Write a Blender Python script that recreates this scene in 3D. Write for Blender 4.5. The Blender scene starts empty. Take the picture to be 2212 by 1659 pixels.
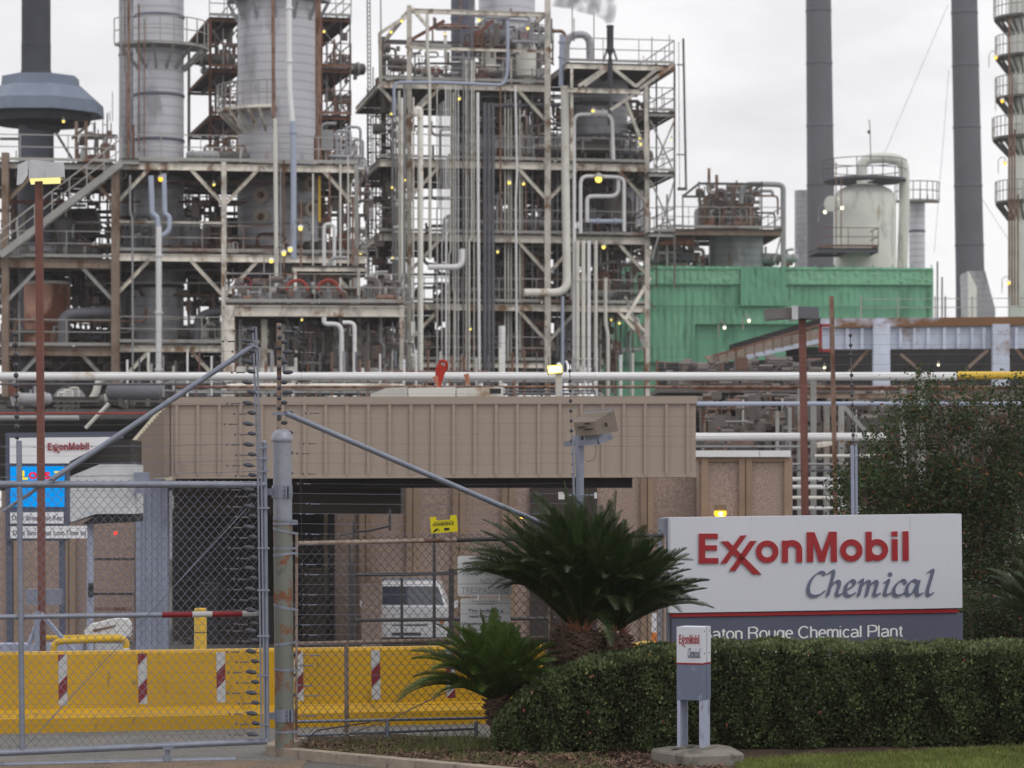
import bpy, math, random
from mathutils import Vector, Matrix
S = bpy.context.scene
COL = S.collection
F = 6000.0      # focal length in units of a 2212-pixel wide frame
EYE = 2.55; HOR = 1050.0; CX = 1106.0
# ------------------------------------------------------------ camera
cd = bpy.data.cameras.new("camera"); cam = bpy.data.objects.new("camera", cd); COL.objects.link(cam)
S.camera = cam
cd.sensor_width = 36.0; cd.lens = 36.0*F/2212.0
cam.location = (0, 0, EYE); cam.rotation_euler = (math.radians(90), 0, 0)
cd.shift_y = (HOR-829.5)/2212.0
cd.clip_start = 0.5; cd.clip_end = 6000
cd.dof.use_dof = True; cd.dof.focus_distance = 27.5; cd.dof.aperture_fstop = 3.3
cd.dof.aperture_blades = 9
# ------------------------------------------------------------ world: bright overcast
w = bpy.data.worlds.new("World"); S.world = w; w.use_nodes = True
nt = w.node_tree; nt.nodes.clear()
N = nt.nodes.new; L = nt.links.new
out = N('ShaderNodeOutputWorld'); bg1 = N('ShaderNodeBackground'); bg2 = N('ShaderNodeBackground')
sky = N('ShaderNodeTexSky'); sky.sky_type = 'NISHITA'; sky.sun_disc = False
SUN_EL, SUN_AZ = math.radians(50), math.radians(132)
sky.sun_elevation = SUN_EL; sky.sun_rotation = SUN_AZ
L(sky.outputs[0], bg1.inputs[0]); bg1.inputs[1].default_value = 0.08
tc = N('ShaderNodeTexCoord'); mp = N('ShaderNodeMapping'); mp.inputs['Scale'].default_value = (1, 1, 2.6)
n1 = N('ShaderNodeTexNoise'); n1.inputs['Scale'].default_value = 7; n1.inputs['Detail'].default_value = 7; n1.inputs['Roughness'].default_value = .55
cr = N('ShaderNodeValToRGB'); e = cr.color_ramp.elements
e[0].position = .30; e[0].color = (.80, .792, .812, 1); e[1].position = .56; e[1].color = (1.0, .985, .995, 1)
L(tc.outputs['Generated'], mp.inputs[0]); L(mp.outputs[0], n1.inputs[0]); L(n1.outputs[0], cr.inputs[0]); L(cr.outputs[0], bg2.inputs[0])
bg2.inputs[1].default_value = 1.07
mx = N('ShaderNodeMixShader'); mx.inputs[0].default_value = .93
L(bg1.outputs[0], mx.inputs[1]); L(bg2.outputs[0], mx.inputs[2]); L(mx.outputs[0], out.inputs[0])
sd = bpy.data.lights.new("sun", 'SUN'); so = bpy.data.objects.new("sun", sd); COL.objects.link(so)
sd.energy = 0.6; sd.angle = math.radians(22); sd.color = (1, .97, .93)
# sun comes from behind-right of the camera, high in thin cloud
sdir = Vector((.62, -.55, 1.0)).normalized(); so.rotation_euler = sdir.to_track_quat('Z', 'Y').to_euler()
S.view_settings.view_transform = 'Standard'; S.view_settings.look = 'None'
S.view_settings.exposure = 0.0; S.view_settings.gamma = 1.0
S.render.engine = 'CYCLES'
S.cycles.use_denoising = True; S.cycles.max_bounces = 6; S.cycles.transparent_max_bounces = 16
S.cycles.diffuse_bounces = 3; S.cycles.glossy_bounces = 3; S.cycles.volume_bounces = 1

# ------------------------------------------------------------ helpers
R = random.Random(7)
def lin(c):
    c /= 255.0
    return c/12.92 if c <= .04045 else ((c+.055)/1.055)**2.4
def A(r, g, b, k=.52):          # albedo of a surface that reads (r,g,b) in this light
    g_ = .3*r+.55*g+.15*b; r, g, b = (x+(g_-x)*.22 for x in (r, g, b))
    return tuple(min(.8, lin(c)/k/1.38) for c in (r, g, b))
MATS = {}
def mat(name, col, rough=.6, metal=0.0, var=.18, scale=1.2, rust=0.0, rustcol=(.19, .075, .03), rscale=1.5, streak=3.0,
        bump=0.0, bscale=30.0, objvar=.12, spec=.35, dirt=0.0, bands=0.0, bandscale=1.0):
    m = bpy.data.materials.new(name); m.use_nodes = True
    t = m.node_tree; b = t.nodes['Principled BSDF']; n = t.nodes.new; l = t.links.new
    b.inputs['Roughness'].default_value = rough; b.inputs['Metallic'].default_value = metal
    b.inputs['Specular IOR Level'].default_value = spec
    tcn = n('ShaderNodeTexCoord'); nz = n('ShaderNodeTexNoise'); nz.inputs['Scale'].default_value = scale; nz.inputs['Detail'].default_value = 6
    l(tcn.outputs['Object'], nz.inputs['Vector'])
    mr = n('ShaderNodeMapRange'); mr.inputs[1].default_value = .3; mr.inputs[2].default_value = .7
    mr.inputs[3].default_value = 1-var; mr.inputs[4].default_value = 1+var*.6
    l(nz.outputs['Fac'], mr.inputs[0])
    oi = n('ShaderNodeObjectInfo'); m2 = n('ShaderNodeMapRange'); m2.inputs[3].default_value = 1-objvar; m2.inputs[4].default_value = 1+objvar
    l(oi.outputs['Random'], m2.inputs[0])
    mu = n('ShaderNodeMath'); mu.operation = 'MULTIPLY'; l(mr.outputs[0], mu.inputs[0]); l(m2.outputs[0], mu.inputs[1])
    cur = mu
    if bands > 0:
        wv = n('ShaderNodeTexWave'); wv.wave_type = 'BANDS'; wv.bands_direction = 'Z'; wv.inputs['Scale'].default_value = bandscale; wv.inputs['Distortion'].default_value = .25
        l(tcn.outputs['Object'], wv.inputs['Vector'])
        m3 = n('ShaderNodeMapRange'); m3.inputs[1].default_value = 0; m3.inputs[2].default_value = .25; m3.inputs[3].default_value = 1-bands; m3.inputs[4].default_value = 1
        l(wv.outputs['Fac'], m3.inputs[0]); m4 = n('ShaderNodeMath'); m4.operation = 'MULTIPLY'; l(cur.outputs[0], m4.inputs[0]); l(m3.outputs[0], m4.inputs[1]); cur = m4
    vm = n('ShaderNodeVectorMath'); vm.operation = 'SCALE'; vm.inputs[0].default_value = col; l(cur.outputs[0], vm.inputs['Scale'])
    last = vm.outputs[0]
    def blot(amt, c, sc, sx, seed):
        nonlocal last
        mpn = n('ShaderNodeMapping'); mpn.inputs['Scale'].default_value = (sx, sx, 1); mpn.inputs['Location'].default_value = (seed, seed*.7, 0)
        l(tcn.outputs['Object'], mpn.inputs['Vector'])
        z = n('ShaderNodeTexNoise'); z.inputs['Scale'].default_value = sc; z.inputs['Detail'].default_value = 8; z.inputs['Roughness'].default_value = .65
        l(mpn.outputs[0], z.inputs['Vector'])
        r = n('ShaderNodeMapRange'); th = .72-.34*amt; r.inputs[1].default_value = th; r.inputs[2].default_value = th+.1
        l(z.outputs['Fac'], r.inputs[0])
        mix = n('ShaderNodeMix'); mix.data_type = 'RGBA'; l(r.outputs[0], mix.inputs[0]); l(last, mix.inputs[6]); mix.inputs[7].default_value = (*c, 1)
        last = mix.outputs[2]
    if dirt > 0: blot(dirt, tuple(x*.55 for x in col), rscale*.8, streak, 11.3)
    if rust > 0: blot(rust, rustcol, rscale, streak, 3.1)
    l(last, b.inputs['Base Color'])
    if bump > 0:
        bz = n('ShaderNodeTexNoise'); bz.inputs['Scale'].default_value = bscale; bz.inputs['Detail'].default_value = 4; l(tcn.outputs['Object'], bz.inputs['Vector'])
        bp = n('ShaderNodeBump'); bp.inputs['Strength'].default_value = bump; bp.inputs['Distance'].default_value = .01
        l(bz.outputs['Fac'], bp.inputs['Height']); l(bp.outputs[0], b.inputs['Normal'])
    MATS[name] = m; return m
def emis(name, col, st):
    m = bpy.data.materials.new(name); m.use_nodes = True; t = m.node_tree; t.nodes.clear()
    o = t.nodes.new('ShaderNodeOutputMaterial'); em = t.nodes.new('ShaderNodeEmission'); em.inputs[0].default_value = (*col, 1); em.inputs[1].default_value = st
    t.links.new(em.outputs[0], o.inputs[0]); m.cycles.emission_sampling = 'NONE'; MATS[name] = m; return m

class MB:
    """mesh builder in world coordinates"""
    def __init__(s): s.v = []; s.f = []; s.sm = False
    def add(s, vs, fs):
        o = len(s.v); s.v.extend([tuple(v) for v in vs]); s.f.extend([tuple(i+o for i in f) for f in fs]); return s
    def box(s, x0, x1, y0, y1, z0, z1):
        return s.add([(x0,y0,z0),(x1,y0,z0),(x1,y1,z0),(x0,y1,z0),(x0,y0,z1),(x1,y0,z1),(x1,y1,z1),(x0,y1,z1)],
              [(0,3,2,1),(4,5,6,7),(0,1,5,4),(1,2,6,5),(2,3,7,6),(3,0,4,7)])
    def obox(s, p0, p1, wd, ht, up=Vector((0,0,1))):
        """bar from p0 to p1, wd across, ht along up"""
        p0 = Vector(p0); p1 = Vector(p1); d = (p1-p0).normalized()
        if abs(d.dot(up)) > .98: up = Vector((0,1,0)) if abs(d.y) < .9 else Vector((1,0,0))
        a = d.cross(up).normalized(); b = a.cross(d).normalized(); a *= wd/2; b *= ht/2
        vs = [p0-a-b, p0+a-b, p0+a+b, p0-a+b, p1-a-b, p1+a-b, p1+a+b, p1-a+b]
        return s.add(vs, [(0,3,2,1),(4,5,6,7),(0,1,5,4),(1,2,6,5),(2,3,7,6),(3,0,4,7)])
    def ibeam(s, p0, p1, wd, ht, up=Vector((0,0,1)), t=.16):
        p0 = Vector(p0); p1 = Vector(p1); d = (p1-p0).normalized()
        if abs(d.dot(up)) > .98: up = Vector((0,1,0))
        a = d.cross(up).normalized(); b = a.cross(d).normalized(); tf = ht*t*.5
        s.obox(p0+b*(ht/2-tf/2), p1+b*(ht/2-tf/2), wd, tf, b)
        s.obox(p0-b*(ht/2-tf/2), p1-b*(ht/2-tf/2), wd, tf, b)
        return s.obox(p0, p1, wd*.16, ht-2*tf, b)
    def tube(s, pts, r, n=8, caps=True):
        pts = [Vector(p) for p in pts]; k = len(pts)
        rs = r if isinstance(r, (list, tuple)) else [r]*k
        rings = []; pa = None
        for i, p in enumerate(pts):
            d = (pts[min(i+1,k-1)]-pts[max(i-1,0)])
            if d.length < 1e-9: d = Vector((0,0,1))
            d.normalize()
            if pa is None:
                ref = Vector((0,1,0)) if abs(d.y) < .9 else Vector((1,0,0)); a = d.cross(ref).normalized()
            else:
                a = (pa-d*pa.dot(d)); a = a.normalized() if a.length > 1e-6 else d.orthogonal().normalized()
            pa = a; b = d.cross(a)
            rings.append([p+(a*math.cos(2*math.pi*j/n)+b*math.sin(2*math.pi*j/n))*rs[i] for j in range(n)])
        vs = [v for g in rings for v in g]; fs = []
        for i in range(k-1):
            for j in range(n):
                q = (j+1) % n; fs.append((i*n+j, i*n+q, (i+1)*n+q, (i+1)*n+j))
        if caps: fs.append(tuple(range(n))[::-1]); fs.append(tuple((k-1)*n+j for j in range(n)))
        s.sm = True
        return s.add(vs, fs)
    def cyl(s, p0, p1, r, n=16, r1=None): return s.tube([p0, p1], [r, r if r1 is None else r1], n)
    def lathe(s, c, prof, n=32, a0=0, a1=2*math.pi):
        """prof: (radius, z) pairs round the vertical axis through c"""
        full = abs(a1-a0-2*math.pi) < 1e-6; m = n if full else n+1
        vs = []; fs = []
        for r, z in prof:
            for j in range(m):
                t = a0+(a1-a0)*j/n; vs.append((c[0]+r*math.cos(t), c[1]+r*math.sin(t), c[2]+z))
        for i in range(len(prof)-1):
            for j in range(n):
                q = (j+1) % m; fs.append((i*m+j, i*m+q, (i+1)*m+q, (i+1)*m+j))
        s.sm = True
        return s.add(vs, fs)
    def prism(s, a, b):
        """two matching loops -> closed solid"""
        n = len(a); fs = [tuple(range(n)), tuple(range(2*n-1, n-1, -1))]
        for i in range(n): q = (i+1) % n; fs.append((i, i+n, q+n, q))
        return s.add(list(a)+list(b), fs)
    def sphere(s, c, r, n=10, m=7, sz=1.0):
        return s.lathe(c, [(max(1e-4, r*math.sin(math.pi*i/m)), -r*sz*math.cos(math.pi*i/m)) for i in range(m+1)], n)
    def disc_ring(s, c, axis, R0, r0, n=24, k=5):
        axis = Vector(axis).normalized(); a = axis.orthogonal().normalized(); b = axis.cross(a)
        pts = [Vector(c)+(a*math.cos(2*math.pi*i/n)+b*math.sin(2*math.pi*i/n))*R0 for i in range(n+1)]
        return s.tube(pts, r0, k, caps=False)
    def build(s, name, m, parent=None, label=None, cat=None, group=None, kind=None, smooth=None, origin=None):
        me = bpy.data.meshes.new(name)
        if parent is not None: o0 = world_of(parent)
        elif origin is not None: o0 = Vector(origin)
        elif kind == 'structure' or not s.v: o0 = Vector((0,0,0))
        else:
            xs = [v[0] for v in s.v]; ys = [v[1] for v in s.v]; zs = [v[2] for v in s.v]
            o0 = Vector(((min(xs)+max(xs))/2, (min(ys)+max(ys))/2, min(zs)))
        me.from_pydata([(v[0]-o0.x, v[1]-o0.y, v[2]-o0.z) for v in s.v], [], s.f)
        me.materials.append(m if not isinstance(m, str) else MATS[m])
        ob = bpy.data.objects.new(name, me); COL.objects.link(ob)
        if parent is not None:
            ob.parent = parent
            WORLD[ob.name] = o0
        else:
            ob.location = o0; WORLD[ob.name] = o0
        if s.sm if smooth is None else smooth:
            me.polygons.foreach_set('use_smooth', [True]*len(me.polygons))
            try: me.set_sharp_from_angle(angle=math.radians(38))
            except Exception: pass
        tag(ob, label, cat, group, kind)
        return ob
WORLD = {}
def world_of(o): return WORLD[o.name]
def tag(o, label=None, cat=None, group=None, kind=None):
    if label: o['label'] = label
    if cat: o['category'] = cat
    if group: o['group'] = group
    if kind: o['kind'] = kind
    return o
def thing(name, label, cat, loc, group=None):
    o = bpy.data.objects.new(name, None); COL.objects.link(o); o.location = loc; o.empty_display_size = .2
    WORLD[o.name] = Vector(loc); return tag(o, label, cat, group)
def clone(root, loc, label=None):
    def cp(o, par):
        c = o.copy(); COL.objects.link(c); WORLD[c.name] = WORLD[o.name]
        if par is not None: c.parent = par
        for ch in o.children: cp(ch, c)
        return c
    c = cp(root, None); c.location = loc
    if label: c['label'] = label
    return c
def W(px, py, d): return Vector(((px-CX)*d/F, d, EYE+(HOR-py)*d/F))
def GZ(d):      # plant ground falls a little beyond the barrier
    return -.45*min(1, max(0, (d-30)/9))
class Rig:
    """a vertical plane turned a degrees; P(px,py,v) is the point of the plane, moved v metres deeper, seen at that pixel"""
    def __init__(s, px0, d0, a):
        a = math.radians(a); s.u = Vector((math.cos(a), math.sin(a), 0)); s.w = Vector((-math.sin(a), math.cos(a), 0))
        s.o = Vector(((px0-CX)*d0/F, d0, 0))
    def P(s, px, py, v=0.0):
        o = s.o+s.w*v; k = (px-CX)/F
        t = (k*o.y-o.x)/(s.u.x-k*s.u.y); p = o+s.u*t
        return Vector((p.x, p.y, EYE+(HOR-py)*p.y/F))
    def G(s, px, z, v=0.0, vback=0.0):     # column foot: at pixel px in plane v, then moved vback deeper, height z
        p = s.P(px, HOR, v)+s.w*vback; return Vector((p.x, p.y, z))
    def Z(s, px, py, v=0.0): return s.P(px, py, v).z
    def m(s, px, wpx, v=0.0): return wpx*s.P(px, HOR, v).y/F
def fillet(pts, r, n=5):
    pts = [Vector(p) for p in pts]; o = [pts[0]]
    for i in range(1, len(pts)-1):
        a, b, c = pts[i-1], pts[i], pts[i+1]; d0 = (a-b); d1 = (c-b)
        rr = min(r, d0.length*.49, d1.length*.49); d0.normalize(); d1.normalize()
        p0 = b+d0*rr; p1 = b+d1*rr
        for k in range(n+1):
            t = k/n; o.append(p0*(1-t)**2+b*2*t*(1-t)+p1*t*t)
    o.append(pts[-1]); return o
def expoly(mb, rig, pts, v0, v1):
    """pixel outline on the plane v0, extruded straight back to v1"""
    a = [rig.P(x, y, v0) for x, y in pts]; b = [p+rig.w*(v1-v0) for p in a]; return mb.prism(a, b)
# ------------------------------------------------------------ materials
RU = (.16, .065, .028)
mat('steel_cream', A(178,172,160,.42), .6, rust=.56, rustcol=(.24,.135,.07), rscale=1.1, streak=1.3, var=.22, dirt=.62, objvar=.2)
mat('steel_grey', A(140,140,136), .6, rust=.45, rustcol=(.22,.11,.055), rscale=.45, streak=1.6, var=.2, dirt=.4)
mat('steel_tan', A(128,108,92), .75, rust=.6, rustcol=(.15,.08,.045), rscale=.5, var=.25)
mat('steel_rust', A(108,62,45), .85, rust=.8, rustcol=(.10,.05,.035), rscale=.6, var=.3)
mat('steel_red', A(112,64,54), .8, rust=.7, rustcol=(.09,.045,.03), rscale=.8, var=.25)
mat('steel_dark', A(88,84,82), .6, rust=.5, rustcol=(.08,.05,.04), rscale=.5, var=.25)
mat('deck_dark', A(70,64,60), .85, var=.3, scale=.6)
mat('rail_grey', A(145,143,138), .6, rust=.5, rustcol=(.2,.09,.05), rscale=.35, streak=1, var=.15)
mat('rail_red', A(122,86,72), .8, rust=.6, rscale=.5)
mat('vessel_blue', A(158,158,165,.44), .42, metal=.15, var=.12, scale=.5, bands=.22, bandscale=.85, dirt=.5, rscale=.35, streak=2.2, rust=.22, rustcol=(.28,.17,.1), spec=.5)
mat('vessel_grey', A(138,138,144,.46), .42, metal=.15, var=.15, scale=.4, bands=.2, bandscale=.9, dirt=.6, rscale=.4, streak=2.5, rust=.3, rustcol=(.22,.13,.08), spec=.5)
mat('vessel_slate', A(84,88,104), .6, var=.15, dirt=.5, rscale=.4)
mat('vessel_white', A(190,192,182,.5), .5, var=.08, rust=.3, rustcol=(.42,.32,.1), rscale=.35, streak=4, dirt=.45)
mat('vessel_rust', A(178,128,108,.44), .75, rust=.85, rustcol=(.20,.075,.045), rscale=.45, streak=1.5, var=.25)
mat('vessel_dark', A(84,76,70), .35, metal=.3, var=.35, scale=.6, rust=.5, rustcol=(.10,.06,.045), rscale=.5)
mat('stack_slate', A(90,91,99), .7, var=.12, scale=.35, dirt=.3, rscale=.25, streak=3)
mat('stack_black', A(58,60,68), .75, var=.15, dirt=.3)
mat('hood_blue', A(98,110,130), .5, var=.12, dirt=.3, rust=.1)
mat('pipe_cream', A(184,181,172,.45), .5, objvar=.2, rust=.45, rustcol=(.34,.20,.08), rscale=.6, streak=1, var=.1, spec=.45, dirt=.3)
mat('pipe_white', A(198,200,198,.5), .42, rust=.22, rustcol=(.42,.26,.08), rscale=.8, streak=.7, var=.06, spec=.5)
mat('pipe_grey', A(135,136,138), .5, rust=.35, rscale=.7, streak=1, var=.15)
mat('pipe_blue', A(140,150,172), .45, var=.08, dirt=.3, spec=.5)
mat('pipe_dark', A(90,90,98), .5, var=.25, rust=.3, rscale=.8)
mat('pipe_rust', A(128,96,80), .8, rust=.7, rustcol=(.13,.06,.035), var=.3)
mat('pipe_red', A(150,40,38), .6, var=.15, rust=.3)
mat('pipe_yellow', A(225,165,20), .45, var=.1, spec=.5)
mat('valve_red', A(150,40,32), .5, var=.2)
mat('valve_orange', A(215,110,35), .6, var=.2)
mat('manway_tan', A(160,148,134,.45), .8, rust=.3, rscale=2)
mat('rack_rusty', A(158,164,182,.44), .6, rust=.95, rustcol=(.22,.11,.05), rscale=.5, streak=.7, var=.12)
mat('green_net_light', A(104,162,126,.41), .85, var=.14, scale=.5, dirt=.3, rscale=.3, streak=6, spec=.1)
mat('green_net', A(92,152,118,.41), .85, var=.22, scale=.35, bump=.3, bscale=6, dirt=.55, rscale=.22, streak=6, spec=.1)
mat('green_net_dark', A(82,140,110,.43), .85, var=.1, scale=.5, spec=.1, dirt=.3, rscale=.2)
mat('rack_blue', A(160,168,186,.42), .6, rust=.42, rustcol=(.26,.12,.05), rscale=.45, streak=.8, var=.12, dirt=.5)
mat('concrete_tan', A(140,125,110), .9, var=.2, dirt=.5, rscale=.6)
mat('fascia_tan', A(149,132,118,.54), .6, var=.05, scale=.4, dirt=.15, rscale=.3, streak=3, objvar=.02)
mat('fascia_edge', A(190,180,150,.5), .6, var=.08)
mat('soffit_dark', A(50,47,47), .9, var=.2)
mat('aggregate', A(140,118,106,.40), .95, var=.45, scale=38, bump=.8, bscale=60, objvar=.05)
mat('panel_rib', A(140,114,92,.48), .8, var=.12, scale=2, dirt=.3, rscale=1.5)
mat('coping_white', A(215,212,198,.5), .5, var=.06)
mat('plaster', A(172,174,178,.5), .85, var=.14, scale=3, dirt=.4, rscale=1.2, bump=.3, bscale=20)
mat('col_blue', A(122,128,150,.5), .55, var=.12, dirt=.4, rscale=1)
mat('roof_shade_black', A(46,44,45), .8, var=.2)  # near-black for roofs, darkened to carry the shade under the canopy
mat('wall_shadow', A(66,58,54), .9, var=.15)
mat('galv', A(112,118,134,.5), .42, metal=.35, var=.14, scale=9, objvar=.05, spec=.5, dirt=.3, rscale=6, streak=1)
mat('galv_rust', A(138,118,104,.5), .65, metal=.1, var=.2, scale=8, rust=.6, rustcol=(.14,.075,.05), rscale=5, streak=.6)
mat('post_green', A(98,102,94,.54), .55, dirt=.3, rust=.7, rustcol=(.20,.075,.03), rscale=4.5, streak=1.1, var=.12)
mat('post_galv', A(134,138,150,.52), .42, metal=.25, var=.1, scale=9, rust=.3, rustcol=(.24,.12,.05), rscale=6, streak=1)
mat('wire_galv', A(98,104,122,.5), .4, metal=.3, var=.15, objvar=.05)
mat('mesh_dark', A(66,62,62,.55), .6, var=.2, objvar=.05)
mat('wire_dull', A(92,88,88,.46), .55, metal=.2, var=.2, objvar=.05)
mat('insulator', A(60,62,72), .45, var=.15)
mat('barrier_yellow', (.58,.325,.002), .5, var=.14, scale=1.5, rust=.3, rustcol=(.16,.11,.03), dirt=.35, rscale=2.2, streak=2.5, bump=.15, bscale=8, objvar=.02, spec=.4)
mat('yellow_paint', (.62,.38,.005), .4, var=.08, spec=.5)
mat('tape_red', (.20,.010,.016), .45, var=.1, objvar=.03)
mat('tape_white', (.50,.50,.50), .45, var=.1, dirt=.3, rscale=5, objvar=.03)
mat('tan_box', A(108,94,80,.55), .6, var=.1, dirt=.3, rscale=6)
mat('sign_white', A(184,187,196,.56), .5, var=.025, scale=.8, dirt=.2, rscale=1.4, streak=14, rust=.42, rustcol=(.62,.63,.65), objvar=.0, spec=.4)
mat('sign_slate', A(76,82,102,.55), .5, var=.05, objvar=.0, dirt=.15, rscale=3, streak=4)
mat('sign_slate_worn', A(90,98,122,.5), .55, var=.06, objvar=.0, rust=.40, rustcol=(.30,.36,.46), rscale=5, streak=1.5)
mat('sign_red', (.33,.006,.012), .4, var=.05, objvar=.0, spec=.5)
mat('letter_slate', A(80,88,112,.5), .5, var=.05, objvar=0)
mat('letter_white', A(205,210,220,.45), .5, var=.05, objvar=0)
mat('letter_pale', (.50,.51,.55), .5, var=.05, objvar=0)
mat('letter_navy', A(62,68,88,.5), .5, var=.1, objvar=0)
mat('sheet_white', (.86,.87,.90), .35, var=.03, objvar=.02, dirt=.05, rscale=5)
mat('sign_yellow', (.66,.56,.004), .4, var=.04, objvar=0)
mat('ink_black', (.02,.02,.018), .5, var=.1, objvar=0)
mat('leg_blue', A(142,148,172,.48), .5, var=.12, dirt=.5, rscale=5, streak=2.5, objvar=.02)
mat('concrete', A(122,116,106,.66), .92, var=.18, scale=5, dirt=.5, rscale=4, streak=1.2, bump=.5, bscale=60)
mat('kerb', A(150,135,118,.62), .95, var=.25, scale=6, dirt=.5, rscale=4, bump=.6, bscale=70)
mat('car_white', (.80,.81,.84), .25, var=.03, spec=.6, objvar=0)
mat('car_glass', (.05,.06,.08), .08, var=.1, spec=.7)
mat('car_trim', (.03,.03,.03), .5, var=.1)
mat('rubber', (.02,.02,.02), .8)
mat('lamp_clear', (.75,.75,.75), .15, var=.05, spec=.7)
mat('black_steel', A(52,50,54), .5, var=.2)
mat('bark', A(92,72,60,.5), .95, var=.35, scale=14, bump=.8, bscale=25)
mat('palm_trunk', A(84,62,50,.45), .95, var=.5, scale=14, bump=1, bscale=20)
mat('palm_boot', A(128,76,48,.45), .9, var=.35, scale=12)
def leafmat(name, a, b, c=None, scale=1.5, rough=.5, trans=.25, cfrac=.06, lo=.65, hi=1.35):
    m = bpy.data.materials.new(name); m.use_nodes = True; t = m.node_tree; n = t.nodes.new; l = t.links.new
    bs = t.nodes['Principled BSDF']; bs.inputs['Roughness'].default_value = rough; bs.inputs['Specular IOR Level'].default_value = .4
    g = n('ShaderNodeNewGeometry'); r = n('ShaderNodeValToRGB'); e = r.color_ramp.elements
    e[0].color = (*a, 1); e[1].color = (*b, 1); e[0].position = 0; e[1].position = .9
    if c is not None:
        x = r.color_ramp.elements.new(1-cfrac); x.color = (*b, 1); y = r.color_ramp.elements.new(1-cfrac+.01); y.color = (*c, 1); r.color_ramp.elements[-1].color = (*c, 1)
    l(g.outputs['Random Per Island'], r.inputs[0])
    tcn = n('ShaderNodeTexCoord'); z = n('ShaderNodeTexNoise'); z.inputs['Scale'].default_value = scale; z.inputs['Detail'].default_value = 3; l(tcn.outputs['Object'], z.inputs[0])
    mr = n('ShaderNodeMapRange'); mr.inputs[1].default_value = .3; mr.inputs[2].default_value = .7; mr.inputs[3].default_value = lo; mr.inputs[4].default_value = hi; l(z.outputs[0], mr.inputs[0])
    vm = n('ShaderNodeVectorMath'); vm.operation = 'SCALE'; l(r.outputs[0], vm.inputs[0]); l(mr.outputs[0], vm.inputs['Scale']); l(vm.outputs[0], bs.inputs['Base Color'])
    if trans > 0:
        tr = n('ShaderNodeBsdfTranslucent'); l(vm.outputs[0], tr.inputs[0]); mxs = n('ShaderNodeMixShader'); mxs.inputs[0].default_value = trans
        l(bs.outputs[0], mxs.inputs[1]); l(tr.outputs[0], mxs.inputs[2]); l(mxs.outputs[0], t.nodes['Material Output'].inputs[0])
    MATS[name] = m
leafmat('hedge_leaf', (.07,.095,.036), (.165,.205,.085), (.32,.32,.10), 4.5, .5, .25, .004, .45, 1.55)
leafmat('palm_leaf', (.014,.03,.007), (.04,.07,.016), (.13,.11,.05), 3, .42, .15, .04)
leafmat('palm_leaf_bright', (.035,.07,.012), (.085,.14,.025), (.20,.17,.05), 3, .4, .25, .05)
leafmat('tree_leaf', (.026,.045,.013), (.06,.095,.028), (.22,.09,.04), 1.2, .5, .3, .05)
leafmat('grass_blade', (.12,.155,.03), (.21,.25,.06), (.40,.32,.10), 2.5, .6, .3, .06)
leafmat('weed_leaf', (.10,.13,.04), (.22,.22,.09), None, 5, .7, .3)
leafmat('mulch_chip', (.05,.03,.02), (.20,.12,.08), None, 5, .9, 0)
emis('glow_amber', (1.0, .50, .02), 2.6); emis('glow_yellow', (1.0, .80, .16), 1.7); emis('glow_white', (1, .93, .60), 2.6)
emis('glow_tube', (1.0, .88, .35), 1.1); emis('glow_red', (1.0, .03, .02), 2.0)
emis('led_blue', (.0, .33, .93), .95); emis('led_yellow', (1, .82, .0), 1.0); emis('led_red', (1, .0, .02), .9); emis('led_magenta', (.7,.02,.35), .9)
# diagonal red and white chevron sheeting
m = bpy.data.materials.new('chevron'); m.use_nodes = True; t = m.node_tree; n = t.nodes.new; l = t.links.new; MATS['chevron'] = m
bs = t.nodes['Principled BSDF']; bs.inputs['Roughness'].default_value = .45
tcn = n('ShaderNodeTexCoord'); sx = n('ShaderNodeSeparateXYZ'); l(tcn.outputs['Object'], sx.inputs[0])
ma = n('ShaderNodeMath'); ma.operation = 'MULTIPLY_ADD'; ma.inputs[1].default_value = -1.15; l(sx.outputs[0], ma.inputs[0]); l(sx.outputs[2], ma.inputs[2])
mb = n('ShaderNodeMath'); mb.operation = 'MULTIPLY_ADD'; mb.inputs[1].default_value = 1/.41; l(ma.outputs[0], mb.inputs[0]); oi = n('ShaderNodeObjectInfo'); l(oi.outputs['Random'], mb.inputs[2])
mc = n('ShaderNodeMath'); mc.operation = 'FRACT'; l(mb.outputs[0], mc.inputs[0]); md = n('ShaderNodeMath'); md.operation = 'LESS_THAN'; md.inputs[1].default_value = .43; l(mc.outputs[0], md.inputs[0])
mi = n('ShaderNodeMix'); mi.data_type = 'RGBA'; l(md.outputs[0], mi.inputs[0]); mi.inputs[6].default_value = (.5,.5,.5,1); mi.inputs[7].default_value = (.19,.009,.018,1); l(mi.outputs[2], bs.inputs['Base Color'])
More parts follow.
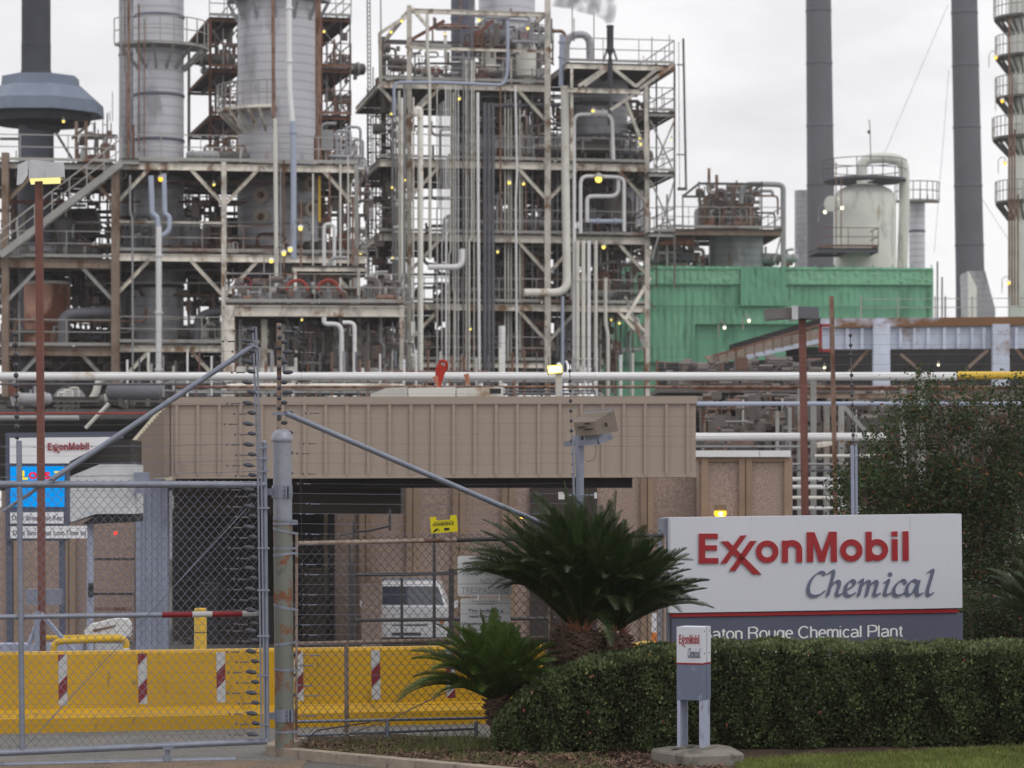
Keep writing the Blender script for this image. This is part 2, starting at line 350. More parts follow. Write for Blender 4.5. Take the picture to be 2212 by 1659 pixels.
# asphalt / apron and soil
def ground_mat(name, c1, c2, c3, sc, thr=(.45,.6), bump=.5):
    m = bpy.data.materials.new(name); m.use_nodes = True; t = m.node_tree; n = t.nodes.new; l = t.links.new; MATS[name] = m
    bs = t.nodes['Principled BSDF']; bs.inputs['Roughness'].default_value = .92; bs.inputs['Specular IOR Level'].default_value = .2
    tcn = n('ShaderNodeTexCoord'); a = n('ShaderNodeTexNoise'); a.inputs['Scale'].default_value = sc; a.inputs['Detail'].default_value = 8; a.inputs['Roughness'].default_value = .7; l(tcn.outputs['Object'], a.inputs[0])
    b = n('ShaderNodeTexNoise'); b.inputs['Scale'].default_value = 55; b.inputs['Detail'].default_value = 3; l(tcn.outputs['Object'], b.inputs[0])
    r = n('ShaderNodeMapRange'); r.inputs[1].default_value = thr[0]; r.inputs[2].default_value = thr[1]; l(a.outputs[0], r.inputs[0])
    mi = n('ShaderNodeMix'); mi.data_type = 'RGBA'; l(r.outputs[0], mi.inputs[0]); mi.inputs[6].default_value = (*c1,1); mi.inputs[7].default_value = (*c2,1)
    r2 = n('ShaderNodeMapRange'); r2.inputs[1].default_value = .5; r2.inputs[2].default_value = .66; l(b.outputs[0], r2.inputs[0])
    m2 = n('ShaderNodeMix'); m2.data_type = 'RGBA'; l(r2.outputs[0], m2.inputs[0]); l(mi.outputs[2], m2.inputs[6]); m2.inputs[7].default_value = (*c3,1); l(m2.outputs[2], bs.inputs['Base Color'])
    bp = n('ShaderNodeBump'); bp.inputs['Strength'].default_value = bump; bp.inputs['Distance'].default_value = .02; l(b.outputs[0], bp.inputs['Height']); l(bp.outputs[0], bs.inputs['Normal'])
ground_mat('asphalt', (.15,.148,.142), (.20,.19,.178), (.30,.285,.26), 1.3)
ground_mat('gravel', (.20,.145,.105), (.13,.10,.08), (.34,.26,.19), 2.5)
ground_mat('soil', (.035,.022,.015), (.075,.05,.035), (.14,.10,.07), 4)
ground_mat('yard', (.11,.105,.10), (.15,.14,.13), (.2,.19,.18), .3)
ground_mat('lawn_soil', (.06,.075,.02), (.09,.10,.03), (.14,.13,.05), 3)

def clutmat(name, stops):
    m = bpy.data.materials.new(name); m.use_nodes = True; t = m.node_tree; n = t.nodes.new; l = t.links.new; bs = t.nodes['Principled BSDF']; bs.inputs['Roughness'].default_value = .6
    g = n('ShaderNodeNewGeometry'); r = n('ShaderNodeValToRGB'); r.color_ramp.interpolation = 'CONSTANT'; e = r.color_ramp.elements
    for i, c in enumerate(stops):
        x = e[i] if i < 2 else e.new(0); x.position = i/len(stops); x.color = (*c, 1)
    l(g.outputs['Random Per Island'], r.inputs[0]); l(r.outputs[0], bs.inputs['Base Color']); MATS[name] = m
clutmat('clutter', [A(92,84,80), A(156,150,140), A(122,88,70), A(64,58,58), A(178,172,160,.42), A(120,118,122), A(100,66,52), A(140,130,118)])
# ------------------------------------------------------------ ground
def zlawn(x, y):       # bank that carries the hedge and the lawn, rising to the right
    k = min(1, max(0, (x-1.6)/3.2)); return .02+.05*k*min(1, max(0, (y-24.2)/2.0))
g = MB(); ys = [-60, 10, 20, 24, 26, 28, 30, 33, 36, 39, 42, 60, 120, 250, 400]
xs = [-290, -150, -60, -20, 0, 20, 60, 150, 290]
for j in range(len(ys)-1):
    for i in range(len(xs)-1):
        v = [(xs[i],ys[j]),(xs[i+1],ys[j]),(xs[i+1],ys[j+1]),(xs[i],ys[j+1])]
        g.add([(a, b, GZ(b)) for a, b in v], [(0,1,2,3)])
g.build('ground', 'yard', kind='structure', smooth=False)
def sheet(name, pts, z, m):
    MB().add([(x, y, z+GZ(y)) for x, y in pts], [tuple(range(len(pts)))]).build(name, m, kind='structure', smooth=False)
sheet('road', [(-9,25.75),(-1.0,25.75),(9,27.9),(9,29.9),(-9,29.9)], .004, 'asphalt')
sheet('gravel_strip', [(-9,18),(-1.9,18),(-1.9,25.74),(-9,25.74)], .005, 'gravel')
# planting bed
b = MB(); nx, ny = 60, 26; X0, X1, Y0, Y1 = -2.05, 9.0, 22.5, 27.9
def bedz(x, y):
    e = .03+.015*math.sin(x*3.1+y*2)+.012*math.sin(x*7.7-y*5)
    return max(e, zlawn(x, y)) if x > 1.6 else e
def bedx0(y): return -2.15+max(0, 26.15-y)*1.15
for j in range(ny+1):
    y = Y0+(Y1-Y0)*j/ny
    for i in range(nx+1):
        xl = max(bedx0(y)+.03, -2.05); x = xl+(X1-xl)*i/nx; b.v.append((x, y, bedz(x, y)+.012))
for j in range(ny):
    for i in range(nx): a = j*(nx+1)+i; b.f.append((a, a+1, a+nx+2, a+nx+1))
b.build('soil', 'soil', kind='structure', smooth=True)
# kerb
k = MB(); path = [Vector((-2.1,27.2,0)), Vector((-2.28,26.5,0)), Vector((-2.2,26.2,0)), Vector((-1.95,25.95,0)), Vector((-.6,24.75,0)), Vector((1.6,22.8,0))]
path = fillet(path, .3, 4)
for i in range(len(path)-1):
    p, q = path[i], path[i+1]; d = (q-p).normalized(); n_ = Vector((-d.y, d.x, 0))
    w0, w1 = -.09, .09
    prof = [(w0,0),(w0,.075),(w0+.02,.09),(w1,.09),(w1,0)]
    k.prism([p+n_*(-a)+Vector((0,0,c)) for a, c in prof], [q+n_*(-a)+Vector((0,0,c)) for a, c in prof])
tag(k.build('kerb', 'kerb', smooth=False), 'rough concrete kerb curving round the planting bed by the gate post', 'kerb')
# mulch and weeds
def scatter(name, m, n, fx, size, mode, **kw):
    v = []; f = []
    for _ in range(n):
        p, h = fx(); s_ = size*R.uniform(.6, 1.4); a = R.uniform(0, 6.28)
        if mode == 'blade':
            lean = Vector((R.gauss(0,.35), R.gauss(0,.35), 1)).normalized()*h*R.uniform(.6,1.2); w_ = Vector((math.cos(a), math.sin(a), 0))*s_
            o = len(v); mid = p+lean*.55; tip = p+lean+Vector((lean.x, lean.y, -abs(lean.x)))*.5
            v += [p-w_, p+w_, mid+w_*.7, mid-w_*.7, tip]; f += [(o,o+1,o+2,o+3), (o+3,o+2,o+4)]
        else:
            d1 = Vector((math.cos(a), math.sin(a), R.gauss(0,.4)))*s_; d2 = Vector((-math.sin(a), math.cos(a), R.gauss(0,.4)))*s_*R.uniform(.15,.5)
            o = len(v); c = p+Vector((0,0,h)); v += [c-d1-d2, c+d1-d2*.6, c+d1*.8+d2, c-d1+d2]; f += [(o,o+1,o+2,o+3)]
    mb = MB(); mb.v = [tuple(x) for x in v]; mb.f = f
    return mb.build(name, m, smooth=False, **kw)
def f1():
    while True:
        x, y = R.uniform(-2, 1.9), R.uniform(23.5, 27.4)
        if x > bedx0(y)+.1: return Vector((x, y, bedz(x, y)+.012)), R.uniform(0, .02)
scatter('mulch', 'mulch_chip', 9000, f1, .022, 'chip', kind='stuff', label='dark wood chip mulch lying in the planting bed under the hedge end', cat='mulch')
def f2():
    while True:
        x, y = R.uniform(-2, .9), R.uniform(24.2, 27.4)
        if x > bedx0(y)+.1 and math.sin(x*4.1+2)*math.sin(y*6+x*3) > -.1: return Vector((x, y, bedz(x, y)+.012)), R.uniform(.02, .06)
scatter('weeds', 'weed_leaf', 6500, f2, .0035, 'blade', kind='stuff', label='dry straggling weeds along the foot of the chain link fence', cat='weeds')
def f4():
    x, y = R.gauss(-.55, .35), R.gauss(26.6, .3); return Vector((x, y, bedz(x, y)+.012)), R.uniform(.06, .2)
scatter('tall_weeds', 'weed_leaf', 900, f4, .003, 'blade', kind='stuff', label='taller dry weeds growing before the lower fence rails', cat='weeds')
def f3():
    while True:
        x, y = R.uniform(1.65, 5.2), R.uniform(23.8, 26.25)
        if x > 2.0 and y < 25.1+1.05*min(1, max(0,(x-2.0)/2.6)**.6)-R.random()**3*.1: return Vector((x, y, bedz(x, y)+.012)), R.uniform(.035, .075)
lawn = MB()
for i in range(30):
    for j in range(14):
        x0, x1 = 2.05+i*.14, 2.05+(i+1)*.14; y0, y1 = 23.4+j*.21, 23.4+(j+1)*.21
        if y1 > 25.15+1.05*min(1, max(0,(x0-2.0)/2.6)**.6): continue
        lawn.add([(x0,y0,bedz(x0,y0)+.018),(x1,y0,bedz(x1,y0)+.018),(x1,y1,bedz(x1,y1)+.018),(x0,y1,bedz(x0,y1)+.018)], [(0,1,2,3)])
lawn.build('lawn_soil', 'lawn_soil', kind='structure', smooth=True)
scatter('grass', 'grass_blade', 42000, f3, .0035, 'blade', kind='stuff', label='short mown green grass in front of the hedge', cat='grass')

# ------------------------------------------------------------ gate
def chainlink(rig, x0, x1, yt, yb, s, h, v, r, m, parent, name='chain_mesh'):
    """yt, yb: functions px -> top/bottom pixel row"""
    mb = MB(); k = 0; x = x0; s *= .5
    while x <= x1:
        k += 1; top, bot = yt(x), yb(x); y = top-h*.45+(0 if k % 2 else 0); side = 1 if k % 2 else -1; pts = []
        while y < bot:
            jx = R.uniform(-.35, .35); pts.append(rig.P(x+side*s/2+jx, y+R.uniform(-.3,.3), v+(.004 if side > 0 else -.004))); y += h/2; side = -side
        if len(pts) > 1: mb.tube(pts, r, 4, caps=False)
        x += s
    return mb.build(name, m, parent, smooth=False)
GR = Rig(575, 25.95, 15)
def T(mb, rig, a, b, wpx, v=0, n=14):
    """straight tube between two pixels, wpx wide"""
    p, q = rig.P(*a, v), rig.P(*b, v); return mb.tube([p, q], (p.y+q.y)/2/F*wpx/2, n)
def lerp(a, b, t): return a+(b-a)*t
gate = thing('gate', 'galvanised chain link gate leaf with electric wires, long diagonal pipe and striped middle rail', 'gate', GR.G(300, 0))
yT = lambda x: 1046+x*.002; yM = lambda x: 1333-x*.014; yB = lambda x: 1627-x*.045
T(MB(), GR, (-60,yT(0)), (572,yT(572)), 15).build('top_rail', 'galv', gate)
T(MB(), GR, (-60,yM(-60)), (350,yM(350)), 11, .03).build('middle_rail', 'galv', gate)
for a, b_, m in [(350,415,'tape_red'),(415,458,'tape_white'),(458,523,'tape_red'),(523,562,'tape_white')]:
    T(MB(), GR, (a,yM(a)), (b_,yM(b_)), 12.5, .03).build('reflective_band', m, gate)
T(MB(), GR, (-60,yB(-60)), (576,yB(576)), 14).build('bottom_rail', 'galv', gate)
T(MB(), GR, (41,952), (48,1622), 12.5, .0).build('stile', 'galv', gate)
s_ = MB(); T(s_, GR, (571,960), (577,1602), 11); s_.sphere(GR.P(571,957), .027); s_.build('hinge_stile', 'galv', gate)
c = MB()
for dx in (0, 6.5): c.obox(GR.P(556+dx,704), GR.P(562+dx,1045,-.02), .016, .03); c.obox(GR.P(562+dx,1045,-.02), GR.P(570+dx,1600,-.02), .016, .03)
c = MB()
for dx in (0, 7): c.obox(GR.P(546+dx,706,-.03), GR.P(558+dx,1045,-.03), .016, .03); c.obox(GR.P(558+dx,1045,-.03), GR.P(565+dx,1598,-.03), .016, .03)
c.build('wire_channel', 'galv', gate)
for y in (1097, 1184, 1275, 1374, 1459, 1565, 967, 990, 1018): MB().obox(GR.P(556,y,-.045), GR.P(582,y,-.045), .02, .018).build('clip', 'galv', gate)
for y in (1060,): pass
br = MB(); T(br, GR, (545,748), (112,1036), 12, -.05); br.build('brace', 'galv', gate)
MB().obox(GR.P(538,742,-.05), GR.P(556,752,-.03), .06, .02).build('brace_clamp', 'galv', gate)
T(MB(), GR, (112,1034), (6,1105), 8, .05).build('stub_brace', 'galv', gate)
MB().tube([GR.P(62,1606,-.02), GR.P(244,1409,-.02), GR.P(545,1085,-.02)], .0045, 6).build('truss_rod', 'wire_galv', gate)
chainlink(GR, -58, 556, yT, lambda x: yB(x)-2, 18.5, 21.3, .035, .0030, 'wire_galv', gate)
br = MB(); T(br, GR, (362,yB(362)), (362,1646), 11, 0); br.obox(GR.P(350,1616,-.02), GR.P(375,1616,-.02), .06, .03); br.obox(GR.P(354,1638,-.02), GR.P(369,1638,-.02), .08, .05); br.build('hanger_bracket', 'galv', gate)
T(MB(), GR, (-60,1654), (508,1641), 13, -.02).build('guide_pipe', 'galv', gate)
# barbed strands
for y0, y1 in [(966,958),(1003,994),(1031,1018)]:
    mb = MB(); pts = [GR.P(x, lerp(y0, y1, x/560)+R.uniform(-.7,.7)+2*math.sin(math.pi*x/560), .01) for x in range(-60, 561, 20)]; mb.tube(pts, .0022, 4)
    for x in range(-50, 550, 31):
        p = GR.P(x, lerp(y0, y1, x/560)+2*math.sin(math.pi*max(0,x)/560), .01)
        for q in range(2): d = Vector((R.uniform(-1,1), R.uniform(-.5,.5), R.uniform(-1,1))).normalized()*.014; mb.tube([p-d, p+d], .0016, 3)
    mb.build('barbed_wire', 'wire_galv', gate, smooth=False)
def insul(mb, c, wpx, hpx, tilt, dd):
    r = wpx/2*dd/F; pr = [(r*math.cos(t)*1.0, hpx/2*dd/F*math.sin(t)) for t in [math.radians(a) for a in (-90,-60,-35,-12,12,35,60,90)]]
    n = 16; vs = []; fs = []; M_ = Matrix.Rotation(math.radians(tilt), 3, 'Y') @ Matrix.Rotation(math.radians(18), 3, 'X')
    for q, z in pr:
        for j in range(n): vs.append(Vector(c)+M_ @ Vector((max(q,1e-4)*math.cos(2*math.pi*j/n), max(q,1e-4)*.55*math.sin(2*math.pi*j/n), z)))
    for i in range(len(pr)-1):
        for j in range(n): q = (j+1) % n; fs.append((i*n+j, i*n+q, (i+1)*n+q, (i+1)*n+j))
    mb.sm = True; mb.add(vs, fs)
def dotspring(mb, rig, x, y, v, k):
    mb.sphere(rig.P(x, y, v), .012, 6, 4); mb.sphere(rig.P(x+R.uniform(9,14), y+.5, v), .010, 6, 4)
    mb.tube([rig.P(x+13, y+.5, v), rig.P(x+28, y+.6, v)], .006, 5)
for i in range(40):
    y = 714+i*22.35
    if 1040 < y < 1052 or 1318 < y < 1340: y += 8
    xo = 12*(y-714)/900
    if i % 2: ix, iy, wp = 533+xo, y+0, 25
    else: ix, iy, wp = 541+xo, y-1, 19
    mb = MB(); insul(mb, GR.P(ix, iy, -.05), wp, 9.5, 8, 26); mb.tube([GR.P(ix, iy, -.05), GR.P(556+xo, iy+5, -.03)], .003, 4); mb.build('insulator', 'insulator', gate)
    mb = MB(); pts = [GR.P(x, y+1.5+(2.2*math.sin(math.pi*(x+60)/600))-x*.004, -.05) for x in range(-60, int(ix), 40)]+[GR.P(ix, iy, -.05)]
    mb.tube(pts, .0010, 4); dotspring(mb, GR, (484 if i % 2 else 503)+xo+R.uniform(-5,5), y+1, -.05, i); mb.build('electric_wire', 'wire_dull', gate, smooth=False)
mb = MB(); mb.tube([GR.P(33,716,.02), GR.P(38,952,.02)], .004, 6); mb.build('insulator_rod', 'black_steel', gate)
for i in range(11):
    y = 722+i*22.2; mb = MB(); p = GR.P(33+i*.4, y, .02); mb.sphere(p, .024, 12, 8); mb.build('insulator', 'insulator', gate)

# ------------------------------------------------------------ gate post
PX = Rig(609, 26.15, 0)
gp = thing('gate_post', 'thick steel gate post with domed cap, galvanised above and rusty green paint below', 'gate post', PX.G(611, 0))
rr = 20.5*26.15/F
def cylpx(x0, y0, x1, y1, w0, m, name, v=0, w1=None, n=28):
    p, q = PX.P(x0,y0,v), PX.P(x1,y1,v); k_ = 26.15/F/2
    return MB().tube([p, q], [w0*k_, (w1 or w0)*k_], n).build(name, m, gp)
cylpx(609, 950, 611, 1122, 40.5, 'post_galv', 'upper_shaft')
cylpx(611, 1122, 615, 1628, 41.5, 'post_green', 'lower_shaft')
mb = MB(); p = PX.P(609, 942); mb.lathe(p, [(rr*1.13,-.05),(rr*1.16,-.04),(rr*1.16,-.012),(rr*1.06,0),(rr*1.04,.012),(rr*.9,.035),(rr*.6,.056),(rr*.25,.066),(.001,.068)], 28); mb.build('cap', 'post_galv', gp)
for y, tl in [(1122,3),(1131,0),(1146,5),(1184,0),(1197,-2),(1311,5),(1390,-3),(1446,1),(1580,0)]:
    x = 611+(y-1122)*.008; mb = MB(); c0 = PX.P(x, y); n_ = 28
    for zz in (0,):
        a = [c0+Vector((math.cos(t)*rr*1.05, math.sin(t)*rr*1.05, -math.cos(t)*tl*.0045+.011)) for t in [2*math.pi*j/n_ for j in range(n_)]]
        b2 = [q+Vector((0,0,-.024)) for q in a]; mb.add(a+b2, [(j, (j+1)%n_, n_+(j+1)%n_, n_+j) for j in range(n_)])
    mb.obox(c0+Vector((rr*.8,-.04,-tl*.003)), c0+Vector((rr*1.6,-.05,-tl*.006)), .006, .022)
    mb.build('strap', 'galv', gp, smooth=True)
for y in (1062, 1545):
    cl = thing('hinge_clamp', None, None, (0,0,0)); COL.objects.unlink(cl); bpy.data.objects.remove(cl)
    mb = MB(); c0 = PX.P(609.5+(y-1062)*.01, y); mb.tube([c0-Vector((0,0,.06)), c0+Vector((0,0,.06))], rr*1.09, 28)
    mb.box(c0.x-rr*1.75, c0.x-rr*.9, c0.y-.05, c0.y-.035, c0.z-.035, c0.z+.03); mb.box(c0.x+rr*.45, c0.x+rr*.62, c0.y-rr*1.3, c0.y-rr*.6, c0.z-.058, c0.z+.058); mb.box(c0.x+rr*.78, c0.x+rr*.95, c0.y-rr*1.2, c0.y-rr*.5, c0.z-.058, c0.z+.058)
    for sx_ in (-1.3, .4, .98):
        for sz_ in (.018, -.022): mb.sphere((c0.x+rr*sx_, c0.y-.052-(rr*.8 if sx_ > 0 else 0), c0.z+sz_), .008, 6, 4)
    mb.build('hinge_clamp', 'galv', gp)

# ------------------------------------------------------------ electric fence right of the post
ef = thing('electric_fence', 'electric security fence wires strung right of the gate post on insulator rods', 'electric fence', PX.G(603, 0))
ER = Rig(603, 26.2, 29)
mb = MB(); mb.obox(ER.P(603,698), ER.P(603,952), .042, .03); mb.build('mounting_channel', 'galv_rust', ef)
mb = MB(); mb.obox(ER.P(588,894,-.03), ER.P(625,894,-.03), .03, .025); mb.build('brace_clamp', 'galv', ef)
T(MB(), ER, (618,893), (1192,1140), 12, -.05).build('brace', 'galv', ef)
for i in range(10):
    MB().sphere(ER.P(604-i*.1, 707+i*21.8, -.02), .021, 12, 7).build('insulator', 'insulator', ef)
ywr = [717+i*21.8 for i in range(39)]
for i, y in enumerate(ywr):
    if i % 2 == 0: ix, wp = 622, 24
    else: ix, wp = 614, 15
    if i < 18 or i > 30:
        mb = MB(); insul(mb, ER.P(ix+(0 if i<18 else 12), y, -.03), wp if i < 18 else 9, 9.5, -4, 26.2); mb.build('insulator', 'insulator', ef)
    x1 = 1232 if y < 950 else (1245 if y < 1130 else 1195)
    k_ = (y-1046)*-.018 if y > 1046 else (1046-y)*.004
    pts = [ER.P(lerp(ix, x1, t/14), y+k_*t/14+2.5*math.sin(math.pi*t/14)+R.uniform(-.3,.3), -.03+.0*t) for t in range(15)]
    mb = MB(); mb.tube(pts, .0009 if y < 1046 else .0019, 4)
    if i % 3 != 1: dotspring(mb, ER, 640+R.uniform(0,24), y+1, -.03, i)
    mb.build('electric_wire', 'wire_dull' if y < 1046 else 'wire_galv', ef, smooth=False)
for i in range(12):
    y = 728+i*21.4
    mb = MB(); mb.tube([W(lerp(1233, 1840, t/12), y+3*math.sin(math.pi*t/12)-t*.4, lerp(27.8, 32.4, t/12)) for t in range(13)]+[W(2230, y-6, 36)], .0013, 4); mb.build('electric_wire', 'wire_dull', ef, smooth=False)
mb = MB(); mb.tube([ER.P(652,760,-.04), ER.P(648,1000,-.04), ER.P(652,1150,-.04), ER.P(658,1560,-.04)], .0012, 4); mb.build('link_wire', 'wire_dull', ef, smooth=False)
mb = MB(); mb.tube([ER.P(1228.5,733,-.03), ER.P(1235,948,-.03)], .004, 6); mb.build('insulator_rod', 'pipe_rust', ef)
mb = MB(); mb.tube([W(1836.5,722,32.4), W(1844,965,32.4)], .005, 6); mb.build('insulator_rod', 'steel_dark', ef)
for i in range(11): MB().sphere(ER.P(1229+i*.6, 736+i*21.6, -.03), .019, 12, 7).build('insulator', 'insulator', ef)
for i in range(12):
    if i in (3, 8): continue
    MB().sphere(W(1837+i*.6, 724+i*21.6, 32.4), .023, 12, 7).build('insulator', 'insulator', ef)
mb = MB(); mb.obox(ER.P(1237,940,-.03), ER.P(1241,1120,-.03), .022, .05); mb.obox(ER.P(1245,940,-.02), ER.P(1250,1120,-.02), .034, .03); mb.build('angle_post', 'galv', ef)
mb = MB(); mb.obox(W(1841,962,32.4), W(1846,1520,32.4), .036, .05); mb.obox(W(1849,962,32.42), W(1854,1520,32.42), .027, .04); mb.build('angle_post', 'col_blue', ef)
for i in range(8): MB().sphere(ER.P(1236-.3*0+i*.2, 960+i*21.6, -.03), .012, 8, 5).build('insulator', 'insulator', ef)

# ------------------------------------------------------------ chain link fence behind
FR = Rig(640, 27.0, 25)
cf = thing('chain_link_fence', 'dull rusty chain link fence with brown top rail right of the gate post', 'fence', FR.G(850, 0))
fT = lambda x: 1173-(x-640)*.022; fB = lambda x: 1606-(x-640)*.012
T(MB(), FR, (645,fT(645)+1), (985,fT(985)+1), 10).build('top_rail', 'galv_rust', cf)
T(MB(), FR, (985,fT(985)+1), (1432,fT(1432)+1), 9.5).build('top_rail', 'black_steel', cf)
T(MB(), FR, (640,1391), (1180,1378), 9, .02).build('middle_rail', 'galv_rust', cf)
T(MB(), FR, (636,1559), (1200,1548), 6.5, .02).build('lower_rail', 'galv', cf)
T(MB(), FR, (636,1589), (1030,1574), 6.5, .02).build('lower_rail', 'galv', cf)
T(MB(), FR, (641,1150), (640,1600), 6, -.01).build('end_post', 'galv_rust', cf)
T(MB(), FR, (748,1392), (749,1618), 10, .03).build('line_post', 'galv_rust', cf)
T(MB(), FR, (1190,1160), (1190,1600), 10, .03).build('line_post', 'galv_rust', cf)
T(MB(), FR, (1434,1160), (1434,1600), 9, .03).build('line_post', 'galv_rust', cf)
T(MB(), FR, (836,1552), (837,1592), 9, .0).build('stub_post', 'galv', cf)
T(MB(), FR, (1028,1558), (1029,1590), 9, .0).build('stub_post', 'galv', cf)
mb = MB(); mb.tube([FR.P(690,1607,-.02), FR.P(838,1556,-.02), FR.P(970,1492,-.02), FR.P(1010,1470,-.02)], .006, 6); mb.build('tension_cable', 'wire_dull', cf)
chainlink(FR, 641, 1432, lambda x: fT(x)-2, fB, 17.7, 20.4, -.015, .0036, 'mesh_dark', cf)
mb = MB(); mb.tube([FR.P(666,1612,-.2), FR.P(668,1592,-.2), FR.P(685,1578,-.2), FR.P(720,1572,-.2), FR.P(800,1560,-.2)], .008, 6)
tag(mb.build('cable', 'black_steel'), 'black cable curling up from the soil beside the gate post', 'cable')
# black swing gate deeper in
BG = Rig(760, 32.5, 3)
bgx = thing('swing_gate', 'black pipe swing gate standing between the fence and the parked truck', 'gate', BG.G(860, GZ(32.5)))
for a, b_, w_ in [((752,1242),(1000,1238),8),((756,1340),(1200,1336),8),((975,1228),(975,1400),12),((759,1215),(760,1420),16),((938,1120),(938,1395),7),((868,1250),(868,1395),6)]:
    T(MB(), BG, a, b_, w_, 0, 8).build('post' if abs(a[0]-b_[0]) < 3 else 'rail', 'black_steel', bgx)
hb = thing('hanging_bracket', 'black bent pipe brackets hanging under the canopy edge', 'bracket', BG.G(800, 0))
for pts, w_ in [([(842,1100),(842,1146)],6),([(766,1148),(800,1146),(842,1136)],5),([(764,1128),(764,1160),(755,1168),(755,1215)],5),([(735,1155),(764,1152)],5)]:
    mb = MB(); mb.tube([BG.P(x, y, .4) for x, y in pts], w_*32.5/F/2, 8); mb.build('bent_pipe', 'black_steel', hb)

# ------------------------------------------------------------ fence signs
def text(name, s, rig, px, py, hpx, m, parent, wpx=None, v=0, bold=0, ital=0, depth=.002, slope=0.0):
    """built-in font; (px,py) baseline start, hpx capital height, wpx total width"""
    cu = bpy.data.curves.new(name, 'FONT'); cu.body = s; cu.size = 1; cu.resolution_u = 4; cu.offset = bold; cu.shear = ital
    to = bpy.data.objects.new(name, cu); COL.objects.link(to)
    dg = bpy.context.evaluated_depsgraph_get(); me = bpy.data.meshes.new_from_object(to.evaluated_get(dg))
    vs = [v_.co.copy() for v_ in me.vertices]; fs = [tuple(p.vertices) for p in me.polygons]
    bpy.data.objects.remove(to); bpy.data.curves.remove(cu); bpy.data.meshes.remove(me)
    x0 = min(v_.x for v_ in vs); x1 = max(v_.x for v_ in vs); kx = (wpx/(x1-x0)) if wpx else hpx/.72; ky = hpx/.72
    mb = MB(); mb.add([rig.P(px+(q.x-x0)*kx, py-q.y*ky-slope*(q.x-x0)*kx, v-depth) for q in vs], fs)
    return mb.build(name, m, parent, smooth=False)
def plate(rig, pts, v, th, m, name, parent=None, **kw):
    mb = MB(); expoly(mb, rig, pts, v, v+th); return mb.build(name, m, parent, smooth=False, **kw)
def rrect(x0, y0, x1, y1, r=3, sk=0):
    o = []
    for cx, cy, a0 in [(x1-r,y0+r,-90),(x1-r,y1-r,0),(x0+r,y1-r,90),(x0+r,y0+r,180)]:
        for q in range(4): a = math.radians(a0+q*30); o.append((cx+r*math.cos(a), cy+r*math.sin(a)+sk*(cx-x0)))
    return o
s1 = thing('warning_sign', 'white no trespassing plate on the fence half hidden by palm fronds', 'sign', FR.P(1045, 1285, -.05))
plate(FR, rrect(989,1201,1105,1288,4), -.055, .004, 'sheet_white', 'plate', s1)
text('lettering', 'PRIVATE', FR, 1000, 1225, 12, 'letter_pale', s1, 95, -.055); text('lettering', 'PROPERTY', FR, 1000, 1243, 12, 'letter_pale', s1, 95, -.055)
text('lettering', 'NO', FR, 1038, 1262, 13, 'letter_pale', s1, 22, -.055, .01); text('lettering', 'TRESPASSING', FR, 996, 1281, 13, 'letter_pale', s1, 102, -.055, .01)
s2 = thing('notice_sign', 'white restricted area notice plate hung below the no trespassing plate', 'sign', FR.P(1050, 1400, -.05))
plate(FR, rrect(995,1293,1103,1408,4), -.055, .004, 'sheet_white', 'plate', s2)
for x in (1034, 1080): mb = MB(); mb.tube([FR.P(x,1282,-.058), FR.P(x-1,1298,-.058)], .008, 6); mb.build('hanger', 'sheet_white', s2)
for (tx, x, y, h, wd, bo) in [('Maritime Security Regulation',1019,1300.5,3.6,58,.0),('33CFR Part 105.260',1030,1306.5,3.6,38,.0),('This facility is a',1011,1322.5,7.2,76,.018),('restricted area.',1013,1334.5,7.2,72,.018),
        ('Unauthorized persons',998,1350,6.6,100,.018),('in a boat, vehicle or on foot',999,1362,6.4,98,.018),('are not permitted here.',1003,1374,6.4,90,.018)]:
    text('lettering', tx, FR, x, y, h, 'letter_navy', s2, wd, -.055, bo)
YS = Rig(930, 26.95, 29)
s3 = thing('fence_sign', 'small tilted yellow electric fence warning plate clipped to the wires', 'sign', YS.P(960, 1150, -.06))
z = lambda x, y: ((1250+x/4.424)*.6808, (1600+y/4.424)*.6808)
plate(YS, [z(*p) for p in [(505,182),(590,175),(600,230),(790,215),(790,157),(880,150),(898,382),(525,410)]], -.065, .003, 'sign_yellow', 'plate', s3)
x, y = z(548,312); text('lettering', 'POWERFENCE', YS, x, y, 6.2, 'ink_black', s3, 45, -.065, .03, 0, .002, .09)
x, y = z(570,262); text('lettering', 'Electric Security Fence', YS, x, y, 2.6, 'ink_black', s3, 40, -.065, .01, 0, .002, .09)
plate(YS, [z(*p) for p in [(705,332),(778,330),(778,366),(705,370)]], -.067, .0015, 'ink_black', 'symbol', s3)
plate(YS, [z(*p) for p in [(545,388),(575,355),(590,338),(605,350),(612,368),(580,385),(550,397)]], -.067, .0015, 'ink_black', 'symbol', s3)
plate(YS, [z(*p) for p in [(600,345),(622,330),(628,336),(612,352),(655,372),(640,380)]], -.067, .0015, 'ink_black', 'symbol', s3)

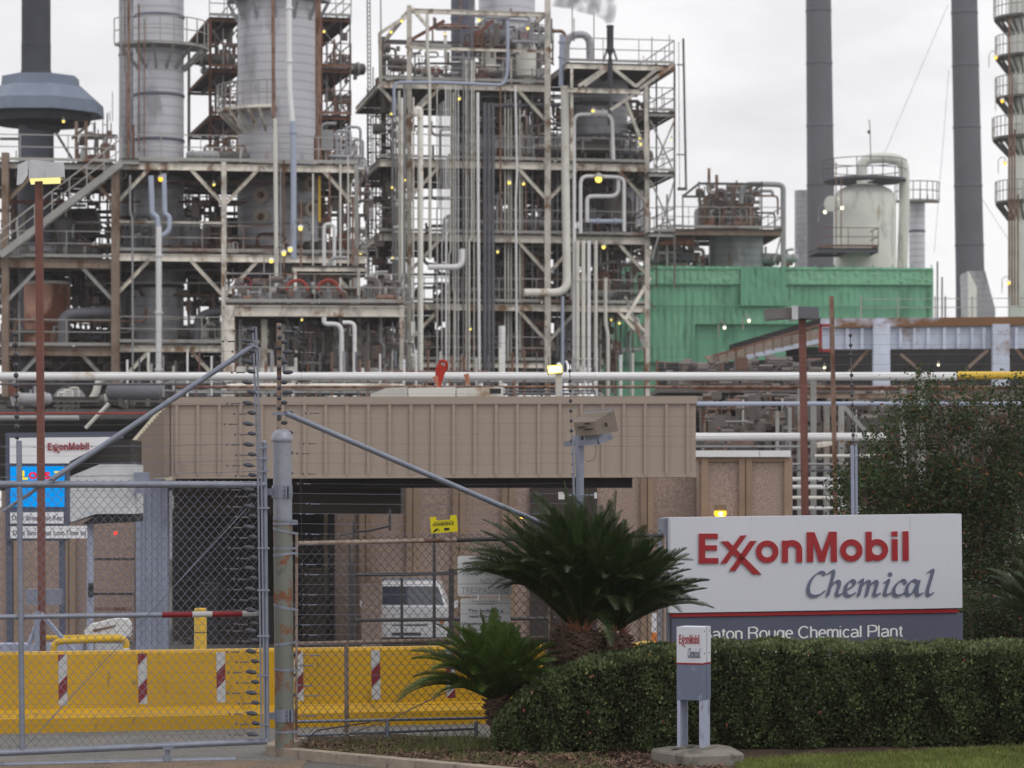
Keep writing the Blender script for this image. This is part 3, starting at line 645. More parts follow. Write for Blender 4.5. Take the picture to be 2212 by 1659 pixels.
# ------------------------------------------------------------ surveillance box on pole
cz = lambda x, y, d: W((1700+x/3.6875)*.6808, (1250+y/3.6875)*.6808, d)
cb = thing('camera_pole', 'grey steel pole rising from the palm with brackets for a tan camera housing', 'pole', Vector((W(1255,1050,28.6).x, 28.6, 0)))
T(MB(), Rig(1255,28.6,0), (1253,930), (1255,1590), 16, 0, 18).build('shaft', 'galv', cb)
mb = MB(); mb.obox(cz(325,585,28.52), cz(722,562,28.52), .05, .055); mb.build('cross_arm', 'galv', cb)
mb = MB(); mb.obox(cz(720,560,28.55), cz(880,500,28.6), .09, .05); mb.obox(cz(570,510,28.6), cz(880,490,28.6), .12, .05); mb.build('tilt_bracket', 'galv', cb)
mb = MB(); mb.tube([cz(270,1190,28.5), cz(715,1185,28.5)], .009, 8); mb.build('spacer_bar', 'galv', cb)
for xx in (300, 700): mb = MB(); mb.obox(cz(xx-35,1190,28.48), cz(xx+35,1190,28.48), .07, .075) if xx == 300 else mb.obox(cz(xx-15,1188,28.48), cz(xx+15,1188,28.48), .06, .06); mb.build('sensor', 'coping_white', cb)
mb = MB(); mb.tube([cz(700,600,28.52), cz(705,680,28.52), cz(680,770,28.52), cz(600,795,28.52)], .003, 5); mb.build('cable', 'ink_black', cb)
ch = thing('camera_housing', 'tan weatherproof camera box tilted on top of the pole behind the palm', 'camera', cz(650,480,28.6))
fa = [cz(440,332,28.40), cz(470,487,28.40), cz(716,482,28.44), cz(692,320,28.44)]; ba = [cz(560,215,28.82), cz(600,470,28.82), cz(965,436,28.82), cz(915,183,28.82)]
MB().prism(fa, ba).build('housing', 'tan_box', ch, smooth=False)
mb = MB(); mb.obox(cz(565,205,28.7), cz(912,180,28.7), .02, .012); mb.build('top_hinge', 'galv', ch)
mb = MB()
for xx, yy, ww in [(500,385,55),(570,350,40),(570,415,70)]: mb.obox(cz(xx,yy,28.39), cz(xx+ww+30,yy-2,28.40), .006, .016)
mb.build('louvre', 'ink_black', ch)
mb = MB(); mb.obox(cz(815,335,28.6), cz(835,385,28.6), .012, .02); mb.build('latch', 'ink_black', ch)
mb = MB(); mb.add([cz(562,205,28.83), cz(918,177,28.83), cz(968,440,28.83), cz(955,443,28.86)], [(0,1,2,3)])

# ------------------------------------------------------------ yellow barrier
BR = Rig(0, 28.55, 14)
bar = thing('jersey_barrier', 'long yellow road barrier with red and white striped panels across the entrance', 'barrier', BR.G(500, 0))
p0 = BR.G(-60, 0); p1 = BR.G(1470, 0); prof = [(.0,0),(.0,.15),(.04,.20),(.10,.24),(.16,.80),(.18,.825),(.38,.825),(.40,.80),(.45,.24),(.56,.13),(.56,0)]
MB().prism([p0+BR.w*a+Vector((0,0,h)) for a, h in prof], [p1+BR.w*a+Vector((0,0,h)) for a, h in prof]).build('body', 'barrier_yellow', bar, smooth=False)
for xp in (138, 311, 481, 650, 817, 979, 1197, 1362):
    a = BR.G(xp-9.5, 0); b_ = BR.G(xp+9.5, 0); lo, hi = (.107,.245), (.158,.80)
    mb = MB(); off = -.006
    q = [a+BR.w*(lo[0]+off)+Vector((0,0,lo[1])), b_+BR.w*(lo[0]+off)+Vector((0,0,lo[1])), b_+BR.w*(hi[0]+off)+Vector((0,0,hi[1])), a+BR.w*(hi[0]+off)+Vector((0,0,hi[1]))]
    mb.prism(q, [p_+BR.w*.004 for p_ in q]); mb.build('striped_panel', 'chevron', bar, smooth=False)

# ------------------------------------------------------------ monument sign
SG = Rig(1450, 30.6, 13)
z9 = lambda x, y: (1463.3+x*.33856, 1097.6+y*.33856)
ms = thing('monument_sign', 'big white and slate company name sign standing behind the hedge', 'sign', SG.G(1760, 0, 0))
def sp(x, y): return (x, y)
plate(SG, [(1449,1118),(2077,1110),(2079,1313),(1449,1324)], -.12, .26, 'sign_white', 'upper_panel', ms)
plate(SG, [(1432,1120),(1448,1118),(1448,1400),(1432,1400)], .0, .2, 'galv', 'end_cap', ms)
plate(SG, [(1453,1326),(2071,1316),(2071,1323),(1453,1333)], -.10, .22, 'sign_red', 'red_stripe', ms)
plate(SG, [(1453,1334),(2080,1324),(2080,1440),(1453,1440)], -.08, .2, 'sign_slate', 'lower_panel', ms)
plate(SG, [(1480,1440),(2060,1440),(2060,1650),(1480,1650)], .0, .08, 'sign_slate', 'plinth', ms)
def solid(rig, polys, v, th, tf, name, m, parent):
    """polys: list of outlines or ('ring', cx, cy, R, r, a0, a1, sy)"""
    mb = MB(); lift = 0
    for p in polys:
        dv = v-th-lift; lift += .0006
        if p[0] == 'ring':
            _, cx, cy, Ro, Ri, a0, a1, sy = p; n_ = 40; o = []; i_ = []
            for q in range(n_+1):
                t = math.radians(lerp(a0, a1, q/n_)); o.append((cx+Ro*math.cos(t), cy+Ro*sy*math.sin(t))); i_.append((cx+Ri*math.cos(t), cy+Ri*sy*math.sin(t)))
            for q in range(n_):
                quad = [tf(*o[q]), tf(*o[q+1]), tf(*i_[q+1]), tf(*i_[q])]; mb.prism([rig.P(x, y, dv) for x, y in quad], [rig.P(x, y, v) for x, y in quad])
        else: mb.prism([rig.P(*tf(x, y), dv) for x, y in p], [rig.P(*tf(x, y), v) for x, y in p])
    return mb.build(name, m, parent, smooth=False)
EXX = [('E', [[(137,162),(178,162),(178,354),(137,354)], [(178,162),(258,162),(258,196),(178,196)], [(178,237),(253,237),(253,270),(178,270)], [(178,318),(262,318),(262,353),(178,353)]]),
 ('x', [[(277,213),(324,210),(537,422),(484,423)], [(275,353),(315,352),(443,172),(402,175)]]), ('x', [[(330,402),(372,400),(507,208),(462,210)]]),
 ('o', [('ring',573,278,72,36,0,360,1)]), ('n', [[(668,207),(706,207),(706,347),(668,347)], ('ring',732,268,65,27,180,360,1), [(759,268),(797,268),(797,346),(759,346)]]),
 ('M', [[(826,153),(868,153),(868,343),(826,343)], [(978,150),(1017,150),(1019,342),(980,342)], [(850,153),(876,153),(944,342),(902,342)], [(968,150),(996,150),(940,342),(900,342)]]),
 ('o', [('ring',1110,270,72,34,0,360,1)]), ('b', [[(1202,150),(1240,150),(1240,338),(1202,338)], ('ring',1275,267,70,33,0,360,1)]),
 ('i', [[(1368,197),(1406,197),(1407,335),(1369,335)], [(1367,149),(1405,148),(1405,180),(1367,181)]]), ('l', [[(1437,148),(1475,147),(1477,335),(1438,336)]])]
for ch_, pl in EXX: solid(SG, pl, -.12, .02, z9, 'letter', 'sign_red', ms)
CHEM = [[[(940,425),(925,410),(895,415),(855,455),(835,510),(842,550),(872,562),(910,552),(935,532)]],
 [[(965,415),(997,410),(958,560)],[(972,510),(1005,472),(1030,468),(1032,495),(1017,540),(1022,558),(1045,550)]],
 [[(1082,520),(1120,498),(1130,472),(1110,461),(1082,485),(1070,525),(1078,553),(1100,560),(1130,545)]],
 [[(1160,470),(1180,462),(1155,560)],[(1168,510),(1200,472),(1222,468),(1222,490),(1205,560)],[(1215,510),(1250,472),(1270,468),(1272,490),(1256,545),(1264,558),(1288,548)]],
 [[(1325,472),(1348,462),(1325,530),(1330,556),(1355,546)]],
 [[(1455,482),(1445,462),(1420,466),(1388,500),(1380,540),(1395,558),(1420,556),(1448,542)]],
 [[(1530,470),(1505,460),(1478,480),(1462,520),(1468,552),(1490,550),(1515,520),(1540,465),(1528,525),(1535,556),(1560,546)]],
 [[(1602,408),(1630,402),(1596,525),(1602,556),(1628,544)]]]
def pen(rig, strokes, v, th, tf, name, m, parent, nib=(8,-7), thin=2.6, dots=()):
    mb = MB(); lift = 0
    def hull(p, q):
        c = [(x+s1*nib[0]+s2*thin*.7, y+s1*nib[1]+s2*thin*.7) for x, y in (p, q) for s1 in (-1,1) for s2 in (-1,1)]
        c = sorted(set(c)); 
        def half(c):
            h = []
            for pt in c:
                while len(h) > 1 and (h[-1][0]-h[-2][0])*(pt[1]-h[-2][1])-(h[-1][1]-h[-2][1])*(pt[0]-h[-2][0]) <= 0: h.pop()
                h.append(pt)
            return h
        a, b2 = half(c), half(c[::-1]); return a[:-1]+b2[:-1]
    for st in strokes:
        P_ = [st[0]]+list(st)+[st[-1]]; cur = []
        for i in range(1, len(P_)-2):
            p0_, p1_, p2_, p3_ = P_[i-1:i+3]
            for q in range(6):
                t = q/6; cur.append(tuple(.5*((2*p1_[k2])+(-p0_[k2]+p2_[k2])*t+(2*p0_[k2]-5*p1_[k2]+4*p2_[k2]-p3_[k2])*t*t+(-p0_[k2]+3*p1_[k2]-3*p2_[k2]+p3_[k2])*t**3) for k2 in (0,1)))
        cur.append(st[-1])
        for a, b2 in zip(cur, cur[1:]):
            lift += .00012; h = hull(a, b2); mb.prism([rig.P(*tf(x, y), v-th-lift) for x, y in h], [rig.P(*tf(x, y), v) for x, y in h])
    for cx, cy, r in dots:
        h = [(cx+r*math.cos(i*.52), cy+r*math.sin(i*.52)) for i in range(12)]; mb.prism([rig.P(*tf(x, y), v-th) for x, y in h], [rig.P(*tf(x, y), v) for x, y in h])
    return mb.build(name, m, parent, smooth=False)
for i, st in enumerate(CHEM): pen(SG, st, -.12, .012, z9, 'letter', 'letter_slate', ms, (9.5,-7.5), 3.2, [(1358,422,14)] if i == 4 else ())
# plain sans letters drawn as strokes in a unit where the capital height is 100; (strokes, advance)
def arc(cx, cy, rx, ry, a0, a1, n=9): return [(cx+rx*math.cos(math.radians(lerp(a0,a1,i/n))), cy-ry*math.sin(math.radians(lerp(a0,a1,i/n)))) for i in range(n+1)]
GL = {'B': ([[(8,0),(8,-100),(38,-100)]+arc(38,-77,22,23,80,-80)+[(10,-54)],[(10,-54),(42,-54)]+arc(42,-27,24,27,80,-80)+[(8,0)]],76),
 'a': ([arc(27,-51,20,18,160,20)+[(49,-44),(49,-10),(56,-2)],[(49,-40),(26,-36)]+arc(22,-18,16,17,100,300)+[(40,-6),(49,-18)]],60),
 't': ([[(16,-88),(16,-12),(22,-2),(30,-2)],[(4,-68),(29,-68)]],33), 'o': ([arc(28,-35,23,34,0,360,16)],58),
 'n': ([[(8,-70),(8,0)],[(8,-45)]+arc(27,-48,20,21,150,10)+[(47,0)]],57), 'u': ([[(47,-70),(47,0)],[(8,-70),(8,-24)]+arc(27,-21,19,21,190,330)]+[[(44,-10),(47,-24)]],57),
 'R': ([[(8,0),(8,-100),(42,-100)]+arc(42,-75,23,25,80,-80)+[(10,-50)],[(44,-50),(62,-38),(64,-10),(68,0)]],78),
 'g': ([arc(27,-36,20,33,0,360,14),[(48,-70),(48,8)]+arc(28,8,20,20,-10,-160)],58), 'e': ([[(7,-37),(49,-37)],arc(28,-35,22,34,0,300,14)],56),
 'C': ([arc(42,-50,35,50,42,318,14)],80), 'h': ([[(8,-100),(8,0)],[(8,-45)]+arc(27,-48,20,21,150,10)+[(47,0)]],57),
 'm': ([[(8,-70),(8,0)],[(8,-46)]+arc(25,-50,16,19,150,10)+[(41,0)],[(42,-46)]+arc(59,-50,16,19,150,10)+[(75,0)]],85),
 'i': ([[(8,-70),(8,0)],[(8,-97),(8,-91)]],22), 'l': ([[(8,-100),(8,0)]],22), 'c': ([arc(28,-35,22,34,45,315,12)],54),
 'P': ([[(8,0),(8,-100),(40,-100)]+arc(40,-73,24,27,80,-80)+[(10,-46)]],70), ' ': ([],30),
 'S': ([arc(34,-76,25,23,25,240)+[(36,-53)]+arc(34,-26,27,26,70,-160)],72), 'H': ([[(8,0),(8,-100)],[(60,0),(60,-100)],[(8,-54),(60,-54)]],76),
 'w': ([[(3,-70),(20,0),(36,-66),(52,0),(69,-70)]],76), 'y': ([[(4,-70),(26,-2)],[(48,-70),(24,10),(10,20)]],54), '9': ([arc(29,-66,21,32,0,360,14),[(50,-66),(48,-30),(36,-4),(20,0),(8,-12)]],60), '4': ([[(42,0),(42,-98),(4,-32),(54,-32)]],60)}
def sans(s, rig, x0, y0, cap, wpx, m, parent, v, slope, wt=6.2):
    tot = sum(GL[c][1] for c in s); k1 = wpx/tot; k2 = cap/100; x = 0
    for c in s:
        st, adv = GL[c]
        if st:
            tf = lambda a, b, x=x: (x0+(x+a)*k1, y0+b*k2-slope*(x+a)*k1)
            mb = MB(); lift = 0
            for q in st:
                mbp = [rig.P(*tf(*p_), v-.003-lift) for p_ in q]; lift += .0005; L_ = []; Rr = []
                for i, p_ in enumerate(q):
                    a_ = q[max(0,i-1)]; b_ = q[min(len(q)-1,i+1)]; dx, dy = b_[0]-a_[0], b_[1]-a_[1]; ln = math.hypot(dx, dy) or 1; nx_, ny_ = -dy/ln*wt, dx/ln*wt
                    L_.append(rig.P(*tf(p_[0]+nx_, p_[1]+ny_), v-.003-lift)); Rr.append(rig.P(*tf(p_[0]-nx_, p_[1]-ny_), v-.003-lift))
                mb.add(L_+Rr, [(i, i+1, len(q)+i+1, len(q)+i) for i in range(len(q)-1)])
            mb.build('letter', m, parent, smooth=False)
        x += adv
x, y = z9(150, 838); sans('Baton Rouge Chemical Plant', SG, x, y, 24.5, 437, 'letter_white', ms, -.08, .0155)
x, y = z9(150, 932); sans('4999 Scenic Highway', SG, x, y, 24.5, 318, 'letter_white', ms, -.08, .0155)

# ------------------------------------------------------------ small sign on concrete base
z6 = lambda x, y: ((2100+x/3.407)*.6808, (1950+y/3.407)*.6808)
SS = Rig(z6(160,0)[0], 25.15, -22)     # front face, nearer on its right
ds = thing('directional_sign', 'small two post company sign on a concrete block in front of the hedge', 'sign', SS.G(z6(350,0)[0], .1))
A0 = SS.G(z6(160,0)[0], 0); A1 = SS.G(z6(440,0)[0], 0); uu = (A1-A0); wd = uu.length; uu.normalize(); ww = Vector((-uu.y, uu.x, 0))
def zz(py_src, d=25.1): return EYE+(HOR-z6(0,py_src)[1])*d/F
tp, r1, bt, ft = zz(135), zz(532), zz(925), zz(1400)
dep = .24
def sbox(a, b_, v0, v1, z0, z1, m, name, par):
    q = [A0+uu*a+ww*v0, A0+uu*b_+ww*v0, A0+uu*b_+ww*v1, A0+uu*a+ww*v1]
    return MB().prism([p_+Vector((0,0,z0-p_.z)) for p_ in q], [p_+Vector((0,0,z1-p_.z)) for p_ in q]).build(name, m, par, smooth=False)
sbox(0, wd, 0, dep, r1+.008, tp, 'sign_white', 'upper_panel', ds)
sbox(-.001, wd+.002, -.002, dep+.002, r1-.006, r1+.006, 'sign_red', 'red_stripe', ds)
sbox(0, wd, 0, dep, bt, r1-.008, 'sign_slate_worn', 'lower_panel', ds)
for a in (.003, wd-.033): sbox(a, a+.03, .004, .225, ft-.03, bt-.001, 'leg_blue', 'leg', ds); sbox(a-.05, a+.09, -.02, .26, ft-.045, ft-.03, 'concrete', 'base_plate', ds)
sbox(wd+.001, wd+.003, .118, .122, bt, tp, 'letter_slate', 'seam', ds)
mb = MB()
for z_ in (zz(182), zz(422)):
    for v_ in (.05, .19): mb.sphere(A0+uu*(wd+.001)+ww*v_+Vector((0,0,z_-A0.z)), .006, 8, 5)
mb.build('screw', 'car_trim', ds)
f6 = lambda x, y: z6(187+(x-137)*(405-187)/(1477-137), 208+(y-148)*(352-208)/(423-148)+(x-137)*.010)
mb = MB()
for ch_, pl in EXX: solid(SS, pl, 0, .003, f6, 'letter', 'sign_red', ds)
f7 = lambda x, y: z6(280+(x-822)*(412-280)/(1630-822), 362+(y-402)*(462-362)/(562-402)*1.0+(x-822)*.008)
for i, st in enumerate(CHEM): pen(SS, st, 0, .002, f7, 'letter', 'letter_slate', ds, (9,-6), 4, [(1358,422,18)] if i == 4 else ())
cbx = MB(); c0 = W(z6(420,0)[0], 1640, 25.15); q0 = []
base = [((px-CX)*dd/F, dd) for px, dd in [(1406,25.5),(1409,25.36),(1480,24.87),(1490,24.85),(1598,25.0),(1607,25.1),(1580,25.75)]]
ct = Vector((0,0,0)); ct.z = 0; cm = Vector((sum(p[0] for p in base)/7, sum(p[1] for p in base)/7, 0)); base = [(a-cm.x, b2-cm.y) for a, b2 in base]; ct = cm
lo = [ct+Vector((x*1.01, y*1.01, -.03)) for x, y in base]; mi_ = [ct+Vector((x, y, .125)) for x, y in base]; hi = [ct+Vector((x*.95, y*.93, .142)) for x, y in base]
ctop = [ct+Vector((x*.62, y*.62, ft-.045)) for x, y in base]
cbx.prism(lo, mi_); cbx.add(mi_+hi, [(i, (i+1)%7, 7+(i+1)%7, 7+i) for i in range(7)]); cbx.add(hi+ctop, [(i, (i+1)%7, 7+(i+1)%7, 7+i) for i in range(7)]); cbx.add(ctop, [tuple(range(7))])
tag(cbx.build('concrete_base', 'concrete', smooth=False), 'chipped grey concrete block under the small two post sign', 'concrete base')
# ------------------------------------------------------------ vegetation
import array
def mesh_from(name, v, f, m, parent=None, origin=None, **kw):
    mb = MB(); mb.v = v; mb.f = f; return mb.build(name, m, parent, smooth=False, origin=origin, **kw)
def leaf(v, f, c, n, ln, wd, roll):
    """a folded leaf at c pointing along n"""
    n = n.normalized(); a = n.orthogonal().normalized(); b = n.cross(a); a2 = a*math.cos(roll)+b*math.sin(roll); b2 = n.cross(a2)
    o = len(v); v += [tuple(c), tuple(c+n*ln*.5+a2*wd+b2*wd*.3), tuple(c+n*ln), tuple(c+n*ln*.5-a2*wd+b2*wd*.3)]; f += [(o,o+1,o+2), (o,o+2,o+3)]
# hedge: clipped box with a rounded left end; plan follows the bed
hed = thing('hedge', 'long clipped evergreen hedge running from the small palm past the company sign', 'hedge', (3.4, 26.6, .05))
def hedge_top(px): return hedge_top0(px+14 if px < 1300 else px)+9
def hedge_top0(px):
    pts = [(1082,1560),(1095,1530),(1130,1500),(1180,1462),(1250,1432),(1330,1410),(1400,1398),(1500,1386),(1700,1380),(1900,1386),(2060,1384),(2500,1380)]
    for (a, b_), (c, d) in zip(pts, pts[1:]):
        if px <= c: return lerp(b_, d, (px-a)/(c-a)) if px > a else b_
    return 1380
v, f = [], []; ni = 0
while ni < 64000:
    px = R.uniform(1064, 2480); 
    kl = min(1, max(0, (1500-px)/260)); yf = 26.35-.38*kl + .06*math.sin(px*.021)+.05*math.sin(px*.057); top = EYE+(HOR-hedge_top(px))*(27.3-.9*kl)/F
    bz = bedz((px-CX)*yf/F, yf); u_ = R.random()
    if u_ < .70:    # face
        z_ = R.uniform(bz+.01, top); t_ = (z_-bz)/(top-bz); bulge = .10*math.sin(px*.03+z_*5)*.6+.05*math.sin(px*.09+z_*11)
        y = yf+.10*(t_**3)+R.uniform(-.03,.16)**1 - bulge*.5+ (.12*(1-t_)**2); nrm = Vector((R.gauss(0,.6), -1, R.gauss(.35,.6)))
    else:
        y = yf+R.uniform(.0,1.2-.3*kl); z_ = top+R.gauss(0,.014)+.018*math.sin(px*.05)-.02*math.sin(y*9)-.05*max(0,(.12-(y-yf))/.12); nrm = Vector((R.gauss(0,.7), R.gauss(-.3,.6), 1))
    x = (px-CX)*y/F
    if px < 1085 and R.random() < .4: continue
    ln = R.uniform(.030,.056); leaf(v, f, Vector((x, y, z_)), nrm, ln, ln*.30, R.uniform(0,6.28)); ni += 1
for q in range(420):   # stray shoots
    px = R.uniform(1100, 2212); kl = min(1, max(0, (1500-px)/260)); y = R.uniform(26.4, 27.2)-.38*kl; top = EYE+(HOR-hedge_top(px))*(27.3-.9*kl)/F; x = (px-CX)*y/F; h_ = R.uniform(.02,.07); dx = R.gauss(0,.02)
    for k in range(6): leaf(v, f, Vector((x+dx*k/6, y, top+h_*k/6)), Vector((R.gauss(0,1), R.gauss(0,1), .9)), .03, .009, R.uniform(0,6))
mesh_from('foliage', v, f, 'hedge_leaf', hed)
mb = MB()   # inner twigs, dark body of the hedge
for q in range(420):
    px = R.uniform(1110, 2480); kl = min(1, max(0, (1500-px)/260)); y = R.uniform(26.75, 27.3)-.38*kl; top = EYE+(HOR-hedge_top(px))*(27.3-.9*kl)/F-.05; x = (px-CX)*y/F
    if top > .2: mb.tube([(x, y, 0), (x+R.gauss(0,.06), y+R.gauss(0,.06), top*.5), (x+R.gauss(0,.12), y-.1+R.gauss(0,.08), top)], [.012,.008,.003], 4)
mb.build('stems', 'bark', hed)
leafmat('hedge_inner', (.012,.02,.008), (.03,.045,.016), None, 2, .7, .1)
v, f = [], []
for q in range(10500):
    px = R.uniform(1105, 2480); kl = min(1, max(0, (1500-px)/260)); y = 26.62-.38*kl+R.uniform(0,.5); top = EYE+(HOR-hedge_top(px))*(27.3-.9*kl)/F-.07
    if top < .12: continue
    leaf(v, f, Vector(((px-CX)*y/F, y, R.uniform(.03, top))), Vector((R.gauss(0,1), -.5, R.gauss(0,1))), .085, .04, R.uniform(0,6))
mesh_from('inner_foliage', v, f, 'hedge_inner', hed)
v, f = [], []
for q in range(12):
    px = R.uniform(1120, 2212); kl = min(1, max(0, (1500-px)/260)); y = 26.33-.38*kl; top = EYE+(HOR-hedge_top(px))*(27.3-.9*kl)/F; z_ = R.uniform(.15, top)
    for k in range(4): leaf(v, f, Vector(((px-CX)*y/F, y-.05, z_)), Vector((R.gauss(0,1), -.5, R.gauss(0,1))), .025, .009, R.uniform(0,6))
mb = MB(); mb.v = v; mb.f = f; mb.build('blossom', mat('blossom', (.30,.08,.07), .6), hed, smooth=False)

mat('palm_stalk', (.05,.055,.018), .6)
# sago palms
def frond(v, f, rv, rf, base, az, el, L_, droop, rnd, wl=.18, dens=104):
    p = Vector(base); d = Vector((math.cos(az)*math.cos(el), math.sin(az)*math.cos(el), math.sin(el))); n_ = dens; st = L_/n_; pts = [p.copy()]; twist = rnd.gauss(0,.25)
    for i in range(n_):
        t = (i+1)/n_; d = (d+Vector((0,0,-droop*st*(0.4+1.6*t)))).normalized(); p = p+d*st; pts.append(p.copy())
        if t < .10: continue
        side = d.cross(Vector((0,0,1))); side = side.normalized() if side.length > .05 else Vector((1,0,0)); up = side.cross(d).normalized()
        side = (side*math.cos(twist)+up*math.sin(twist)); up = side.cross(d).normalized()
        ll = wl*(math.sin(math.pi*min(1, .12+t*.86))**.6)*rnd.uniform(.85,1.1)
        for s_ in (-1, 1):
            dirn = (side*s_*.72+d*(.62+.35*t)+up*(.42+rnd.gauss(0,.07))).normalized(); w_ = d*.0052
            m_ = p+dirn*ll*.55; tip = p+dirn*ll+Vector((0,0,-ll*.10)); o = len(v)
            v += [tuple(p-w_), tuple(p+w_), tuple(m_+w_*.8), tuple(m_-w_*.8), tuple(tip)]; f += [(o,o+1,o+2,o+3),(o+3,o+2,o+4)]
    mb = MB(); mb.tube(pts[::3]+[pts[-1]], [max(.0015,.007*(1-i/(len(pts)/3+1))) for i in range(len(pts[::3])+1)], 4, caps=False)
    o = len(rv); rv += mb.v; rf += [tuple(i+o for i in q) for q in mb.f]
def palm(name, label, heads, n_, Ls, trunk, seed, loc, droop=.75, elmin=22, lm='palm_leaf', elleft=.2):
    rnd = random.Random(seed); t = thing(name, label, 'palm', loc); v, f, rv, rf = [], [], [], []
    for (hx, hy, hz, k, bias) in heads:
        for i in range(int(n_*k)):
            az = i*2.39996+rnd.uniform(-.2,.2); q = (i+.5)/(n_*k); el = math.radians(lerp(86, elmin, q**.9))+rnd.gauss(0,.08)
            a_ = math.atan2(math.sin(az)*1, math.cos(az)); L_ = Ls*rnd.uniform(.82,1.08)*(1-.12*(1-q))
            if bias: L_ *= 1+bias*math.cos(az)
            if math.cos(az) < -.2: el = max(el, elleft)+rnd.gauss(0,.05)
            az += rnd.gauss(0,.12)
            if rnd.random() < .05: L_ *= .6
            frond(v, f, rv, rf, (hx+math.cos(az)*.04, hy+math.sin(az)*.04, hz), az, el, L_, droop*rnd.uniform(.7,1.25), rnd)
    mesh_from('fronds', v, f, lm, t); mb = MB(); mb.v = rv; mb.f = rf; mb.sm = True; mb.build('frond_stalks', 'palm_stalk', t)
    for pts, rs in trunk:
        mb = MB(); pp = [Vector(p) for p in pts]; mb.tube(pp, rs, 14)
        # overlapping leaf boots
        for i in range(len(pp)-1):
            seg = pp[i+1]-pp[i]; nb = int(seg.length/.022)
            for j in range(nb):
                for a in range(9):
                    an = a*.698+j*.35+rnd.uniform(-.15,.15); c = pp[i]+seg*(j/nb); r_ = lerp(rs[i], rs[i+1], j/nb); dr = Vector((math.cos(an), math.sin(an), 0))
                    mb.obox(c+dr*r_*.85, c+dr*(r_+rnd.uniform(.01,.05))+Vector((0,0,rnd.uniform(.0,.045))), .032, .014)
        mb.build('trunk', 'palm_trunk', t, smooth=False)
        mb = MB()
        for a in range(26):
            an = rnd.uniform(0,6.28); c = pp[-1]+Vector((0,0,-.03)); dr = Vector((math.cos(an), math.sin(an), rnd.uniform(.5,1.6))).normalized()
            mb.tube([c+Vector((dr.x,dr.y,0))*.05, c+Vector((dr.x,dr.y,0))*.05+dr*rnd.uniform(.1,.2)], [.013,.003], 4)
        mb.build('crown_fibre', 'palm_boot', t)
    return t
D = 27.0; P_ = lambda x, y, d=D: W(x, y, d)
a_, b_, c_ = P_(1258,1350), P_(1328,1362,27.2), P_(1232,1346,27.3)
palm('sago_palm', 'large dark green sago palm with brown scaly trunks behind the hedge end', [(a_.x,a_.y,a_.z,1,-.14),(b_.x,b_.y,b_.z,1,-.22),(c_.x,c_.y,c_.z,.6,.04)], 120, 1.32,
     [([P_(1235,1590,27.05), P_(1245,1470,27.05), P_(1258,1362)], [.20,.21,.16]), ([P_(1300,1590,27.15), P_(1335,1470,27.15), P_(1328,1372,27.2)], [.18,.2,.15]), ([P_(1215,1590,27.3), P_(1200,1470,27.3), P_(1232,1358,27.3)], [.15,.16,.12])], 3, (a_.x, D, 0.02), .66, 30, 'palm_leaf', .82)
q = P_(1074,1514,26.55)
palm('sago_palm', 'small bright green sago palm with short brown trunk at the hedge end', [(q.x,q.y,q.z,1,-.12)], 96, .88, [([P_(1092,1608,26.55), P_(1080,1560,26.55), P_(1073,1508,26.55)], [.085,.105,.115])], 5, (q.x, 26.55, .02), 1.05, 30, 'palm_leaf_bright')
# feathery palm at the right edge
q = P_(2262,1345,29.5)
palm('sago_palm', 'green feathery palm at the right edge of the picture beside the company sign', [(q.x,q.y,q.z,1,0)], 46, .95, [([P_(2265,1480,29.5), P_(2262,1352,29.5)], [.14,.12])], 9, (q.x, 29.5, 0), .8)
# tree behind the sign
def tree(name, label, d, base, blobs, seed, nclump, leafn, lsz):
    rnd = random.Random(seed); t = thing(name, label, 'tree', W(base[0][0], HOR, d)*1.0 if False else Vector((W(base[0][0], HOR, d).x, d, GZ(d)))); v, f = [], []; mb = MB(); nodes = []
    for (x0, y0) in base:
        p = Vector((W(x0, HOR, d).x, d, GZ(d))); tx, ty = base[0][0]+rnd.uniform(-90,120), rnd.uniform(1000,1150)
        q = W(tx, ty, d+rnd.uniform(-.4,.4)); m_ = p.lerp(q, .5)+Vector((rnd.gauss(0,.06),0,0)); tp = W(tx+rnd.gauss(0,60), rnd.uniform(870,960), d+rnd.uniform(-.4,.4))
        ps = [p, m_, q, tp]; mb.tube(ps, [.05,.038,.024,.006], 7); nodes += [p.lerp(m_, .6), m_, m_.lerp(q,.5), q, q.lerp(tp,.4), q.lerp(tp,.8), tp]
    wts = [b[2]*b[3] for b in blobs]
    for i in range(nclump):
        bx, by, rx, ry = rnd.choices(blobs, wts)[0]; a = rnd.uniform(0, 6.28); r_ = rnd.random()**.45
        c = W(bx+rx*r_*math.cos(a), by+ry*r_*math.sin(a), d+rnd.uniform(-.9,.9)*(1-r_*.5)*.8)
        nn = min(nodes, key=lambda n_: (n_-c).length+(.5 if n_.z > c.z else 0)); mid = nn.lerp(c, .6)+Vector((rnd.gauss(0,.05), rnd.gauss(0,.05), .05)); mb.tube([nn, mid, c], [.010,.006,.002], 4, caps=False)
        if rnd.random() < .35: nodes.append(mid)
        dirn = (c-nn).normalized()+Vector((0,0,.4))
        for k in range(int(leafn*rnd.uniform(.5,1.4))):
            o = Vector((rnd.gauss(0,.10), rnd.gauss(0,.12), rnd.gauss(0,.085)))+dirn*rnd.uniform(-.05,.16); ln = lsz*rnd.uniform(.6,1.3)
            leaf(v, f, c+o, Vector((rnd.gauss(0,1), rnd.gauss(0,1), rnd.gauss(.1,.8))), ln, ln*.27, rnd.uniform(0,6.28))
    mesh_from('crown', v, f, 'tree_leaf', t); mb.build('trunk', 'bark', t); return t
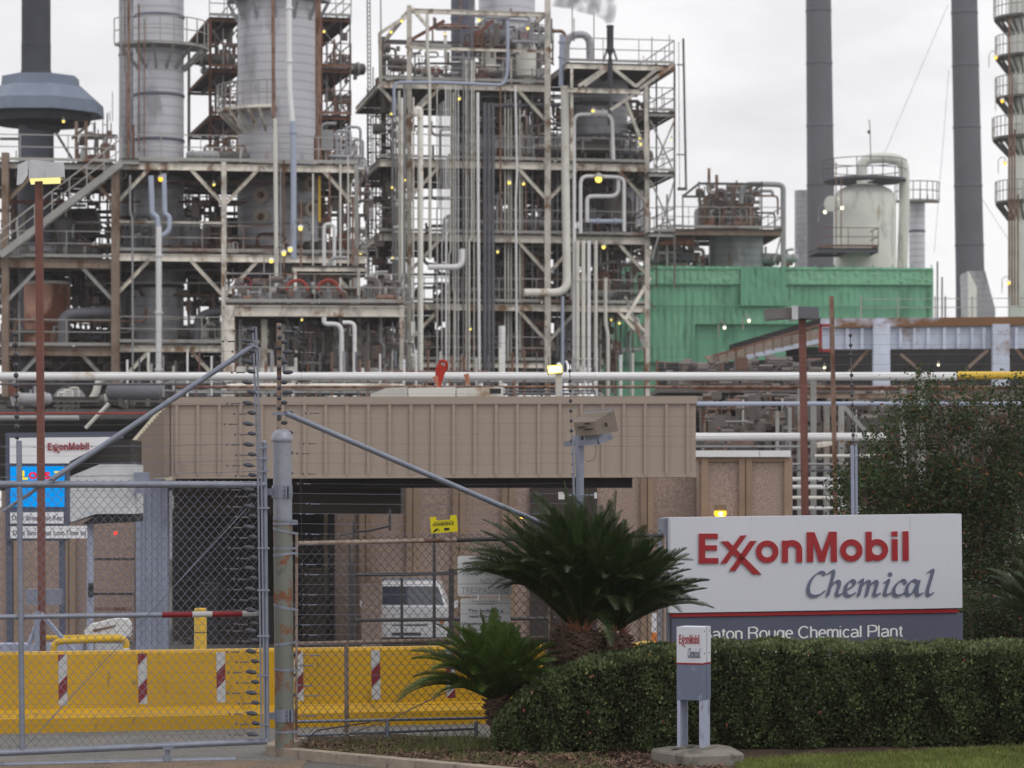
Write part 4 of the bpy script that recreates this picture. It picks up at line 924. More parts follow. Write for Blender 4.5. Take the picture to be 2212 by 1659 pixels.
tree('small_tree', 'dense small leaved tree with thin stems behind the right end of the company sign', 34.5, [(2105,1),(2070,1),(2150,1),(2205,1)],
     [(2000,1010,105,140),(2130,1000,110,140),(2215,960,70,130),(1930,1100,110,110),(2060,1150,130,120),(2170,1130,90,130),(1985,870,38,60),(2100,890,50,60),(1880,1080,70,65),(2190,1260,80,90),(2110,1290,60,90),(2150,1350,90,50),(2100,1200,60,100),(2210,1330,60,60),(1905,960,35,45)], 21, 600, 66, .055)

t = thing('shrub', 'dark bushy shrub at the foot of the tree behind the right end of the sign', 'shrub', Vector((W(2150,HOR,33).x, 33, GZ(33)))); v, f = [], []; mb = MB()
for q in range(170):
    c = W(R.uniform(2085,2280), R.uniform(1290,1430), 33+R.uniform(-.4,.4)); mb.tube([(c.x*.5+W(2150,HOR,33).x*.5, 33, GZ(33)), (c.x, c.y, c.z)], [.01,.003], 4, caps=False)
    for k in range(60): leaf(v, f, c+Vector((R.gauss(0,.1),R.gauss(0,.1),R.gauss(0,.09))), Vector((R.gauss(0,1),R.gauss(0,1),R.gauss(.2,.8))), R.uniform(.03,.06), .014, R.uniform(0,6))
mesh_from('foliage', v, f, 'tree_leaf', t); mb.build('stems', 'bark', t)
# ------------------------------------------------------------ canopy, building, yard
CR = Rig(375, 47.5, 1.2)
can = thing('entrance_canopy', 'broad tan ribbed metal entrance canopy on blue grey columns', 'canopy', CR.G(940, GZ(48)))
def zc(y): return CR.Z(375, y)
mb = MB(); expoly(mb, CR, [(375,868),(1503,866),(1503,1029),(375,1032)], 0, .12)
ct_ = [];  x = 382
while x < 1500:
    mb.obox(CR.P(x,872,-.02), CR.P(x,1027,-.02), .05, .045); x += 46.0
mb.build('fascia', 'fascia_tan', can, smooth=False)
mb = MB(); expoly(mb, CR, [(372,858),(1506,855),(1506,872),(372,875)], -.05, .2); mb.build('top_trim', 'fascia_tan', can, smooth=False)
mb = MB(); expoly(mb, CR, [(373,1026),(1504,1023),(1504,1031),(373,1034)], -.03, .16); mb.build('bottom_trim', 'fascia_tan', can, smooth=False)
# tapering wing on the left
a0, a1 = CR.P(374,866), CR.P(374,1034); d2 = 52.5; b0, b1 = W(279,974,d2), W(279,1042,d2); th = Vector((.1,.05,0))
MB().prism([a0,a1,b1,b0],[q+th for q in (a0,a1,b1,b0)]).build('side_fascia', 'fascia_tan', can, smooth=False)
mb = MB()
for i in range(1,17):
    t = i/17; mb.obox(a0.lerp(b0,t)+Vector((-.05,-.02,-.04)), a1.lerp(b1,t)+Vector((-.05,-.02,.03)), .10, .06)
mb.build('side_ribs', 'fascia_tan', can); MATS['fascia_tan']
mb = MB(); mb.obox(a0+Vector((-.03,0,.0)), b0+Vector((-.03,0,0)), .10, .10); mb.build('side_trim', 'fascia_edge', can)
mb = MB(); mb.obox(a1, b1, .08, .06); mb.build('side_trim', 'fascia_edge', can)
# roof and soffit
fz = zc(1034)
def slab(px0, px1, v0, v1, z0, z1, m, name, par, rig=CR):
    q = [rig.G(px0,0)+rig.w*v0, rig.G(px1,0)+rig.w*v0, rig.G(px1,0)+rig.w*v1, rig.G(px0,0)+rig.w*v1]
    return MB().prism([p+Vector((0,0,z0)) for p in q], [p+Vector((0,0,z1)) for p in q]).build(name, m, par, smooth=False)
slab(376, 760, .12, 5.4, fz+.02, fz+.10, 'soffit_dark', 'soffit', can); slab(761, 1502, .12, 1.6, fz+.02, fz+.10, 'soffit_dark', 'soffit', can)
slab(376, 760, .12, 5.4, fz+1.05, fz+1.12, 'roof_shade_black', 'roof', can); slab(761, 1502, .12, 1.6, fz+1.05, fz+1.12, 'roof_shade_black', 'roof', can)
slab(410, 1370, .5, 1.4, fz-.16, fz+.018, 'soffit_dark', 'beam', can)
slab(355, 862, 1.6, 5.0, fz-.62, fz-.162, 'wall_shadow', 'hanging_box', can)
for px, w_ in [(303,34),(338,33)]:
    mb = MB(); b_ = CR.G(px, GZ(48), 0, .7); mb.obox(b_, Vector((b_.x, b_.y, fz)), w_*48.2/F, .28, Vector((0,1,0))); mb.obox(b_+Vector((0,-.16,0)), Vector((b_.x,b_.y-.16,fz)), w_*48/F*.12, .03, Vector((0,1,0))); mb.build('column', 'col_blue', can)
for px in (): mb = MB(); b_ = CR.G(px, GZ(50), 0, 3.2); mb.obox(b_, Vector((b_.x, b_.y, fz)), .2, .2, Vector((0,1,0))); mb.build('column', 'col_blue', can)
# things on the canopy roof
ac = thing('rooftop_duct', 'long pale sheet metal duct lying on the canopy roof below the wind sock', 'duct', W(950,858,50))
DR = Rig(800, 50, 2)
for a, b_, t_ in [(800,880,-0),(882,984,0),(986,1087,0)]:
    plate(DR, [(a,851 if a==800 else 838),(a+34 if a==800 else a,838),(b_,836),(b_,860),(a,860)], 0, .8, 'pipe_cream', 'duct_section', ac)
plate(DR, [(1058,839),(1082,839),(1082,850),(1058,850)], -.01, .01, 'car_trim', 'grille', ac)
ws = thing('wind_sock', 'limp red wind sock hanging on a pole above the canopy roof', 'wind sock', W(955,858,51))
mb = MB(); mb.tube([W(958,860,51), W(957,775,51)], .015, 6); mb.build('pole', 'pipe_grey', ws)
mb = MB(); mb.tube([W(957,790,50.9), W(951,800,50.9), W(949,815,50.9), W(947,832,50.9), W(946,845,50.9)], [.11,.10,.075,.05,.02], 9); mb.disc_ring(W(957,788,50.9), (0.3,1,.2), .075, .03, 14, 6)
mb.build('sock', mat('sock_red', (.42,.02,.008), .6, var=.2), ws)
for i, (x, y) in enumerate([(940,825),(1007,820)]):
    mb = MB(); mb.tube([W(x,y-12,50.5), W(x+6,y+12,50.5)], [.05,.02], 6); tag(mb.build('rag', mat('rag_pink%d' % i, (.42,.16,.10), .8)), ['faded pink rag tied low beside the red wind sock','faded pink rag tied to a stay right of the wind sock'][i], 'rag')
fl = thing('flood_light', 'bright square flood light on a grey post above the canopy roof', 'flood light', W(1208,858,52))
mb = MB(); mb.obox(W(1208,860,52), W(1207,806,52), .12, .1, Vector((0,1,0))); mb.build('post', 'pipe_cream', fl)
FL = Rig(1180,51.9,0); plate(FL, [(1181,790),(1214,787),(1216,806),(1184,809)], 0, .2, 'black_steel', 'housing', fl); plate(FL, [(1183,791),(1213,789),(1214,804),(1186,807)], -.02, .015, 'glow_white', 'lens', fl)
mb = MB()
for a, b_ in [((1183,791),(1213,789)),((1213,789),(1214,804)),((1214,804),(1186,807)),((1186,807),(1183,791))]: mb.obox(FL.P(*a,-.03), FL.P(*b_,-.03), .022, .022)
mb.build('lens_rim', 'glow_yellow', fl)
# aggregate panel building
BL = Rig(700, 53.5, 1.0)
bd = thing('gate_building', 'low security building of brown pebble panels with tan ribs and white coping', 'building', BL.G(1200, GZ(54)))
gz = GZ(60)
def wall(px0, px1, ytop, v, name='wall', th_=.2, ribs=(), parent=bd, m='aggregate', coping=False):
    q = [BL.G(px0,0)+BL.w*v, BL.G(px1,0)+BL.w*v, BL.G(px1,0)+BL.w*(v+th_), BL.G(px0,0)+BL.w*(v+th_)]; zt = BL.Z(px0, ytop, v)
    MB().prism([p+Vector((0,0,gz)) for p in q], [p+Vector((0,0,zt)) for p in q]).build(name, m, parent, smooth=False)
    for r in ribs:
        for dx in (-7.5, 7.5):
            b_ = BL.G(r+dx, gz)+BL.w*(v-.04); MB().obox(b_, Vector((b_.x,b_.y,zt)), .115, .08, Vector((0,1,0))).build('panel_rib', 'panel_rib', parent)
wall(-40, 290, 1100, 0, ribs=(30, 150))
wall(205, 289, 1100, .6)
wall(700, 1500, 1020, 0, ribs=(790, 892, 992, 1098, 1398))
wall(1503, 1704, 988, -.6, ribs=(1603,), th_=6)
for a in (1516, 1693): b_ = BL.G(a, gz)+BL.w*(-.64); MB().obox(b_, Vector((b_.x,b_.y,BL.Z(1503,988,-.6))), .13, .08, Vector((0,1,0))).build('panel_rib', 'panel_rib', bd)
mb = MB(); expoly(mb, BL, [(1503,988),(1706,988),(1706,997),(1503,997)], -.66, -.58); mb.build('panel_rib', 'panel_rib', bd)
mb = MB(); expoly(mb, BL, [(1500,973),(1640,973),(1640,987),(1500,987)], -.75, 5.6); expoly(mb, BL, [(1641.5,973),(1708,973),(1708,987),(1641.5,987)], -.75, 5.6); mb.build('coping', 'coping_white', bd)
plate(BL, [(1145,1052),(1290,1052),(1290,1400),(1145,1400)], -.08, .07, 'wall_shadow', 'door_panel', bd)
plate(BL, [(372,1100),(720,1100),(720,1460),(372,1460)], 4.6, .2, 'roof_shade_black', 'dark_bay', bd)  # near-black back plane stands in for the deep shade of the bay
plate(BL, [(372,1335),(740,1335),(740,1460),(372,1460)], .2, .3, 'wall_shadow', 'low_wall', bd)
plate(BL, [(708,1110),(722,1110),(722,1460),(708,1460)], -.3, 4.5, 'roof_shade_black', 'bay_wall', bd)
plate(BL, [(372,1055),(720,1055),(720,1070),(372,1070)], .3, 4.8, 'roof_shade_black', 'bay_ceiling', bd)
def lampbox(px, py, d, label, s=1, glow='glow_amber'):
    t = thing('wall_lamp', label, 'lamp', W(px, py, d)); r = s*d/F
    MB().box(*[v for v in (t.location.x-12*r, t.location.x+12*r, d-.02, d+.1, t.location.z+2*r, t.location.z+16*r)]).build('housing', 'tan_box', t)
    mb = MB(); mb.lathe((t.location.x, d, t.location.z), [(.001,-13*r),(6*r,-12*r),(13*r,-5*r),(13*r,3*r),(.001,3.5*r)], 16); mb.build('lens', glow, t)
    mb = MB(); mb.sphere((t.location.x, d-13*r, t.location.z-3*r), 5*r, 8, 6); mb.build('bulb', 'glow_white', t); return t
lampbox(1556, 1107, 52.5, 'lit amber wall lamp on the pebble wall just above the company sign')
lampbox(1127, 1116, 53.2, 'tiny lit amber lamp on the wall beside the big palm', .35)
# open fronted interior clutter
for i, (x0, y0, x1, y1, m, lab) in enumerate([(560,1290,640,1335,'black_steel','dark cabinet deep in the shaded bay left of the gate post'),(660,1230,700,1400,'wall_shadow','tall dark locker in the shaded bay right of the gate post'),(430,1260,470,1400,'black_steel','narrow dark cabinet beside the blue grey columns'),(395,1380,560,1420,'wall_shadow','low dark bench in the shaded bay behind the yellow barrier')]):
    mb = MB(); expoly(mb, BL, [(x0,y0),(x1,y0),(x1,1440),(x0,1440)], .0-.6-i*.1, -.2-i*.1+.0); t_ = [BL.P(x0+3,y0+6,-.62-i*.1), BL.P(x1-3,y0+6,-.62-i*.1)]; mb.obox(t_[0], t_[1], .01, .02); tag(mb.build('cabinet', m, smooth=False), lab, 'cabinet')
plate(BL, [(781,1262),(824,1262),(824,1460),(781,1460)], -3.3, .5, 'aggregate', 'column_box', bd, label='pebble faced pier in front of the parked truck')
# booth on the left with sloping roof
bo = thing('guard_booth', 'white plastered guard booth roof with a pale sloping edge under the canopy wing', 'guard booth', W(220,1400,45))
BO = Rig(130, 44, 3)
plate(BO, [(125,1040),(215,1003),(292,1003),(292,1110),(208,1110),(136,1133)], 0, 1.6, 'plaster', 'plaster_fascia', bo)
plate(BO, [(209,1112),(292,1112),(292,1128),(175,1133)], .1, 1.6, 'roof_shade_black', 'underside', bo)
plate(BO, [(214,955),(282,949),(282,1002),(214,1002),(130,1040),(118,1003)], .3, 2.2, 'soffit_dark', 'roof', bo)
plate(BO, [(112,993),(214,944),(222,950),(120,1004)], -.12, .5, 'fascia_edge', 'roof_edge', bo)
mb = MB(); mb.tube([BO.P(195,1130,.3), BO.P(195,1470,.3)], .055, 8); mb.build('post', 'leg_blue', bo)
plate(BO, [(190,1260),(201,1260),(201,1290),(190,1290)], .12, .1, 'car_trim', 'card_reader', bo)
mb = MB(); mb.sphere(BO.P(250,1152,.5), .03, 8, 6); mb.build('signal_lamp', 'glow_red', bo)
plate(BO, [(290,1020),(320,1020),(320,1066),(290,1066)], -.1, .3, 'col_blue', 'junction_box', bo)
for y in (1208, 1283, 1405): mb = MB(); mb.tube([BO.P(200,y,.6), BO.P(290,y,.6)], .018, 6); mb.build('rail', 'black_steel', bo)
plate(BO, [(200,1312),(285,1312),(285,1320),(200,1320)], .6, .05, 'pipe_rust', 'red_rail', bo)
# led board
LB = Rig(15, 41, 2)
lb = thing('led_board', 'roadside safety board with bright blue screen and white lettered panels', 'sign board', LB.G(110, GZ(41)))
plate(LB, [(12,935),(262,932),(262,946),(146,1003),(146,1168),(12,1168)], .02, .3, 'sign_slate', 'frame', lb)
plate(LB, [(21,946),(238,944),(238,952),(150,997),(150,1001),(21,1001)], -.01, .02, 'sheet_white', 'name_panel', lb)
plate(LB, [(22,1008),(139,1007),(139,1095),(22,1095)], -.01, .02, 'led_blue', 'screen', lb)
plate(LB, [(22,1107),(137,1106),(137,1131),(22,1131)], -.01, .02, 'sheet_white', 'message_panel', lb)
plate(LB, [(22,1137),(188,1136),(188,1163),(22,1163)], -.01, .02, 'sheet_white', 'message_panel', lb)
text('lettering', 'Days Since Last Rec', LB, 26, 1124, 11, 'letter_navy', lb, 108, -.01, .02); text('lettering', 'Days Since Last Lost Time Inj', LB, 28, 1156, 11, 'letter_navy', lb, 158, -.01, .02)
fl_ = lambda x, y: (103+(x-137)*(192-103)/(1477-137), 956+(y-148)*(978-956)/(423-148))
for ch_, pl in EXX: solid(LB, pl, -.01, .02, fl_, 'letter', 'sign_red', lb)
text('screen_text', 'L', LB, 48, 1035, 18, 'led_yellow', lb, 12, -.012, .05); text('screen_text', 'O', LB, 62, 1034, 14, 'led_red', lb, 18, -.012, .05); text('screen_text', 'S', LB, 95, 1034, 14, 'led_red', lb, 13, -.012, .06); text('screen_text', 'T', LB, 117, 1034, 16, 'led_yellow', lb, 14, -.012, .04)
for x in (20, 134): mb = MB(); mb.obox(LB.P(x,1168,.1), LB.G(x, GZ(41))+LB.w*.1, .08, .08, Vector((0,1,0))); mb.build('leg', 'sign_slate', lb)
# light poles
def polelamp(px, ytop, ybot, d, w_, label, col, box, lit, slant=3):
    t = thing('light_pole', label, 'light pole', W(px+slant, HOR, d)); t.location.z = GZ(d); WORLD[t.name] = t.location.copy()
    mb = MB(); p = W(px, ytop, d); q = Vector((W(px+slant, HOR, d).x, d, GZ(d))); mb.obox(p, q, w_*d/F, w_*d/F, Vector((0,1,0))); mb.obox(q, q+Vector((0,0,.02)), .35, .35); mb.build('pole', col, t); return t
lp = polelamp(84, 392, 1400, 39, 15, 'rusty red light pole with pale twin box lamp in front of the blue screen board', 'steel_red', None, True, 8)
LP = Rig(62, 38.9, 8)
plate(LP, [(61,348),(68,345),(138,352),(139,382),(62,385)], 0, .45, 'coping_white' if False else 'plaster', 'lamp_housing', lp)
plate(LP, [(36,400),(38,356),(60,346),(60,378),(48,396)], -.05, .04, 'plaster', 'shade', lp)
plate(LP, [(64,385.5),(130,383),(129,390),(65,392)], .03, .4, 'glow_tube', 'lens', lp)
mb = MB()
for x1_, y1_ in [(60,1400),(160,1408)]: mb.obox(W(88,1325,38.8), W(x1_,y1_,38.7), .07, .05)
mb.obox(W(80,1320,38.7), W(80,1405,38.7), .07, .05, Vector((0,1,0))); mb.build('base_strut', 'col_blue', lp)
lq = polelamp(1733, 690, 1400, 56, 15, 'rusty red light pole with flat dark twin lamp heads right of the gate building', 'steel_red', None, False, 10)
LQ = Rig(1656, 55.9, 0)
plate(LQ, [(1655,668),(1712,664),(1712,686),(1658,690)], -.2, .6, 'steel_dark', 'lamp_head', lq); plate(LQ, [(1722,662),(1768,664),(1770,688),(1724,687)], -.2, .6, 'stack_slate', 'lamp_head', lq)
plate(LQ, [(1711,660),(1724,660),(1724,690),(1711,690)], -.25, .7, 'plaster', 'bracket', lq)
ro = polelamp(1796, 640, 1400, 58, 9, 'thin rust streaked pole without a lamp right of the red light pole', 'pipe_rust', None, False, 14)
ro.name = 'rusty_pole'; ro['category'] = 'pole'; WORLD['rusty_pole'] = ro.location.copy()
# yellow things
yb = thing('bollard', 'round yellow bollard with dark band standing behind the striped gate rail', 'bollard', W(433,HOR,34)); yb.location.z = GZ(34); WORLD[yb.name] = yb.location.copy()
r_ = 13.5*34/F; p = W(433,1313,34); mb = MB(); mb.lathe((p.x,34,0), [(r_,GZ(34)),(r_,p.z-.02),(r_*.85,p.z-.003),(.001,p.z)], 20); mb.build('post', 'yellow_paint', yb)
mb = MB(); zt = W(433,1366,34).z; mb.lathe((p.x,34,zt), [(r_*1.01,-.006),(r_*1.02,0),(r_*1.01,.006)], 20); mb.build('band', 'black_steel', yb)
yr = thing('guard_rail', 'low yellow pipe guard rail frame behind the barrier at the left', 'guard rail', W(170,HOR,38)); yr.location.z = GZ(38); WORLD[yr.name] = yr.location.copy()
gpt = lambda x, y, d: W(x, y, d)
for pts, rr_ in [([gpt(116,1460,36.5), gpt(116,1386,36.5), gpt(273,1379,36.5), gpt(273,1460,36.5)], .043), ([gpt(67,1460,39.5), gpt(67,1378,39.5), gpt(185,1376,39.5), gpt(262,1375,39.5)], .032)]:
    mb = MB(); mb.tube(fillet(pts, .10, 5), rr_, 12); mb.build('pipe', 'yellow_paint', yr)
mb = MB(); p = gpt(273,1400,36.5); mb.tube([p, p-Vector((0,0,.3))], .046, 12); mb.build('white_sleeve', 'coping_white', yr)
am = thing('barrier_machine', 'white wedge shaped barrier arm cover standing behind the yellow rail', 'barrier arm', W(230,1420,40))
AM = Rig(180,39.8,5); plate(AM, [(181,1362),(192,1351),(255,1336),(275,1340),(281,1352),(281,1375),(205,1378),(185,1374)], 0, .6, 'coping_white', 'cover', am); plate(AM, [(200,1360),(250,1350),(250,1354),(203,1366)], -.01, .02, 'pipe_rust', 'stripe', am)
mb = MB(); mb.obox(AM.P(230,1378,.3), Vector((AM.P(230,1378,.3).x, 40.1, GZ(40))), .25, .25, Vector((0,1,0))); mb.build('base', 'plaster', am)
for i, (x0, x1, m, lab) in enumerate([(-30,175,'leg_blue','low grey blue concrete curb behind the left end of the yellow barrier'),(205,262,'plaster','short grey curb block left of the blue grey columns')]):
    mb = MB(); expoly(mb, AM, [(x0,1392),(x1,1392),(x1,1440),(x0,1440)], -.4+i*.3, .1+i*.3); tag(mb.build('curb_block', m, smooth=False), lab, 'curb block')
eb = thing('meter_boxes', 'two grey electrical boxes mounted beside the rusty light pole', 'electrical box', W(85,1320,40.5))
for a, b_ in [(55,82),(96,132)]: plate(Rig(55,40.4,0), [(a,1273),(b_,1273),(b_,1306),(a,1306)], 0, .2, 'galv', 'box', eb)
mb = MB(); mb.tube([W(93,1306,40.5), W(93,1440,40.5)], .02, 6); mb.build('conduit', 'galv', eb)
dl = thing('delineator', 'orange and white striped delineator post behind the big palm', 'post', W(1413,HOR,34)); dl.location.z = GZ(34); WORLD[dl.name] = dl.location.copy()
for y0, y1, m in [(1325,1342,'car_white'),(1342,1366,'car_white'),(1366,1395,'valve_orange'),(1395,1500,'valve_orange')]:
    mb = MB(); mb.tube([W(1413,y0,34), W(1413,y1,34)], .032, 10); mb.build('band', m, dl)
mb = MB(); BRR = Rig(1395,32,20); expoly(mb, BRR, [(1400,1395),(1430,1388),(1436,1392),(1440,1540),(1395,1540)], 0, .5); tag(mb.build('barrier_block', 'barrier_yellow', smooth=False), 'short yellow barrier block between the big palm and the company sign', 'barrier')
# parked truck
def truck(name, label, x0px, d, wd_, parent_cat='truck', yaw=0.0):
    x0 = W(x0px, HOR, d).x; g = GZ(d); k_z = .68; t = thing(name, label, parent_cat, (x0+wd_/2, d, g)); cx = x0+wd_/2; h = wd_/2
    def ring(y, secs): return [Vector((cx+sx*h, y, g+z_*k_z)) for sx, z_ in secs]
    low = [(-.96,.42),(-1,.6),(-1,1.0),(-.94,1.12),(.94,1.12),(1,1.0),(1,.6),(.96,.42)]
    mb = MB(); a = ring(d, [(x*.93, z_*.97) for x, z_ in low]); b_ = ring(d+.25, low); c = ring(d+4.6, low); mb.prism(a, b_); mb.prism(b_, c)
    mb.build('body', 'car_white', t, smooth=False)
    gb = [(-.93,1.12),(-.74,1.70),(-.66,1.78),(.66,1.78),(.74,1.70),(.93,1.12)]
    f_ = [Vector((cx+sx*h, d+1.15+(z_-1.12)*.75, g+z_*k_z)) for sx, z_ in gb]; bk = [Vector((cx+sx*h, d+3.6, g+z_*k_z)) for sx, z_ in gb]; mb = MB(); mb.prism(f_, bk); mb.build('cab', 'car_white', t, smooth=False)
    ws_ = [(-.86,1.16),(-.70,1.64),(.70,1.64),(.86,1.16)]; q = [Vector((cx+sx*h, d+1.15+(z_-1.12)*.75-.012, g+z_*k_z)) for sx, z_ in ws_]; MB().prism(q, [p_+Vector((0,.02,.008)) for p_ in q]).build('windscreen', 'car_glass', t, smooth=False)
    mb = MB(); mb.box(cx-h*.3, cx+h*.5, d-.02, d-.004, g+.46, g+.485); mb.build('grille', 'car_trim', t)
    mb = MB(); mb.box(cx-h*.96, cx+h*.96, d-.09, d-.003, g+0.258, g+0.422); mb.build('bumper', 'car_white', t); mb = MB(); mb.box(cx-h*.35, cx+h*.35, d-.10, d-.092, g+0.286, g+0.340); mb.build('air_intake', 'car_trim', t)
    for s_ in (-1, 1):
        mb = MB(); mb.box(min(cx+s_*h*.58,cx+s_*h*.9), max(cx+s_*h*.58,cx+s_*h*.9), d-.025, d-.004, g+0.517, g+0.646); mb.build('headlight', 'lamp_clear', t)
        mb = MB(); mb.box(min(cx+s_*h*.80,cx+s_*h*.9), max(cx+s_*h*.80,cx+s_*h*.9), d-.034, d-.027, g+0.503, g+0.558); mb.build('indicator', 'valve_orange', t)
        mb = MB(); mb.box(min(cx+s_*h*1.02,cx+s_*h*1.2), max(cx+s_*h*1.02,cx+s_*h*1.2), d+1.2, d+1.32, g+0.734, g+0.870); mb.build('mirror', 'car_white', t)
        for yy in (.9, 3.9): mb = MB(); mb.cyl((cx+s_*h*.80, d+yy, g+.30), (cx+s_*h*.985, d+yy, g+.30), .30, 20); mb.build('wheel', 'rubber', t)
    for yy in (1.9, 3.2): mb = MB(); mb.tube([(cx-h*.7, d+yy, g+1.251), (cx+h*.7, d+yy, g+1.251)], .02, 6); mb.build('roof_rack', 'galv', t)
    return t
truck('pickup_truck', 'white truck parked nose out behind the chain link fence', 788, 50.5, 1.52)
# ------------------------------------------------------------ process plant
def railing(mb, a, b_, h=1.05, n=None, r=.024):
    a, b_ = Vector(a), Vector(b_); L_ = (b_-a).length; n = n or max(2, int(L_/1.5))
    up = Vector((0,0,1))
    for k in (h, h*.55): mb.obox(a+up*k, b_+up*k, r*1.6, r*1.6)
    mb.obox(a+up*.1, b_+up*.1, .02, .12)
    for i in range(n+1): p = a.lerp(b_, i/n); mb.obox(p, p+up*h, r*1.5, r*1.5, Vector((0,1,0)))
class Steel:
    """a steel frame: columns and beams given in pixels on its front plane"""
    def __init__(s, name, label, px0, d0, a=12, deep=8, cat='steel frame'):
        s.r = Rig(px0, d0, a); s.deep = deep; s.g = -.45; s.t = thing(name, label, cat, s.r.G(px0, -.45))
        s.px0 = px0
    def col(s, px, ytop, ybot=None, w_=12, m='steel_cream', v=0, deep=None, back=True):
        d = s.r.P(px, HOR, v).y; wm = w_*.88*d/F; zt = s.r.Z(px, ytop, v); zb = s.g if ybot is None else s.r.Z(px, ybot, v)
        for vb in ([0, s.deep] if back else [0]):
            p = s.r.G(px, zb, v, vb); MB().ibeam(p, Vector((p.x,p.y,zt)), wm, wm, Vector((0,1,0))).build('column', m if not vb or s.deep < 5 else 'steel_dark', s.t)  # back row coloured darker to imitate the shaded frame interior
    def level(s, px0, px1, y, h=13, m='steel_cream', deck=True, rail='rail_grey', railm=None, cols=None, knees=(), v=0, side=True, deep=None, km=None, midrail=True):
        r = s.r; dp = s.deep if deep is None else deep; z_ = r.Z(px0, y, v); hm = h*.86*r.P(px0,HOR,v).y/F
        a, b_ = r.G(px0, z_-hm/2, v), r.G(px1, z_-hm/2, v)
        MB().ibeam(a, b_, hm*.55, hm).build('beam', m, s.t)
        A_, B_ = a+r.w*dp, b_+r.w*dp
        if dp: MB().ibeam(A_, B_, hm*.5, hm).build('beam', 'steel_dark' if dp > 4 else m, s.t)  # back beam in darker colour for the shade inside deep frames
        if side and dp:
            MB().ibeam(a, A_, hm*.5, hm*.9).build('beam', m, s.t); MB().ibeam(b_, B_, hm*.5, hm*.9).build('beam', m, s.t)
        if deck and dp:
            mb = MB(); q = [a, b_, B_, A_]; up = Vector((0,0,hm/2+.02)); mb.prism([p+up for p in q], [p+up+Vector((0,0,.06)) for p in q]); dk = mb.build('deck', 'deck_dark', s.t)
            n = max(2, int((b_-a).length/1.8)); mb = MB()
            for i in range(1, n): p = a.lerp(b_, i/n); mb.obox(p+Vector((0,0,hm*.2)), p+r.w*dp+Vector((0,0,hm*.2)), .1, .2)
            mb.build('joists', 'steel_dark', dk)
        if rail:
            up = Vector((0,0,hm/2+.08)); mb = MB(); railing(mb, a+up-r.w*.05, b_+up-r.w*.05); mb.build('railing', rail, s.t)
            if side and dp: mb = MB(); railing(mb, b_+up, B_+up); mb.build('railing', rail, s.t)
        for kx, dirn in knees:
            p = r.G(kx, z_-hm, v); L_ = 1.35; k1 = p+r.u*L_*dirn+Vector((0,0,.1)); k0 = p-Vector((0,0,L_))
            MB().ibeam(k0, k1, .12, .14).build('brace', km or m, s.t)
        return z_
    def brace(s, a, b_, w_=6, m='steel_cream', v=0, v2=None):
        p, q = s.r.P(*a, v), s.r.P(*b_, v if v2 is None else v2); wm = w_*p.y/F; MB().obox(p, q, wm, wm).build('brace', m, s.t)
    def stair(s, a, b_, m='steel_cream', v=-.8, wd_=.8, rail='rail_grey'):
        r = s.r; p, q = r.P(*a, v), r.P(*b_, v); back = r.w*wd_; mb = MB(); mb.obox(p, q, .08, .26); mb.obox(p+back, q+back, .08, .26); n = int(abs(p.z-q.z)/.22)
        for i in range(n): c = p.lerp(q, i/n); mb.obox(c, c+back, .24, .03)
        sr = mb.build('stair', m, s.t); up = Vector((0,0,.95)); mb = MB(); mb.obox(p+up, q+up, .05, .05); mb.obox(p+up*.55, q+up*.55, .04, .04)
        for i in range(8): c = p.lerp(q, i/7); mb.obox(c, c+up, .04, .04, Vector((0,1,0)))
        mb.build('stair_rail', rail, sr)
def pipe(label, group, rig, pts, wpx, m, v=0, bend=2.2, cat='pipe', n=10, flange=0, name='pipe'):
    P_ = [rig.P(p[0], p[1], p[2] if len(p) > 2 else v) for p in pts]; r_ = wpx/2*P_[0].y/F; mb = MB(); q = fillet(P_, r_*2*bend, 5) if len(P_) > 2 else P_
    mb.tube(q, r_, n)
    for k in range(flange):
        t = (k+.5)/flange; c = P_[0].lerp(P_[1], t); d_ = (P_[1]-P_[0]).normalized(); mb.tube([c-d_*r_*.35, c+d_*r_*.35], r_*1.45, n)
    o = mb.build(name, m, origin=P_[-1]); tag(o, label, cat, group); return o
def vessel(name, label, px, wpx, ytop, ybot, d, m, dome=False, ladder=True, cat='vessel', rings=(), manways=(), rig=None, base=None):
    c = W(px, HOR, d); r_ = wpx/2*d/F; zt = EYE+(HOR-ytop)*d/F; zb = -.45 if ybot is None else EYE+(HOR-ybot)*d/F
    t = thing(name, label, cat, (c.x, d, zb)); mb = MB(); h = zt-zb
    prof = [(r_,0)]+[(r_, h*i/12) for i in range(1,12)]+[(r_,h-(r_*.5 if dome else 0))]
    if dome: prof += [(r_*math.cos(a), h-r_*.5+r_*.5*math.sin(a)) for a in [math.radians(q) for q in (15,30,45,60,75,89.9)]]
    else: prof += [(.001,h)]
    mb.lathe((c.x,d,zb), prof, 40); mb.build('shell', m, t)
    for y in rings: z_ = EYE+(HOR-y)*d/F; mb = MB(); mb.lathe((c.x,d,z_), [(r_*1.001,-.07),(r_*1.035,-.05),(r_*1.035,.05),(r_*1.001,.07)], 40); mb.build('band', 'vessel_slate' if m != 'vessel_white' else 'steel_grey', t)
    for mx_, my in manways:
        z_ = EYE+(HOR-my)*d/F; ax = (mx_-CX)*(d-r_)/F-c.x; an = math.asin(max(-.95,min(.95,ax/r_))); dr = Vector((math.sin(an), -math.cos(an), 0)); p = Vector((c.x, d, z_))+dr*r_
        mb = MB(); mb.tube([p-dr*.1, p+dr*.28], .24, 16); mb.tube([p+dr*.28, p+dr*.36], .33, 18); mw = mb.build('manway', 'manway_tan', t); mb = MB(); mb.tube([p+dr*.36, p+dr*.39], .15, 12); mb.build('manway_cover', 'pipe_rust', mw)
    t['r'] = r_; return t
